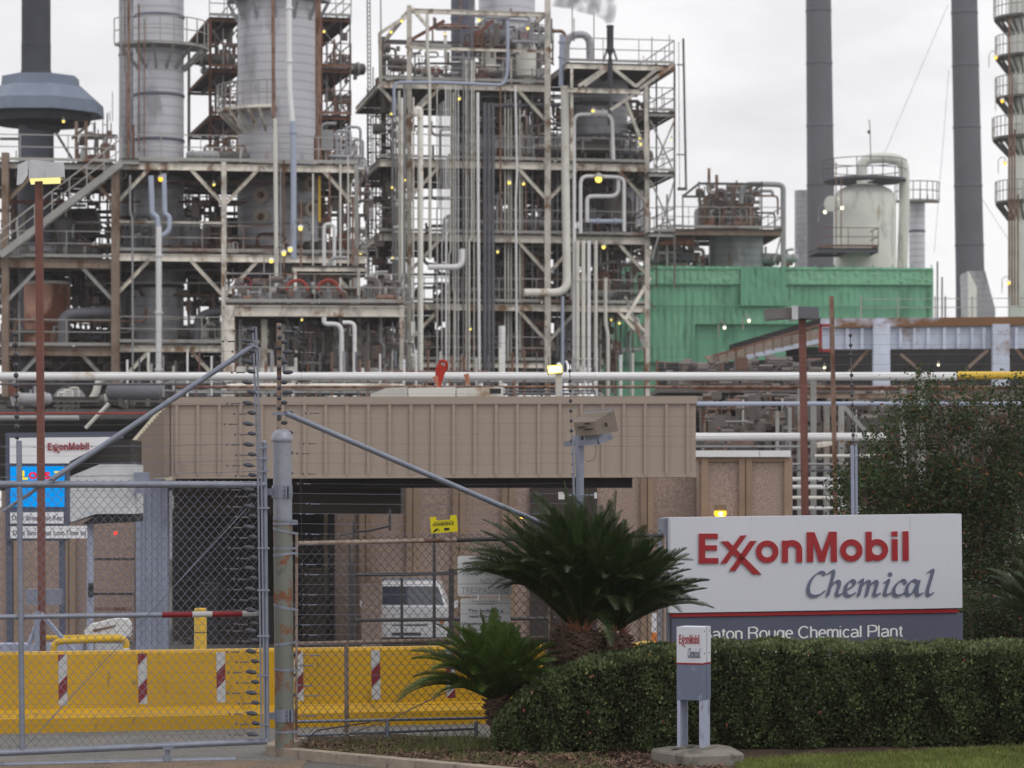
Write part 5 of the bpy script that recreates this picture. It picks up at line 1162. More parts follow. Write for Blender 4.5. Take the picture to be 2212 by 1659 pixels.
def ringdeck(t, px, y, wpx, d, a0=180, a1=360, out=1.1, m='steel_grey', rail='rail_grey', brackets=True):
    """platform round a vessel on the camera side: angles in degrees, 270 = towards the camera"""
    c = W(px, HOR, d); r_ = wpx/2*d/F; z_ = EYE+(HOR-y)*d/F; A0, A1 = math.radians(a0), math.radians(a1); mb = MB(); n = 20
    mb.lathe((c.x,d,z_), [(r_,-.12),(r_+out,-.12),(r_+out,.0),(r_,.0)], n, A0, A1); mb.sm = False; rp = mb.build('ring_platform', m, t, smooth=False)
    mb = MB()
    for k in (.5, 1.0): mb.tube([(c.x+(r_+out)*math.cos(lerp(A0,A1,i/n)), d+(r_+out)*math.sin(lerp(A0,A1,i/n)), z_+k) for i in range(n+1)], .025, 4)
    for i in range(0, n+1, 2): a = lerp(A0,A1,i/n); p = (c.x+(r_+out)*math.cos(a), d+(r_+out)*math.sin(a), z_); mb.tube([p, (p[0],p[1],z_+1.0)], .025, 4)
    mb.build('railing', rail, rp)
    if brackets:
        for i in range(1, n, 3):
            a = lerp(A0,A1,i/n); dr = Vector((math.cos(a), math.sin(a), 0)); p = Vector((c.x,d,z_)); mb = MB(); mb.obox(p+dr*r_+Vector((0,0,-.95)), p+dr*(r_+out*.9)+Vector((0,0,-.14)), .08, .12); mb.build('bracket', m, rp)
nlamp = 0
def lamp(px, py, d, label=None, glow='glow_yellow', s=1.0, kind='bulb', group='plant lights'):
    """jelly jar light on a bent arm"""
    t = thing('plant_light', label or 'small lit yellow plant light hanging among the steel and pipes', 'light', W(px, py, d), group if label is None else None); p = W(px, py, d); r_ = 4.3*s*d/F
    mb = MB(); mb.lathe(p, [(.001,r_*.9),(r_*.5,r_*1.0),(r_*1.25,r_*.35),(r_*1.3,r_*.15),(r_*.9,.1*r_)], 12); mb.build('shade', 'steel_grey' if kind == 'bulb' else 'coping_white', t)
    mb = MB(); mb.sphere(p-Vector((0,0,r_*.35)), r_*.82, 10, 7); mb.build('bulb', glow, t)
    mb = MB(); mb.tube([p+Vector((0,0,r_)), p+Vector((0,0,r_*2.4)), p+Vector((-r_*1.6,.1,r_*3.2)), p+Vector((-r_*3,.2,r_*1.6)), p+Vector((-r_*3,.2,-r_*5))] if kind != 'bulb' else [p+Vector((0,0,r_)), p+Vector((0,0,r_*2.6))], .022, 5); mb.build('arm', 'rail_grey', t); return t
CG = 'equipment standing on the decks of the steel frames'
LBL = {'drum': ('%s horizontal drum on saddles', 'drum'), 'tank': ('%s upright pot vessel', 'vessel'), 'valve': ('%s valve with red handwheel', 'valve'),
       'box': ('%s instrument cabinet on a post', 'cabinet'), 'exch': ('%s flanged heat exchanger', 'heat exchanger'), 'man': ('%s looped pipe manifold', 'manifold')}
CN = {'vessel_dark': 'dark', 'pipe_grey': 'grey', 'pipe_cream': 'cream', 'pipe_rust': 'rust brown', 'vessel_grey': 'light grey', 'pipe_dark': 'slate', 'steel_red': 'red', 'pipe_blue': 'pale blue', 'steel_dark':'dark', 'steel_grey':'grey','valve_red':'red'}
def equip(kind, p, s, m, u, w_, zone=''):
    """p: foot point on the deck; s: size in metres"""
    lab, cat = LBL[kind]; col = CN.get(m, 'grey'); nm = {'drum':'drum','tank':'pot_vessel','valve':'valve','box':'instrument_cabinet','exch':'heat_exchanger','man':'pipe_manifold'}[kind]
    t = thing(nm, (lab % col)+zone, cat, p, '%s %ss%s' % (col, cat, zone)); up = Vector((0,0,1)); p = Vector(p)
    if kind in ('drum','exch'):
        r_ = s*.32; c = p+up*(r_+s*.25); a, b_ = c-u*s, c+u*s; mb = MB(); mb.tube([a-u*r_*.5, a-u*r_*.3, a, b_, b_+u*r_*.3, b_+u*r_*.5], [r_*.2,r_*.75,r_,r_,r_*.75,r_*.2], 18); mb.build('shell', m, t)
        for k in (-.55,.55): mb = MB(); mb.obox(c+u*s*k-up*(r_+s*.25), c+u*s*k-up*r_*.5, r_*1.2, .12, u); mb.build('saddle', 'steel_dark', t)
        if kind == 'exch':
            for k in (-.7,.7): mb = MB(); q = c+u*s*k; mb.tube([q-u*.05, q+u*.05], r_*1.22, 18); mb.build('flange', 'steel_grey', t)
        mb = MB(); mb.tube([c+u*s*.2+up*r_*.8, c+u*s*.2+up*(r_+.4*s)], r_*.22, 8); mb.build('nozzle', m, t)
    elif kind == 'tank':
        r_ = s*.36; mb = MB(); mb.lathe(p, [(r_*.6,0),(r_*.6,s*.2),(r_,s*.32),(r_,s*1.3),(r_*.8,s*1.5),(r_*.3,s*1.58),(.001,s*1.6)], 18); mb.build('shell', m, t)
        mb = MB(); mb.tube([p+up*s*1.55, p+up*s*1.9, p+up*s*2.0+u*.2, p+up*s*2.0+u*s*.7], .07, 8); mb.build('outlet_pipe', 'pipe_grey', t)
    elif kind == 'valve':
        c = p+up*s*.5; mb = MB(); mb.tube([c-u*s*.5, c+u*s*.5], s*.11, 10); mb.tube([c-u*s*.28, c-u*s*.2], s*.2, 10); mb.tube([c+u*s*.2, c+u*s*.28], s*.2, 10); mb.sphere(c, s*.2, 10, 7); mb.tube([c, c+up*s*.5], s*.05, 6); mb.build('body', m, t)
        mb = MB(); mb.disc_ring(c+up*s*.5, w_, s*.24, s*.03, 18, 5); mb.obox(c+up*s*.5-u*s*.22, c+up*s*.5+u*s*.22, .02, .03); mb.build('handwheel', 'valve_red', t)
    elif kind == 'box':
        mb = MB(); q = p+up*s*.5; mb.obox(q, q+up*s*.7, s*.5, s*.25, Vector((0,1,0))); mb.build('cabinet', m, t); mb = MB(); mb.obox(p, q, .06, .06, Vector((0,1,0))); mb.build('post', 'steel_grey', t)
    else:
        c = p
        for k in range(3):
            o = u*(k-1)*s*.35; mb = MB(); mb.tube(fillet([c+o, c+o+up*s*(1.1+.15*k), c+o+u*s*.5+up*s*(1.1+.15*k), c+o+u*s*.5+up*.1], s*.15, 4), s*.055, 8); mb.build('loop', m, t)
        mb = MB(); mb.tube([c-u*s*.6+up*s*.35, c+u*s*.9+up*s*.35], s*.08, 8); mb.build('header', m, t)
    return t
def fill(st, px0, px1, y, v0, v1, n, seed, sz=1.0, kinds='drum exch tank valve box man'.split(), zone='', mats=None):
    rnd = random.Random(seed); ms_ = mats or ['vessel_dark','pipe_grey','pipe_cream','pipe_rust','vessel_grey','pipe_dark','steel_red','steel_dark']; z_ = st.r.Z(st.px0 if px0 > st.px0 else px0, y, 0)
    for i in range(int(n*1.35)):
        px = rnd.uniform(px0, px1); v = rnd.uniform(v0, v1); p = st.r.G(px, st.r.Z(px0, y, 0)+.12, v); equip(rnd.choice(kinds), p, sz*rnd.choice([.35,.5,.6,.75,1.0]), rnd.choice(ms_), st.r.u, st.r.w, zone)
def hrun(st, px0, px1, y0, y1, v0, v1, n, seed, label, group, mats, wr=(3,8)):
    rnd = random.Random(seed)
    for i in range(n):
        a, b_ = sorted((rnd.uniform(px0,px1), rnd.uniform(px0,px1))); b_ = max(b_, a+60); y = rnd.uniform(y0,y1); v = rnd.uniform(v0,v1); dy = rnd.choice([-1,1])*rnd.uniform(15,70)
        pipe(label, group, st.r, [(a,y+dy),(a,y),(b_,y),(b_,y+rnd.choice([-1,1])*rnd.uniform(12,60))], rnd.uniform(*wr), rnd.choice(mats), v, name='bent_pipe', cat='bent pipe')
def vrun(st, xs, y0, y1, v, m, wr, label, group, seed=1, jit=25):
    rnd = random.Random(seed)
    for x in xs:
        a, b_ = y0+rnd.uniform(-jit,jit), y1+rnd.uniform(-jit,jit); w_ = wr if not isinstance(wr, tuple) else rnd.uniform(*wr); mm = m if isinstance(m, str) else rnd.choice(m)
        if rnd.random() < .4: k = rnd.uniform(.3,.7); o = rnd.uniform(-7,7); pts = [(x,a),(x,lerp(a,b_,k)),(x+o,lerp(a,b_,k)+abs(o)),(x+o,b_)]
        else: pts = [(x,a),(x,b_)]
        pipe(label, group, st.r, pts, w_, mm, v+rnd.uniform(-.3,.3), 2, name='riser', cat='riser')
# ============ MIDDLE FRAME
M_ = Steel('steel_frame', 'tall cream painted steel frame crowded with pipes in the middle of the plant', 884, 120, 10, 8.5)
for px, yt, w_ in [(884,12,12),(1183,0,15),(1398,185,12)]: M_.col(px, yt, None, w_, 'steel_cream')
M_.col(1030, 190, None, 9, 'steel_grey', back=False, v=4); 
for px in (975, 1100, 1290): M_.col(px, 350, None, 8, 'steel_grey', back=False, v=8.5)
M_.level(884, 1176, 18, 12, deck=False, rail=None)
M_.level(820, 1183, 176, 16, knees=[(884,1),(884,-1),(1183,-1)]); M_.level(820, 1399, 345, 17, knees=[(884,1),(1183,-1),(1183,1),(1398,-1)])
M_.level(820, 1404, 505, 17, knees=[(884,1),(1183,-1),(1183,1),(1398,-1)]); M_.level(835, 1396, 655, 16, knees=[(884,1),(1183,-1),(1183,1),(1398,-1)])
M_.level(884, 1183, 100, 7, deck=False, rail=None, side=False); M_.level(830, 1183, 782, 12, deck=True, rail='rail_grey')
M_.level(884, 1300, 270, 6, 'steel_grey', deck=False, rail=None, v=6, side=False, deep=0); M_.level(884, 1398, 425, 6, 'steel_grey', deck=False, rail=None, v=7, side=False, deep=0); M_.level(884, 1398, 590, 6, 'steel_grey', deck=False, rail=None, v=7, side=False, deep=0)
for a, b_, m in [((886,30),(820,72),'steel_cream'),((975,100),(890,95),'steel_grey'),((890,18),(926,60),'steel_cream'),((960,45),(890,85),'steel_red'),((1065,45),(1030,75),'steel_red'),((820,72),(822,176),'steel_cream'),
      ((1405,600),(1350,690),'steel_cream'),((1398,720),(1355,680),'steel_cream'),((1395,760),(1350,640),'steel_grey'),((884,250),(925,205),'steel_grey')]: M_.brace(a, b_, 7, m)
for a, b_ in [((960,190),(1030,345)),((1183,360),(1300,505)),((1300,360),(1183,505)),((1183,520),(1290,655)),((1050,520),(1180,655)),((1050,655),(900,782))]: M_.brace(a, b_, 5, 'steel_dark', 8.5)  # back braces coloured dark to sink into the shaded interior
# right wing: upper roof deck, outboard platforms
U_ = Steel('roof_deck', 'upper roof deck on the right of the middle frame with diagonal cream braces', 1222, 119.5, 10, 7, 'roof deck')
U_.level(1225, 1456, 138, 11, 'steel_cream', deck=True, rail='rail_grey'); U_.col(1235,140,345,7,'steel_cream',back=True)
U_.level(1222, 1382, 190, 11, 'steel_cream', deck=False, rail=None, side=False, v=-.2, deep=0)
for a, b_ in [((1250,186),(1305,148)),((1325,148),(1372,186)),((1372,188),(1420,148)),((1382,192),(1455,140)),((1376,200),(1318,238)),((1352,220),(1398,340)),((1310,150),(1262,186))]: U_.brace(a, b_, 7, 'steel_cream', -.15)
U_.col(1396, 186, 345, 9, 'steel_cream', back=False, v=-.3)
O_ = Steel('access_tower', 'open platform tower with dark decks at the right side of the middle frame', 1400, 121, 10, 6, 'access tower')
for y in (245, 375, 505): O_.level(1402, 1457, y, 7, 'steel_grey', True, 'rail_grey', knees=[])
O_.col(1418,138,620,4,'steel_dark',v=1.5,back=False); O_.col(1457,138,620,5,'steel_dark'); O_.brace((1405,260),(1455,370),3,'steel_grey'); O_.brace((1457,260),(1410,370),3,'steel_grey'); O_.brace((1405,390),(1455,500),3,'steel_grey'); O_.brace((1457,390),(1408,560),3,'steel_grey')
hs = thing('hoist_mast', 'thin dark hoist mast standing free at the right edge of the middle frame', 'mast', M_.r.P(1478,410,0))
for pts, w_ in [([(1476,83),(1482,405)],5),([(1466,90),(1468,405)],1.5),([(1464,408),(1484,408)],7),([(1462,140),(1478,140)],3),([(1462,334),(1482,334)],3)]:
    mb = MB(); mb.tube([M_.r.P(*p) for p in pts], w_*.5*120/F, 6); mb.build('bar', 'steel_dark', hs)
# vessels in the frame
v1 = vessel('column_vessel', 'slate blue column vessel rising out of the top of the middle frame', 1000, 52, -60, None, 131, 'vessel_slate', rings=(40,200))
v2 = vessel('column_vessel', 'pale blue grey tower behind the top pipework of the middle frame', 1095, 122, -80, 340, 133, 'vessel_blue', rings=(55,150), ladder=False); ringdeck(v2, 1095, 110, 122, 133, 190, 350, .9)
v3 = vessel('reactor_vessel', 'wide grey reactor vessel in the right bay below the roof deck', 1290, 132, 178, 345, 125, 'vessel_grey', rings=(230,300), cat='vessel')
v3b = vessel('reactor_vessel', 'wide grey skirt of the reactor between the two middle decks', 1330, 120, 352, 500, 126.5, 'vessel_grey', rings=(400,))
# smoke stack with plume
fs = thing('smoke_stack', 'short black smoking stack on the roof deck of the middle frame', 'stack', W(1320,186,119))
p = W(1318,55,118.8); k_ = 118.8/F; mb = MB(); mb.lathe((p.x,p.y,p.z), [(8*k_,0),(8.5*k_,-3*k_),(7.4*k_,-6*k_),(7.4*k_,-50*k_),(9*k_,-52*k_),(3*k_,-66*k_),(5.5*k_,-80*k_),(5.5*k_,-135*k_)], 20); mb.build('shaft', 'stack_black', fs)
for sx in (-11,11): mb = MB(); mb.tube([W(1318+sx*.6,105,118.8), W(1318+sx*1.3,130,118.8)], .05, 5); mb.build('stay', 'steel_dark', fs)
mb = MB(); pts = [W(1318,50,119), W(1316,36,119), W(1308,18,119), W(1296,2,119), W(1275,-22,119), W(1240,-50,119)]; mb.tube(pts, [.18,.32,.62,.85,1.2,1.6], 14)
m = bpy.data.materials.new('smoke'); m.use_nodes = True; t = m.node_tree; t.nodes.clear(); o = t.nodes.new('ShaderNodeOutputMaterial'); pv = t.nodes.new('ShaderNodeVolumePrincipled'); pv.inputs['Color'].default_value = (.62,.64,.68,1)
tcn = t.nodes.new('ShaderNodeTexCoord'); nz = t.nodes.new('ShaderNodeTexNoise'); nz.inputs['Scale'].default_value = 1.6; nz.inputs['Detail'].default_value = 4; mr = t.nodes.new('ShaderNodeMapRange'); mr.inputs[1].default_value = .42; mr.inputs[2].default_value = .62; mr.inputs[3].default_value = 0; mr.inputs[4].default_value = 2.4
t.links.new(tcn.outputs['Object'], nz.inputs[0]); t.links.new(nz.outputs[0], mr.inputs[0]); t.links.new(mr.outputs[0], pv.inputs['Density']); t.links.new(pv.outputs[0], o.inputs['Volume'])
mb.build('smoke', m, label='grey smoke drifting up left from the short black stack', cat='smoke', kind='stuff')
for (x, yt, yb) in [(1283,25,130),(1236,15,80),(1408,80,140),(1240,40,90)]: pipe('thin vent rod on the roof deck against the sky', 'vent rods', M_.r, [(x,yt),(x,yb)], 2, 'steel_dark', -.2)
# big individual pipes
def mp(label, pts, w_, m, v=-.7, flange=0, bend=2.2): return pipe(label, None, M_.r, pts, w_, m, v, bend, flange=flange)
mp('thick cream riser with rounded top on the left of the middle frame', [(895,250),(900,234),(908,238),(908,860)], 13, 'pipe_cream', -.9, 0)
mp('cream pipe with a tan upper half left of the thin pipe thicket', [(923,30),(923,110),(928,170),(929,560)], 7, 'pipe_cream', -.8, 0)
mp('white straight riser running down the centre of the middle frame', [(1032,200),(1033,450),(1036,860)], 6.5, 'pipe_white', -.9, 2)
mp('rust brown valve pipe right of the white central riser', [(1081,185),(1081,500)], 4, 'pipe_rust', -.9, 3)
mp('thin white bent drop pipe right of the rusty valve pipe', [(1113,185),(1117,370),(1114,430),(1117,860)], 5, 'pipe_white', -.9, 1)
mp('fat cream pipe dropping from the roof deck and turning left near the bottom', [(1220,186),(1222,420),(1225,632),(1132,632)], 18, 'pipe_cream', -.9, 0, 1.6)
mp('pale blue pipe beside the gooseneck duct at the top right', [(1214,75),(1213,140),(1212,186)], 11, 'pipe_blue', -.8, 2)
mp('grey gooseneck duct arching over the roof deck', [(1222,150),(1222,78),(1274,72),(1275,132)], 17, 'vessel_grey', 1.2, 0, 1.7)
mp('white pipe bend leaving the riser near the yellow strainer', [(998,538),(998,577),(925,577)], 13, 'pipe_white', -1.1, 0, 1.4)
mp('square white pipe loop in the right bay under the roof deck', [(1240,860),(1240,247),(1275,247),(1322,247),(1325,345)], 8, 'pipe_white', -.6, 0, 2.4)
mp('short thick white section on the top of the square pipe loop', [(1276,244),(1312,244)], 13, 'pipe_white', -.62, 2)
mp('white pipe loop above the fourth deck in the right bay', [(1254,504),(1254,380),(1320,382),(1348,384),(1348,500)], 8, 'pipe_white', -.6)
mp('inner white pipe loop with two pots in the right bay', [(1268,480),(1268,424),(1290,424),(1336,424),(1336,385)], 9, 'pipe_white', -.5)
mp('pale blue header joining two white pots in the right bay', [(1272,478),(1348,478)], 10, 'pipe_blue', -.5, 2)
for x, m, w_, y0 in [(1247,'pipe_cream',10,520),(1260,'pipe_cream',9,520),(1272,'pipe_white',8,520),(1287,'pipe_cream',8,520)]: pipe('cream riser in the row of four left of the green netting', 'row of four cream risers', M_.r, [(x,y0),(x,860)], w_, m, -.7, flange=2)
mp('cream riser standing alone before the green netting', [(1308,600),(1308,700),(1313,720),(1313,860)], 8, 'pipe_cream', -.7, 1)
mp('pale blue drop pipe left of the row of cream risers', [(1215,640),(1215,860)], 7, 'pipe_blue', -.9)
mp('fat white standpipe with rounded head low in the middle frame', [(1084,860),(1084,704)], 15, 'pipe_white', -1.2)
mp('long grey blue line running along the second deck edge', [(851,250),(851,178),(960,178),(1090,184),(1097,150),(1097,45)], 7, 'pipe_blue', -.8)
for x, w_ in [(1047,8),(1056,8),(1065,7)]: pipe('dark slate riser in the bundle of three at the centre', 'bundle of three dark risers', M_.r, [(x,222),(x,860)], w_, 'pipe_dark', -.3, flange=1)
mp('dark horizontal main under the second deck', [(1055,228),(1215,226)], 9, 'pipe_dark', .3)
mp('dark thick riser behind the top of the middle frame', [(1018,0),(1020,185)], 9, 'pipe_dark', 2)
TG = 'thin pipes in the thicket left of centre'
vrun(M_, [944,949,953,958,963,968,973,979,984,990], 200, 850, -.5, ['pipe_cream','pipe_grey','pipe_white'], (1.8,3.2), 'thin pale pipe in the thicket left of the central riser', TG, 4)
vrun(M_, [1001,1007,1012,1019,1024], 110, 840, -.4, ['pipe_cream','pipe_rust','pipe_grey'], (2.5,4), 'thin tan or grey pipe beside the central riser', 'thin pipes beside the central riser', 5)
vrun(M_, [848,855,862,868,874,893], 200, 850, -.6, ['pipe_cream','pipe_grey'], (4,7), 'cream pipe climbing beside the left column of the middle frame', 'pipes beside the left column', 6)
vrun(M_, [1091,1098,1104,1123,1128,1136,1150,1162,1196,1204], 200, 850, .6, ['pipe_cream','pipe_rust','pipe_grey','pipe_dark'], (2,4.5), 'thin pipe hanging between the centre and the middle column', 'thin pipes left of the middle column', 7, 90)
vrun(M_, [1255,1262,1281,1297,1303,1312,1325,1341,1352,1363,1372], 380, 850, 2.5, ['pipe_cream','pipe_grey','pipe_dark','pipe_rust'], (2,5), 'thin pipe standing in the right bay of the middle frame', 'thin pipes in the right bay', 8, 100)
for i, (y0, y1) in enumerate([(30,170),(195,340),(365,500),(525,650),(680,780)]):
    hrun(M_, 890, 1390 if i else 1180, y0, y1, 1.0, 7.5, 16, 40+i, ['short bent pipe run high in the middle frame','bent pipe run between the second and third decks','bent pipe run between the third and fourth decks','bent pipe run below the fourth deck','bent pipe run low in the middle frame'][i], 'bent pipe runs %s' % ['at the top','above the third deck','above the fourth deck','below the fourth deck','near the ground'][i], ['pipe_grey','pipe_dark','pipe_cream','pipe_rust','pipe_dark','pipe_grey'])
ZN = [' at the top of the middle frame',' on the second deck of the middle frame',' on the third deck of the middle frame',' on the fourth deck of the middle frame',' low in the middle frame']
for i, y in enumerate([172, 342, 502, 652, 780]):
    fill(M_, 1010 if i < 2 else 1000, 1170, y, 1.0, 7.5, 18, 60+i, 1.25, zone=ZN[i])
    if i: fill(M_, 1200, 1380 if i < 3 else 1310, y, 1.0, 7.5, 12, 80+i, 1.2, zone=ZN[i])
fill(M_, 1000, 1170, 95, 1.0, 7, 10, 91, 1.1, zone=ZN[0])
fill(M_, 890, 975, 172, 2.0, 7, 5, 92, 1.0, zone=ZN[0])
for (x0, x1, y0, y1, v_) in [(1035,1178,375,440,8),(1240,1320,520,575,8),(900,1000,720,780,8.2),(1100,1200,720,850,8),(1040,1180,530,640,8.2),(1035,1180,680,790,8),(1195,1290,385,470,8.3),(1200,1240,530,650,8.1),(900,940,690,850,8),(1240,1300,190,240,8.4),(1040,1130,210,245,8.3)]:
    mb = MB(); expoly(mb, M_.r, [(x0,y0),(x1,y0),(x1,y1),(x0,y1)], v_, v_+.6)  # dark panel added to fill the frame's shaded interior
    for k in range(1, 4): mb.obox(M_.r.P(lerp(x0,x1,k/4),y0,v_-.03), M_.r.P(lerp(x0,x1,k/4),y1,v_-.03), .08, .08)
    tag(mb.build('shade_panel', 'stack_black', smooth=False), 'added dark panel deepening the shade at the back of the middle frame', 'duct', 'added dark shade panels at the back of the middle frame')
# stair tower, ladders at its left
L_ = Steel('stair_tower', 'rusty lattice stair tower at the left side of the middle frame', 815, 123, 10, 3, 'stair tower')
for x in (812, 850): L_.col(x, 170, None, 4, 'steel_tan')
for i in range(22):
    y = 190+i*30; L_.level(812, 850, y, 3, 'steel_tan' if i % 3 else 'steel_rust', deck=False, rail=None, side=False); 
    L_.brace((812,y),(850,y+30),2.6,'steel_rust' if i % 2 else 'steel_grey',0); L_.brace((850,y),(812,y+30),2.5,'steel_tan',3)
for x in (826, 838): L_.brace((x,100),(x,860),2.5,'steel_rust')
vrun(L_, [806,820,831,843,856], 150, 860, .2, ['pipe_rust','pipe_grey','steel_dark'], (2,4.5), 'rusty riser strapped to the lattice stair tower', 'risers on the stair tower', 9, 70)
hrun(L_, 800, 862, 180, 640, 0, 2, 12, 97, 'short rusty pipe on the lattice stair tower', 'short pipes on the stair tower', ['pipe_rust','steel_dark','pipe_cream','pipe_grey'], (2,5))
lm = thing('ladder_mast', 'tall thin ladder mast against the sky left of the middle frame', 'mast', W(796,HOR,124)); lm.location.z = -.45; WORLD[lm.name] = lm.location.copy()
for x, w_ in [(793,3),(799,2.5),(822,3)]: mb = MB(); mb.tube([W(x,-30,124), W(x+6,760,124)], w_/2*124/F, 5); mb.build('stringer', 'steel_dark', lm)
[MB().tube([W(793+i*.06,-20+i*9,124), W(799+i*.06,-20+i*9,124)], .02, 4).build('rung', 'steel_dark', lm) for i in range(85)]
# ============ LEFT FRAME
A_ = Steel('steel_frame', 'wide steel frame with stairs and decks on the left of the plant', 12, 108, 8, 9)
A_.col(12, 330, None, 17, 'steel_tan'); A_.col(250, 362, None, 20, 'steel_tan'); A_.col(484, 350, None, 12, 'steel_cream'); A_.col(597, 352, None, 9, 'steel_cream', back=False); A_.col(770, 356, None, 10, 'steel_grey')
A_.level(258, 300, 345, 11, 'steel_grey', deck=True, rail=None, deep=2, v=-.5)
A_.level(-60, 250, 352, 12, 'steel_grey', knees=[(12,1),(250,-1)], km='steel_tan'); A_.level(262, 772, 352, 16, knees=[(484,1),(484,-1),(250,1),(770,-1)])
A_.level(-60, 245, 560, 20, 'steel_tan', rail='rail_grey', knees=[(12,1),(250,-1),(12,-1)], km='steel_grey'); A_.level(258, 790, 548, 18, knees=[(484,1),(484,-1),(250,1),(770,-1)])
A_.level(-60, 245, 752, 18, 'steel_tan', rail='rail_grey', knees=[(12,1),(250,-1)], km='steel_grey'); A_.level(258, 700, 746, 16, knees=[(484,1),(484,-1),(250,1)])
A_.level(258, 484, 476, 6, 'steel_cream', deck=False, rail=None, side=False, deep=0, v=-.2)
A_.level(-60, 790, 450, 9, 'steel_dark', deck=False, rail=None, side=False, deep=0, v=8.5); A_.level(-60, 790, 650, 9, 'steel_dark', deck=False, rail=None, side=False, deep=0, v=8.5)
A_.stair((0,552),(262,352),'steel_grey'); A_.brace((60,520),(150,440),7,'steel_red',4); A_.brace((150,440),(200,395),6,'steel_red',4)
A_.level(20, 160, 432, 8, 'steel_red', deck=False, rail=None, v=3, side=False, deep=0)
for x in (60, 130, 190, 215, 232): A_.col(x, 370, 560, 4, 'steel_dark', v=6, back=False)
for x in (430, 700, 740): A_.col(x, 365, None, 6, 'steel_tan', v=6, back=False)
# tall vessels on the left
TW = vessel('distillation_column', 'banded grey blue column vessel with a flared ring platform, left of the widest one', 343, 108, -90, None, 114, 'vessel_blue', rings=(38,208,305,620)); ringdeck(TW, 343, 103, 108, 114, 215, 375, 1.0, 'steel_grey', 'rail_grey')
TB = vessel('distillation_column', 'narrow slate column vessel hugging the banded one on its left', 283, 52, -90, None, 117, 'vessel_grey', rings=(120,))
TC = vessel('distillation_column', 'widest blue grey column vessel with four round manways', 602, 176, -90, None, 115, 'vessel_blue', rings=(), manways=((570,432),(570,478),(658,405),(658,458),(566,375))); ringdeck(TC, 602, 2, 172, 115, 180, 360, .5, 'vessel_grey', 'rail_grey'); ringdeck(TC, 602, 243, 176, 115, 195, 272, .9, 'steel_cream', 'rail_grey')
A2 = A_.r
pipe('long cream standpipe in front of the widest column', None, A2, [(594,256),(597,560),(597,700)], 9, 'pipe_cream', -.8)
pipe('rust streaked drain pipe above the long cream standpipe', None, A2, [(590,-40),(591,255)], 8, 'pipe_rust', -.7)
pipe('white cladded pipe down the right face of the widest column', None, A2, [(624,-40),(625,190),(632,270)], 12, 'pipe_white', -.6, flange=2)
pipe('pale blue pipe between the manways of the widest column', None, A2, [(632,262),(634,310),(634,560)], 13, 'pipe_blue', -.6, flange=1)
pipe('rusty column riser on the right edge of the widest column', None, A2, [(687,-40),(688,350)], 13, 'pipe_rust', 1.5)
pipe('yellow pipe stub under the top deck right of the manways', None, A2, [(690,380),(690,480)], 6, 'pipe_yellow', .5)
pipe('white fork pipe trunk in front of the banded column', None, A2, [(343,860),(343,490)], 13, 'pipe_white', -.9, flange=3)
pipe('left branch of the white fork pipe', None, A2, [(343,500),(340,468),(329,462),(326,380)], 12, 'pipe_blue', -.8); pipe('right branch of the white fork pipe', None, A2, [(343,512),(366,500),(366,468),(356,462),(354,375)], 11, 'pipe_blue', -.8)
pipe('rust coloured riser between the narrow and the banded columns', None, A2, [(278,-30),(278,340)], 6, 'pipe_rust', -.3); pipe('dark red pipe beside the narrow slate column', None, A2, [(288,270),(289,345)], 5, 'steel_red', -.4)
pipe('thin grey conduit left of the white fork pipe', None, A2, [(281,378),(281,460),(286,470),(287,860)], 4.5, 'pipe_grey', -.6)
pipe('white inverted U pipe right of the widest column', None, A2, [(700,640),(700,484),(722,484),(722,640)], 8, 'pipe_white', -1.5)
vrun(A_, [262,270,300,312], 20, 340, .3, ['pipe_grey','pipe_rust'], (2,4), 'thin riser beside the banded column', 'thin risers beside the banded column', 15)
vrun(A_, [606,613,650,676,712,735,752,762], 380, 850, -.3, ['pipe_cream','pipe_grey','pipe_rust'], (2.5,5), 'thin pipe in front of the widest column below the deck', 'thin pipes below the top deck of the left frame', 16, 60)
# rusty side galleries
for nm, x0, x1, lab in [('gallery', 452, 516, 'rusty stacked platforms on the left of the widest column'), ('gallery', 692, 758, 'rusty stacked platforms on the right of the widest column')]:
    G_ = Steel(nm, lab, x0, 118, 14, 7, 'gallery')
    for y in (40, 150, 252, 340): G_.level(x0, x1, y, 7, 'steel_rust', True, 'rail_red' if y != 40 else 'rail_grey')
    G_.col(x0+2, 40, None, 7, 'steel_red'); G_.col(x1-2, 40, None, 4, 'steel_dark')
    for y in (55, 165, 262): G_.brace((x0+6,y+8),(x1-4,y+85),3,'steel_dark'); G_.brace((x1-4,y+8),(x0+6,y+85),3,'steel_dark',3)
    fill(G_, x0+5, x1-5, 148, 1, 5, 3, x0, .8, zone=' on the rusty galleries beside the widest column')
    vrun(G_, [x0+14,x0+30,x0+44], 60, 350, 1, ['pipe_rust','steel_dark','pipe_grey'], (2,5), 'rusty riser on the galleries beside the widest column', 'risers on the rusty galleries', x0, 40)
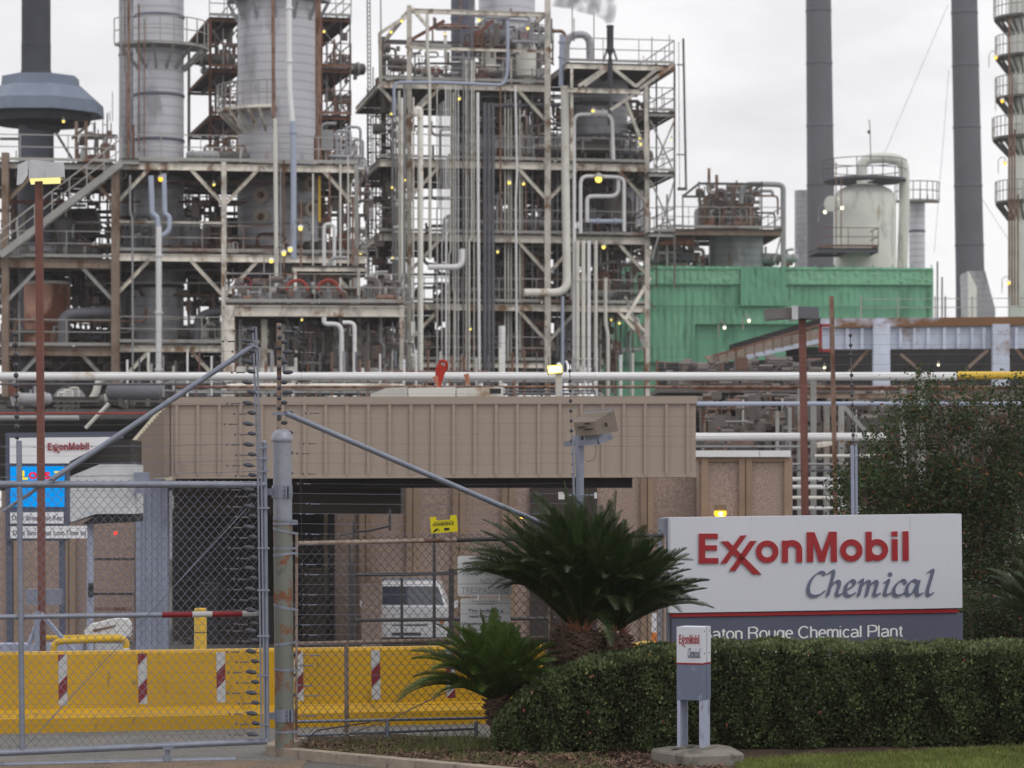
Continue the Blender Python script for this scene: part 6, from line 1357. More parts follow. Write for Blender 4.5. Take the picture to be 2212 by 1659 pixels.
# furnace stack with octagonal hood, far left
hd = thing('furnace_stack', 'thick dark furnace stack rising from a blue eight sided hood at the far left', 'stack', W(80,HOR,112)); hd.location.z = -.45; WORLD[hd.name] = hd.location.copy()
c = W(78,HOR,112); k_ = 112/F; Zp = lambda y: EYE+(HOR-y)*k_
mb = MB(); mb.lathe((c.x,112,0), [(31*k_,Zp(-60)),(31*k_,Zp(95)),(32*k_,Zp(96)),(31.5*k_,Zp(99)),(31.5*k_,Zp(150)),(36*k_,Zp(172)),(.01,Zp(172))], 32); mb.build('upper_shaft', 'stack_black', hd)
mb = MB(); c2 = W(88,HOR,112); a8 = math.radians(22.5)
for pr in [[(84*k_,Zp(168)),(86*k_,Zp(190)),(100*k_,Zp(192)),(138*k_,Zp(224)),(140*k_,Zp(250)),(60*k_,Zp(251))]]:
    vs = []; fs = []
    for r_, z_ in pr:
        for j in range(8): vs.append((c2.x+r_*math.cos(a8+j*math.pi/4), 112+r_*math.sin(a8+j*math.pi/4), z_))
    for i in range(len(pr)-1):
        for j in range(8): q = (j+1) % 8; fs.append((i*8+j, i*8+q, (i+1)*8+q, (i+1)*8+j))
    fs.append(tuple(range(7,-1,-1))); mb.add(vs, fs)
mb.sm = False; mb.build('hood', 'hood_blue', hd, smooth=False)
mb = MB(); mb.lathe((c2.x,112,0), [(110*k_,Zp(251)),(105*k_,Zp(268)),(45*k_,Zp(272)),(40*k_,Zp(285)),(.01,Zp(285))], 24); mb.build('burner_ring', 'stack_black', hd)
mb = MB(); mb.lathe((c.x,112,0), [(38*k_,Zp(272)),(38*k_,Zp(345)),(38*k_,-.45)], 28); mb.build('lower_shaft', 'vessel_slate', hd)
for x in (165, 186): mb = MB(); mb.obox(W(x,262,110.5), W(x,345,110.5), .12, .12, Vector((0,1,0))); mb.build('leg', 'steel_tan', hd)
for a, b_ in [((120,285),(160,350)),((190,270),(155,300)),((0,300),(40,300))]: mb = MB(); mb.obox(W(*a,110.6), W(*b_,110.6), .1, .1); mb.build('brace', 'steel_dark', hd)
plate(Rig(125,112,0), [(60,355),(195,352),(195,388),(60,392)], 0, 2, 'stack_slate', 'air_duct', hd)
fill(A_, 170, 240, 348, 1, 5, 5, 33, .55, zone=' beside the furnace hood'); vrun(A_, [205,212,222,232,240], 262, 345, 1, ['steel_dark','pipe_rust','pipe_grey'], (2,4), 'short dark riser right of the furnace hood', 'risers right of the furnace hood', 34, 20)
# rust red tank and black ducts
rt = vessel('rusty_tank', 'rust red cylindrical tank with a pale rim standing on the left frame', 102, 100, 612, 752, 111, 'vessel_rust', cat='tank'); mb = MB(); c = W(102,HOR,111); z_ = EYE+(HOR-612)*111/F; r_ = 50*111/F
mb.lathe((c.x,111,z_), [(r_*1.01,-.06),(r_*1.05,0),(r_*1.02,.05),(r_*.9,.06)], 32); mb.build('rim', 'vessel_white', rt)
pipe('wide black elbow duct beside the rust red tank', None, A2, [(137,752),(138,680),(175,676),(262,672)], 24, 'pipe_dark', .6, 1.3, cat='duct'); pipe('curved black duct behind the left frame column at the centre left', None, A2, [(425,752),(427,690),(445,676),(500,670)], 18, 'pipe_dark', 1.5, 1.3, cat='duct')
pipe('cream elbow pipe under the lower left deck', None, A2, [(160,890),(205,860),(214,820),(240,815)], 17, 'pipe_cream', -2.5, 1.2)
def hdrum(label, x0, x1, y, w_, d, m):
    t = thing('horizontal_drum', label, 'drum', W((x0+x1)/2, y+w_/2+8, d)); a, b_ = W(x0,y,d), W(x1,y,d+.6); r_ = w_/2*d/F; u = (b_-a).normalized(); mb = MB(); mb.tube([a-u*r_*.45,a-u*r_*.3,a,b_,b_+u*r_*.3,b_+u*r_*.45],[r_*.2,r_*.7,r_,r_,r_*.7,r_*.2],24); mb.build('shell', m, t)
    for k in (.2,.8): mb = MB(); q = a.lerp(b_,k); mb.obox(q-Vector((0,0,r_*1.35)), q-Vector((0,0,r_*.6)), r_*1.3, .25, u); mb.build('saddle', 'steel_dark', t)
    return t
hdrum('dark shiny horizontal drum above the middle left deck', 118, 200, 487, 74, 113.5, 'vessel_dark'); hdrum('dark drum at the far left beside the stairs', 52, 108, 487, 68, 114, 'vessel_dark')
hdrum('grey round drum below the lower left deck', 115, 215, 790, 84, 112, 'vessel_dark'); hdrum('pale round drum behind the safety board', 135, 165, 870, 62, 108, 'vessel_grey')
DK = ' on the decks of the left frame'
for i, (a, b_, y) in enumerate([(20,240,556),(20,240,750),(400,500,350),(400,500,546),(400,500,744),(690,765,546),(690,765,352),(270,300,546),(700,760,744),(20,240,880),(300,700,880)]): fill(A_, a, b_, y, 1.5, 7.5, 9, 200+i, 1.15, zone=DK)
for i, (y0, y1) in enumerate([(375,540),(575,740),(770,860)]): hrun(A_, 10, 780, y0, y1, 1.5, 8, 22, 240+i, ['bent pipe run under the top deck of the left frame','bent pipe run under the middle deck of the left frame','bent pipe run near the ground in the left frame'][i], ['pipe runs under the top left deck','pipe runs under the middle left deck','low pipe runs in the left frame'][i], ['pipe_grey','pipe_dark','pipe_dark','pipe_rust','steel_red','pipe_cream'], (3,8))
for (x0, x1, y0, y1) in [(20,60,575,740),(300,400,770,860),(60,140,575,605),(440,484,490,545),(155,245,575,660),(405,484,580,640),(20,110,775,880),(175,245,770,850),(260,290,385,540),(490,520,470,545),(405,480,700,745),(700,765,580,640),(400,500,770,860),(690,760,700,850)]:
    mb = MB(); expoly(mb, A2, [(x0,y0),(x1,y0),(x1,y1),(x0,y1)], 8.2, 8.8)  # dark sheet added behind the decks to deepen the shade there
    for k in range(1, 4): mb.obox(A2.P(lerp(x0,x1,k/4),y0,8.17), A2.P(lerp(x0,x1,k/4),y1,8.17), .08, .08)
    tag(mb.build('shade_panel', 'stack_black', smooth=False), 'added dark panel deepening the shade at the back of the left frame', 'duct', 'added dark shade panels at the back of the left frame')
# cream platform in front
Q_ = Steel('pipe_platform', 'cream platform with rust stains and red handwheels between the left and middle frames', 485, 98, 4, 6, 'platform')
Q_.level(487, 872, 660, 27, 'steel_cream', rail='rail_grey'); Q_.col(496, 660, None, 24, 'steel_cream'); Q_.col(571, 690, None, 14, 'steel_cream', v=1, back=False); Q_.col(868, 660, None, 10, 'steel_cream'); Q_.col(775, 690, 800, 10, 'steel_cream', v=2)
Q_.level(632, 790, 578, 9, 'steel_cream', rail=None, v=2.5, deep=3); Q_.col(638,580,655,7,'steel_cream',v=2.5,back=False); Q_.col(775,580,655,7,'steel_cream',v=2.5,back=False)
for i, x in enumerate((642, 709)):
    t = thing('wheel_valve', ['large red rimmed handwheel valve on the cream platform, the left one','large red rimmed handwheel valve on the cream platform, the right one'][i], 'valve', Q_.r.P(x,652,.4)); c = Q_.r.P(x,628,.4)
    mb = MB(); mb.disc_ring(c, Q_.r.w, .36, .045, 26, 6); mb.build('lower_wheel', 'steel_dark', t); mb = MB(); n_ = 12; mb.tube([c+Q_.r.u*.37*math.cos(math.pi*k/n_)+Vector((0,0,.37*math.sin(math.pi*k/n_))) for k in range(n_+1)], .06, 6); mb.build('wheel_rim', 'valve_red', t)
    mb = MB(); mb.tube([c, c+Q_.r.w*.4], .08, 8); mb.obox(c-Q_.r.u*.35, c+Q_.r.u*.35, .03, .03); mb.obox(c-Vector((0,0,.35)), c+Vector((0,0,.35)), .03, .03, Vector((0,1,0))); mb.tube([c+Q_.r.w*.4, c+Q_.r.w*.4-Vector((0,0,.4))], .12, 8); mb.build('body', 'pipe_grey', t)
pipe('low cream pipe arch under the cream platform', None, Q_.r, [(738,860),(738,700),(700,700),(700,685)], 10, 'pipe_white', -.3); pipe('cream downpipe right of the pipe arch under the platform', None, Q_.r, [(766,860),(766,697),(740,697)], 9, 'pipe_white', -.2)
vessel('column_vessel', 'grey brown drum vessel under the cream platform', 690, 90, 695, 850, 104, 'vessel_grey'); vessel('column_vessel', 'dark round vessel low beside the middle frame', 800, 60, 700, 850, 110, 'vessel_dark')
fill(Q_, 520, 860, 657, .8, 5, 16, 301, .9, zone=' on the cream platform', mats=['pipe_grey','pipe_cream','vessel_grey','pipe_rust','vessel_grey']); fill(Q_, 520, 860, 850, .8, 6, 12, 302, 1.0, zone=' under the cream platform')
vrun(Q_, [520,545,612,622,655,680,735,752,795,822,848], 690, 860, 1.5, ['pipe_cream','pipe_blue','pipe_grey','pipe_dark'], (3,8), 'short riser under the cream platform', 'risers under the cream platform', 17, 12)
hrun(Q_, 500, 870, 700, 840, 1, 6, 10, 303, 'bent pipe run under the cream platform', 'pipe runs under the cream platform', ['pipe_cream','pipe_rust','pipe_grey','pipe_dark'])
Q_.level(600, 880, 806, 8, 'rail_red' if False else 'steel_rust', rail=None, deck=False, side=False, deep=0, v=-.3)
# ============ RIGHT SIDE
gt = thing('netted_scaffold', 'big scaffold block wrapped in bright green debris netting', 'scaffold', Rig(1330,132,6).G(1670,-.45))
NR = Rig(1330, 132, 6)
def net(name, pts, v, m, amp=.06, par=gt, nx=90):
    """pleated cloth hung on the scaffold"""
    x0 = min(p[0] for p in pts); x1 = max(p[0] for p in pts); mb = MB(); ny = 10
    yt = lambda x: next(lerp(a[1], b_[1], (x-a[0])/(b_[0]-a[0]+1e-6)) for a, b_ in zip(pts, pts[1:]) if x <= b_[0]+.01)
    for i in range(nx+1):
        x = lerp(x0, x1, i/nx)
        for j in range(ny+1):
            k = j/ny; mb.v.append(tuple(NR.P(x, lerp(yt(x), yb_(x), k), v+amp*math.sin(i*1.9)*math.sin(math.pi*((k*3) % 1))+.05*R.gauss(0,.4))))
    for i in range(nx):
        for j in range(ny): a = i*(ny+1)+j; mb.f.append((a,a+ny+1,a+ny+2,a+1))
    return mb.build(name, m, par, smooth=True)
yb_ = lambda x: 782 if x < 1500 else 700
net('netting', [(1330,574),(1500,576),(2016,580)], 0, 'green_net', .035, gt, 160)
yb_ = lambda x: 616
net('netting', [(1330,573),(1500,575),(2016,579)], -.10, 'green_net_light', .03, gt, 160)
yb_ = lambda x: 660
net('netting', [(1600,577),(1697,577)], -.2, 'green_net_dark', .03, gt, 24)
q = [NR.G(1330,0), NR.G(2016,0), NR.G(2016,0)+NR.w*6, NR.G(1330,0)+NR.w*6]; z0_, z1_ = -.45, NR.Z(1330,577)
MB().prism([p+NR.w*.3+Vector((0,0,z0_)) for p in q], [p+NR.w*.3+Vector((0,0,z1_-.2)) for p in q]).build('inner_netting', 'green_net_dark', gt, smooth=False)
for x in range(1340, 2016, 42): mb = MB(); mb.tube([NR.P(x,572,.12), NR.P(x,780,.12)], .03, 5); mb.build('scaffold_tube', 'green_net_dark', gt)
for y in (580, 612, 660): mb = MB(); mb.tube([NR.P(1330,y,-.14), NR.P(2016,y+3,-.14)], .028, 5); mb.build('scaffold_tube', 'green_net_dark', gt)
# two slate stacks with bands
def bigstack(label, xt, wt, xb, wb, d, ybot, bands):
    t = thing('tall_stack', label, 'stack', W(xb, HOR, d)); t.location.z = -.45; WORLD[t.name] = t.location.copy(); mb = MB(); k_ = d/F; y0 = -40; yb2 = HOR+ (EYE+.45)/k_
    pts = []; rs = []
    for i in range(13): f_ = i/12; y = lerp(y0, 620, f_); pts.append(W(lerp(xt, xb, f_), y, d)); rs.append(lerp(wt, wb, f_**1.2)/2*k_)
    pts.append(Vector((pts[-1].x, d, -.45))); rs.append(rs[-1]*1.02); mb.tube(pts, rs, 36); mb.build('shaft', 'stack_slate', t)
    for y in bands:
        f_ = (y-y0)/(620-y0); p = W(lerp(xt,xb,f_), y, d); r_ = lerp(wt,wb,f_**1.2)/2*k_; mb = MB(); mb.lathe(p, [(r_*.99,-.09),(r_*1.035,-.06),(r_*1.035,.06),(r_*.99,.09)], 36); mb.build('band', 'stack_slate', t)
    return t
bigstack('tall slate grey stack with ring bands, left one of the pair', 1767.5, 54, 1775, 62, 165, 0, (24,137,272,400)); bigstack('tall slate grey stack with ring bands, right one of the pair', 2082, 56, 2096, 62, 165, 0, (28,142,275,402,530))
hp = thing('flue_duct', 'pale grey slanted flue duct at the foot of the right slate stack', 'duct', W(2120,690,160)); HR = Rig(2090,160,0)
plate(HR, [(2092,585),(2128,585),(2150,668),(2150,700),(2095,700)], 0, 3, 'vessel_grey', 'duct_body', hp); plate(HR, [(2092,585),(2110,620),(2110,700),(2092,700)], -.3, .28, 'vessel_white', 'duct_side', hp)
# white vessel with domed head
wv = vessel('white_vessel', 'domed white process vessel with a rust streak and railed top platform', 1868, 134, 396, None, 150, 'vessel_white', dome=True, rings=())
ringdeck(wv, 1868, 388, 60, 150, 0, 360, 1.5, 'stack_slate', 'steel_dark', False)
k_ = 150/F
mb = MB(); mb.tube(fillet([W(1862,398,150), W(1862,345,150), W(1905,340,150), W(1952,345,150), W(1954,440,150), W(1948,600,150)], 1.0, 6), 11.5*k_, 18); mb.build('overhead_pipe', 'vessel_white', wv)
mb = MB(); mb.tube([W(1806,440,148.6), W(1797,440,148.4)], 15*k_, 18); mb.tube([W(1797,440,148.4), W(1794,440,148.3)], 17*k_, 18); mb.build('nozzle', 'vessel_white', wv)
sp_ = Steel('side_platform', 'railed side platform on the left of the domed white vessel', 1767, 146, 4, 3, 'platform'); sp_.level(1767, 1897, 538, 8, 'stack_slate', True, 'rail_red'); 
for x in (1806,1817): pipe('thin rust pipe climbing the domed white vessel', 'thin rust pipes on the white vessel', sp_.r, [(x,350+ (x-1806)*3),(x,540)], 2.5, 'pipe_rust', 0)
vessel('grey_vessel', 'grey vessel half hidden behind the left slate stack', 1733, 33, 412, None, 172, 'vessel_grey', cat='vessel'); gv = vessel('grey_vessel', 'slim grey blue vessel right of the domed white vessel', 1981, 34, 436, None, 156, 'vessel_blue', cat='vessel', rings=(500,)); ringdeck(gv, 1981, 434, 34, 156, 180, 360, .8, 'steel_grey', 'steel_dark', False)
vg = W(1733,412,172); ringdeck(gv if False else wv, 1733, 432, 33, 172, 150, 250, .8, 'steel_grey', 'steel_dark', False) if False else None
# far right column with round galleries
rc = vessel('gallery_column', 'tall cream column vessel with round galleries at the right edge', 2222, 88, -60, None, 140, 'vessel_white', rings=(295,), cat='vessel')
for y, o_ in [(32,1.0),(116,.9),(285,.95),(205,.9),(292,1.1),(430,.9)]:
    ringdeck(rc, 2222, y+6, 84, 140, 150, 250, o_*.75, 'steel_dark', 'steel_grey', True) if y not in (285,) else None
for x in (2180, 2186, 2192, 2199): pipe('rusty riser on the cream gallery column at the right edge', 'risers on the gallery column', Rig(2180,137.6,0), [(x,40+(x-2180)*20),(x,660)], 4, 'pipe_rust', 0)
# rusty manifold unit
RM = Steel('manifold_unit', 'rusty pipe manifold on a round vessel platform right of the middle frame', 1440, 134, 4, 6, 'process unit')
RM.level(1420, 1688, 497, 12, 'steel_tan', True, 'rail_grey'); RM.level(1410, 1500, 515, 16, 'steel_rust', False, None, side=False, deep=0, v=-.2)
RM.col(1510, 392, 497, 3.5, 'steel_dark'); RM.col(1645, 392, 497, 3.5, 'steel_dark'); RM.level(1510, 1648, 394, 6, 'steel_dark', False, None); RM.col(1690, 497, None, 4, 'steel_grey', back=False)
RM.brace((1672,565),(1690,500),3,'steel_grey'); RM.col(1441, 420, None, 5, 'steel_grey', back=False)
vessel('round_vessel', 'stained grey round vessel under the rusty manifold platform', 1590, 118, 508, None, 137, 'vessel_grey', cat='vessel'); vessel('pot_vessel', 'small dark domed pot left under the manifold platform', 1540, 66, 548, None, 141, 'vessel_dark', dome=True)
pipe('grey overhead line bending down beside the left slate stack', None, RM.r, [(1600,440),(1604,398),(1670,398),(1692,400),(1692,620)], 12, 'pipe_grey', .5, 2)
for x, w_ in [(1524,12),(1541,9),(1556,10),(1577,14),(1592,8),(1610,9),(1625,7)]: pipe('rust stained stub riser in the manifold', 'stub risers in the manifold', RM.r, [(x,498),(x,R.uniform(402,450))], w_, R.choice(['pipe_rust','pipe_grey','steel_tan']), R.uniform(.5,4), flange=2)
fill(RM, 1510, 1640, 495, .5, 5, 16, 401, .9, zone=' on the manifold platform', mats=['pipe_rust','pipe_grey','vessel_dark','steel_dark']); hrun(RM, 1512, 1640, 410, 480, 1, 5, 14, 402, 'short rusty cross pipe in the manifold', 'cross pipes in the manifold', ['pipe_rust','pipe_grey','steel_dark'], (4,8))
fill(RM, 1415, 1500, 575, .5, 5, 12, 403, 1.1, zone=' beside the green netting'); fill(RM, 1640, 1720, 575, .5, 5, 5, 404, .8, zone=' beside the green netting')
# walkway and blue grey gantry at the right
GW = Steel('blue_gantry', 'weathered pale blue steel gantry with rust stains at the right', 1775, 88, 2, 7, 'gantry')
GW.r; z = GW.r
q0_ = [(1775,688),(2700,680),(2700,696),(1775,708)]; plate(z, q0_, 0, .3, 'rack_rusty', 'top_beam', GW.t); plate(z, [(1778,708),(2700,696),(2700,749),(1778,755)], .15, .2, 'rack_blue', 'cladding', GW.t)
for x in (1905, 2163, 2420, 2680): plate(z, [(x-18,700),(x+18,700),(x+18,860),(x-18,860)], -.15, .25, 'rack_blue', 'column', GW.t)
for x in (1800,1830,1862,1945,1975,2005,2040,2070,2100,2125,2195): mb = MB(); mb.obox(z.P(x,708,.1), z.P(x,754,.1), .1, .1, Vector((0,1,0))); mb.build('stiffener', 'rack_blue', GW.t)
for a, b_ in [((1830,808),(1876,755)),((1945,765),(1988,800)),((2085,800),(2135,755)),((2195,755),(2212,775))]: GW.brace(a, b_, 6, 'steel_tan', .1)
plate(z, [(1700,750),(2700,750),(2700,860),(1700,860)], 6.5, .3, 'roof_shade_black', 'dark_back', GW.t)
mb = MB(); [mb.obox(z.P(x,688,.2), z.P(x,640 if x % 160 else 622,.2), .035, .035, Vector((0,1,0))) for x in range(1860, 2260, 80)]; mb.obox(z.P(1860,646,.2), z.P(2260,644,.2), .022, .022); mb.obox(z.P(1860,665,.2), z.P(2260,663,.2), .022, .022); mb.build('railing', 'rail_grey', GW.t)
WK = thing('sloping_walkway', 'rusty sloping covered walkway climbing toward the blue gantry', 'walkway', Rig(1540,92,0).P(1640,790)); wr = Rig(1520,92,3)
plate(wr, [(1585,742),(1775,686),(1775,706),(1585,760)], 1.0, 1.2, 'roof_shade_black', 'roof', WK); plate(wr, [(1520,770),(1760,712),(1776,712),(1776,745),(1612,770),(1540,788)], .4, .2, 'concrete_tan', 'side_panel', WK)
mb = MB(); mb.obox(wr.P(1610,772), wr.P(1776,735), .12, .14); mb.build('stringer', 'rack_blue', WK); mb = MB(); mb.obox(wr.P(1545,768,-.1), wr.P(1776,700,-.1), .08, .08); mb.build('handrail', 'rail_red', WK)
for i in range(12): x = 1550+i*20; mb = MB(); mb.obox(wr.P(x,768-i*6,-.05), wr.P(x,790-i*5.5,-.05), .06, .06, Vector((0,1,0))); mb.build('post', 'steel_tan', WK)
plate(wr, [(1420,788),(1775,772),(1775,860),(1420,860)], 4, .3, 'roof_shade_black', 'dark_wall', WK)
rf = thing('red_ladder_frame', 'red painted ladder frame beside the upper end of the sloping walkway', 'ladder', Rig(1770,87,0).P(1785,760))
for a, b_ in [((1772,702),(1772,760)),((1796,702),(1796,760)),((1770,703),(1800,703)),((1772,757),(1800,757))]: mb = MB(); mb.obox(W(*a,87), W(*b_,87), .09, .09); mb.build('bar', 'pipe_red', rf)
# ============ PIPE RACK
def along(label, y, w_, m, x0=-60, x1=2900, d=64, cat='pipe', bendy=0):
    mb = MB(); mb.tube([W(x0,y,d), W((x0+x1)/2,y+bendy,d), W(x1,y,d)], w_/2*d/F, 16); o = mb.build('pipe', m); tag(o, label, cat); return o
along('long white pipe with rust patches crossing the whole view above the canopy', 813, 18, 'pipe_white', -60, 2066, 62)
along('yellow painted end of the long crossing pipe', 811, 17, 'pipe_yellow', 2066.5, 2900, 62)
along('thin rust brown line below the long crossing pipe', 836, 6, 'pipe_rust', 380, 2900, 66)
along('thin dark line just under the long crossing pipe at the left', 830, 5, 'pipe_dark', -60, 420, 66)
along('pale blue pipe crossing above the pebble building', 872, 9, 'pipe_blue', 1505, 2900, 60); along('fat white pipe crossing above the white coping', 944, 18, 'pipe_white', 1470, 1925, 60)
along('thin red fire water line at the left', 893, 4, 'pipe_red', -60, 350, 60); along('grey pipe above the safety board', 903, 11, 'pipe_grey', -60, 170, 61)
along('long cream box beam behind the long crossing pipe', 836, 16, 'steel_cream', 490, 870, 68)
pipe('slanting cream pipe stay behind the safety board', None, Rig(180,61,0), [(235,872),(185,925)], 8, 'pipe_cream', 0)
for y, w_, m, x0, x1 in [(1035,9,'pipe_white',1700,1830),(1052,9,'pipe_white',1706,1900),(1075,7,'pipe_cream',1700,1820),(1098,8,'pipe_white',1706,1870),(1118,8,'pipe_grey',1706,1900),(1003,6,'pipe_grey',1706,1900),(985,7,'pipe_cream',1760,1905),(965,5,'pipe_grey',1500,1750),(1016,5,'pipe_dark',1706,1900)]:
    o = along('white or grey pipe in the low stack of lines right of the building', y, w_, m, x0, x1, 63); o['group'] = 'low stack of lines right of the building'
pipe('white U bend at the end of the low stack of lines', None, Rig(1815,60,0), [(1816,1125),(1818,1096),(1848,1096),(1850,1125)], 14, 'pipe_white', 0, 1.2)
PR = Steel('pipe_rack', 'grey green pipe rack posts and beams carrying the crossing pipes at the right', 1757, 64, 0, 3, 'pipe rack')
for x, yt, w_ in [(1757,822,14),(1817,868,14),(1990,822,16),(1706,880,9),(1785,870,16)]: PR.col(x, yt, None, w_, 'steel_grey' if x != 1785 else 'steel_tan', v=0 if x != 1785 else 4)
PR.level(1740, 2900, 850, 12, 'concrete_tan' if False else 'steel_tan', False, None, v=2, side=False, deep=0); PR.level(1500, 2900, 838, 6, 'steel_rust', False, None, v=3, side=False, deep=0)
PR.level(1500, 1740, 800, 5, 'steel_dark', False, None, v=5, side=False, deep=0); PR.brace((1820,875),(1912,980),9,'steel_grey',1); PR.brace((1912,985),(1935,1010),8,'steel_grey',1); PR.brace((1800,955),(1765,962),12,'steel_cream',-.3)
MB().prism([PR.r.P(x,y,6) for x,y in [(1600,918),(1722,880),(1722,908),(1600,940)]],[PR.r.P(x,y,7.5) for x,y in [(1600,918),(1722,880),(1722,908),(1600,940)]]).build('ramp', 'concrete_tan', PR.t, smooth=False)
db = thing('dark_shed', 'dark open sided shed in shade behind the pipe rack at the right', 'shed', Rig(1500,76,0).G(1850,-.45)); dr = Rig(1500,76,0)
plate(dr, [(1420,846),(2900,846),(2900,1150),(1420,1150)], 4, .3, 'roof_shade_black', 'back_wall', db); plate(dr, [(1420,838),(2900,838),(2900,848),(1420,848)], 0, 4, 'steel_dark', 'roof', db)
for x in range(1520, 2860, 52): plate(dr, [(x,850),(x+5,850),(x+5,1300),(x,1300)], .5, .15, R.choice(['steel_dark','steel_grey','steel_tan']), 'post', db)
vrun(PR, [1530,1550,1575,1605,1640,1665,1690,1735,1850,1880,1905,1940,1970], 850, 1010, 6, ['pipe_grey','pipe_rust','pipe_dark','pipe_cream'], (2,5), 'short riser in the shade below the pipe rack', 'risers below the pipe rack', 18, 20)
hrun(PR, 1510, 2100, 855, 1020, 4, 9, 18, 501, 'bent pipe in the shade below the pipe rack', 'bent pipes below the pipe rack', ['pipe_grey','pipe_rust','pipe_dark','steel_dark'], (3,6))
fill(PR, 1510, 1720, 1000, 5, 9, 8, 502, .6, zone=' below the pipe rack')
fill(A_, 20, 300, 930, -30, -20, 8, 503, .7, zone=' near the safety board')
massy_later = [(0,330,865,925)]
# low equipment line seen between the canopy and the frames
LW = Steel('equipment_deck', 'low dark equipment deck behind the crossing pipe', 260, 84, 2, 7, 'platform'); LW.level(-60, 1420, 862, 8, 'steel_dark', True, None, side=False); LW.level(560, 1420, 905, 9, 'deck_dark' if False else 'steel_dark', False, None, side=False)
plate(LW.r, [(-60,905),(1420,905),(1420,1060),(-60,1060)], 7.4, .3, 'roof_shade_black', 'dark_wall', LW.t); plate(LW.r, [(-60,862),(1420,862),(1420,905),(-60,905)], 9.4, .3, 'steel_dark', 'dark_wall', LW.t)
vrun(LW, list(range(275, 1420, 26)), 770, 870, 1, ['pipe_grey','pipe_cream','pipe_dark','pipe_rust','pipe_white'], (2.5,7), 'short riser just above the canopy roof', 'short risers above the canopy roof', 19, 20)
hrun(LW, 270, 1410, 800, 858, 1, 6, 26, 504, 'bent pipe just above the canopy roof', 'bent pipes above the canopy roof', ['pipe_grey','pipe_cream','pipe_dark','pipe_rust'], (3,7))
# ============ lights
for x, y, d, s_ in [(868,44,118,1),(845,68,118,.9),(1035,42,118,.9),(1140,60,118,.9),(961,72,119,.6),(992,212,118,.9),(845,245,119,.7),(875,388,119,.6),(847,404,119,.7),(1131,396,118,.9),(1100,393,118,1.1),(1281,238,117,1),(1293,384,116,1.9),(1304,532,116,1.2),(1075,543,117,.8),(1384,310,118,.8),(1382,298,118,.6),(779,548,112,.8),(848,556,119,.6),(1016,710,116,.7),(1338,697,116,.8),(1320,690,116,.6),(652,690,98,.7),(462,398,107,.8),(137,261,110,.9),(1451,66 if False else 300,121,.5),(700,67,118,.8),(700,295,118,.7),(503,295,118,.7)]: lamp(x, y, d, s=s_)
lamp(347, 385, 106, 'orange lit lamp in front of the banded column under the top deck', 'glow_amber', 1.4); lamp(1293, 384, 115.8, 'brightest round yellow lamp in the right bay of the middle frame', 'glow_yellow', 2.2)
for x, y in [(613,546),(627,538),(649,492),(586,562)]: lamp(x, y, 100, 'white shaded lamp glowing yellow before the widest column', 'glow_yellow', 1.3, 'arm'); bpy.context.scene.collection.objects[-1]
for o in list(COL.objects):
    if o.get('label') == 'white shaded lamp glowing yellow before the widest column': o['group'] = 'white shaded lamps before the widest column'
for x, y in [(1565,707),(1618,692),(1564,703)][:2]: o = lamp(x, y, 90, 'white lit lamp on a hooked arm above the sloping walkway', 'glow_white', .9, 'arm'); o['group'] = 'hooked lamps above the sloping walkway'
lamp(2027, 787, 86, 'white lit lamp hanging under the blue gantry', 'glow_white', .8); lamp(1781, 793, 86, 'small white lamp below the red ladder frame', 'glow_white', .8)
for x, y in [(1782,457),(1819,448)]: o = lamp(x, y, 146, 'white lit lamp left of the domed white vessel', 'glow_white', 1.0, 'arm'); o['group'] = 'lamps left of the domed vessel'
for x, y, q in [(2151,123,'second'),(2165,217,'third'),(2171,352,'fourth'),(2179,610,'lowest')]: lamp(x, y, 137, 'orange lamp beside the gallery column, %s from the top' % {'second':'the first','third':'the second','fourth':'the third','lowest':'the fourth'}[q], 'glow_amber', 1.0, 'arm')
# lamp post and guy wires, sky clutter
pipe('thin lamp post on top of the domed white vessel', None, Rig(1880,149,0), [(1881,345),(1879,270),(1877,258)], 2, 'steel_dark', 0, cat='post'); MB().sphere(W(1877,285,149), .1, 8, 6).build('lamp_head', 'steel_dark', label='small dark lamp head on the thin post above the white vessel', cat='lamp')
for a, b_, l in [((1905,345),(2048,10),'guy wire from the white vessel up to the right stack'),((2018,545),(2050,150),'steep guy wire left of the right stack'),((2115,420),(2180,520),'guy wire right of the right stack')]:
    mb = MB(); mb.tube([W(*a,163), W(*b_,163)], .012, 4); tag(mb.build('guy_wire', 'wire_galv'), l, 'guy wire')
for x, y0, y1 in [(2025,565,690),(2035,598,690),(2042,640,690)]: pipe('thin vent pipe right of the green netting', 'vent pipes right of the netting', Rig(2025,150,0), [(x,y0),(x,y1)], 3.5, 'steel_dark', 0)
for x, y0, y1 in [(243,198,262),(237,240,262),(1446,75,135),(1390,120,136),(1745,390,412),(2004,420,436),(1987,415,436)]: pipe('thin rod standing up against the sky', 'thin rods against the sky', Rig(x,130,0), [(x,y0),(x,y1)], 1.6, 'steel_dark', 0)

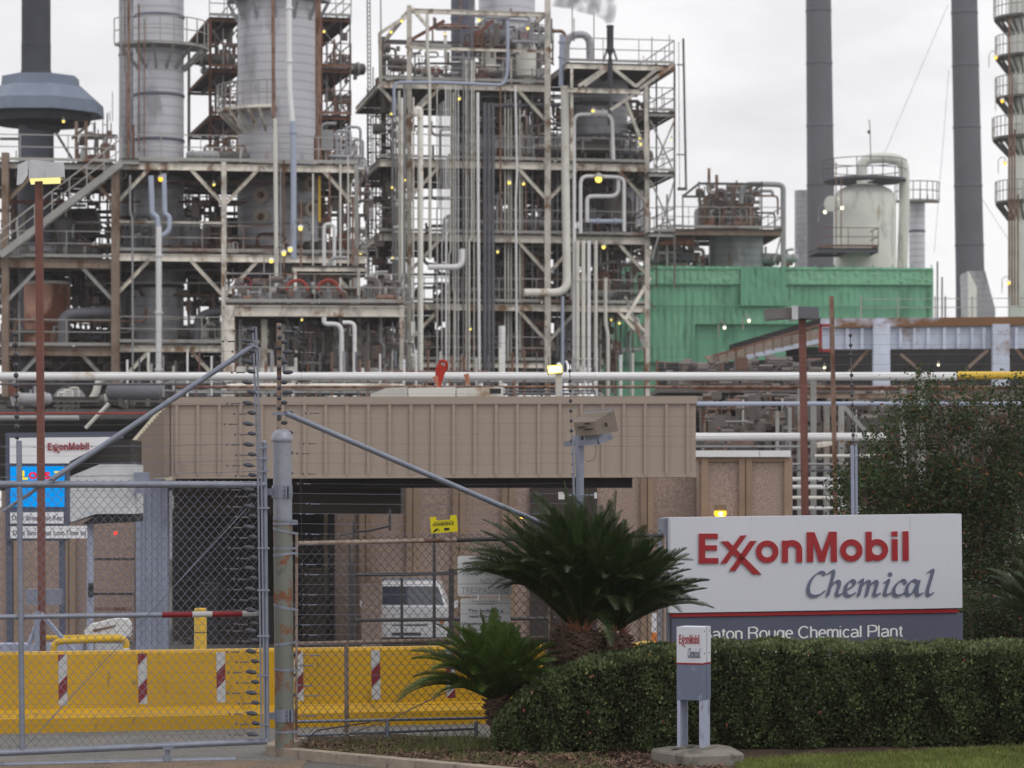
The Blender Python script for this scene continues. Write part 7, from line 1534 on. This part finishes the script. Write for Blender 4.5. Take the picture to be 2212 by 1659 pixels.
# fine pipework too dense to count, one mass per frame
def massy(rig, zones, n, seed, label):
    rnd = random.Random(seed); mb = MB()
    for i in range(n):
        x0, x1, y0, y1, v0, v1 = rnd.choices(zones, [(z[1]-z[0])*(z[3]-z[2]) for z in zones])[0]; x = rnd.uniform(x0, x1); y = rnd.uniform(y0, y1); v = rnd.uniform(v0, v1); k = rnd.random(); r_ = rnd.choice([.02,.03,.04,.06,.09,.14])
        if k < .40: L_ = rnd.uniform(8, 70); mb.tube([rig.P(x, y, v), rig.P(x+rnd.choice([0,0,rnd.uniform(-4,4)]), min(y1, y+L_), v)], r_, 5)
        elif k < .68: L_ = rnd.uniform(6, 60); mb.tube([rig.P(x, y, v), rig.P(min(x1, x+L_), y, v)], r_, 5)
        elif k < .78: L_ = rnd.uniform(8, 30); e_ = rnd.uniform(8, 30); mb.tube(fillet([rig.P(x, y, v), rig.P(x+L_, y, v), rig.P(x+L_, y+e_, v)], r_*3, 3), r_, 6)
        elif k < .86: L_ = rnd.uniform(8, 40); mb.obox(rig.P(x, y, v), rig.P(x+L_, y+rnd.choice([-1,1])*L_*.8, v), .07, .07)
        elif k < .90: s_ = rnd.uniform(.06, .22); p = rig.P(x, y, v); mb.box(p.x-s_, p.x+s_, p.y-s_*.5, p.y+s_*.5, p.z-s_*rnd.uniform(.5,1.6), p.z+s_)
        else: s_ = rnd.uniform(.07, .24); p = rig.P(x, y, v); mb.tube([p-rig.u*s_*rnd.uniform(.3,2), p+rig.u*s_*.6], s_, 9)
    mb.build('small_pipework', 'clutter', label=label, cat='pipework', kind='stuff')
massy(M_.r, [(1010,1180,50,172,1,7),(890,1000,110,172,1,7),(1000,1180,195,345,1,8),(1000,1180,365,502,1,8),(935,1180,522,652,1,8),(900,1180,672,850,0,8),(1200,1390,200,345,2,8),(1200,1390,365,502,2,8),(1240,1390,522,652,1,8),(1230,1325,672,850,0,8)], 1500, 71, 'dense tangle of small pipes, cable trays and fittings inside the middle frame')
massy(M_.r, [(818,880,100,860,0,5)], 260, 72, 'rusty tangle of small pipes and ladders at the left of the middle frame')
massy(A_.r, [(-20,245,375,548,2,9),(-20,245,580,740,2,9),(-20,300,770,890,1,9),(395,490,372,545,2,9),(395,490,568,744,2,9),(690,800,372,548,1,9),(490,690,560,650,2,9),(300,480,770,880,1,9)], 900, 73, 'dense tangle of small pipes and fittings inside the left frame')
massy(Q_.r, [(500,870,600,655,.5,6),(500,870,690,860,.5,6)], 420, 74, 'tangle of small pipes and fittings on and under the cream platform')
massy(RM.r, [(1512,1642,402,495,.5,5),(1410,1510,520,640,0,5)], 300, 75, 'tangle of rusty small pipes in the manifold right of the middle frame')
massy(PR.r, [(1505,2250,850,1010,3,9),(1420,1775,775,850,20,26)], 800, 76, 'tangle of small pipes in the shade below the pipe rack')
massy(Rig(452,118,14), [(456,512,48,340,1,6),(694,755,48,340,1,6),(160,248,265,345,1,6)], 120, 77, 'tangle of small rusty pipes on the side galleries of the widest column')
# ------------------------------------------------------------ humid air between the gate and the plant
hz = MB().box(-300, 300, -70, 420, -1.5, 62)
m = bpy.data.materials.new('haze_air'); m.use_nodes = True; t = m.node_tree; t.nodes.clear(); o = t.nodes.new('ShaderNodeOutputMaterial'); pv = t.nodes.new('ShaderNodeVolumePrincipled')
pv.inputs['Color'].default_value = (.97,.96,.96,1); pv.inputs['Density'].default_value = .0003; pv.inputs['Anisotropy'].default_value = 0.3
t.links.new(pv.outputs[0], o.inputs['Volume']); hz.build('haze', m, kind='stuff', smooth=False)
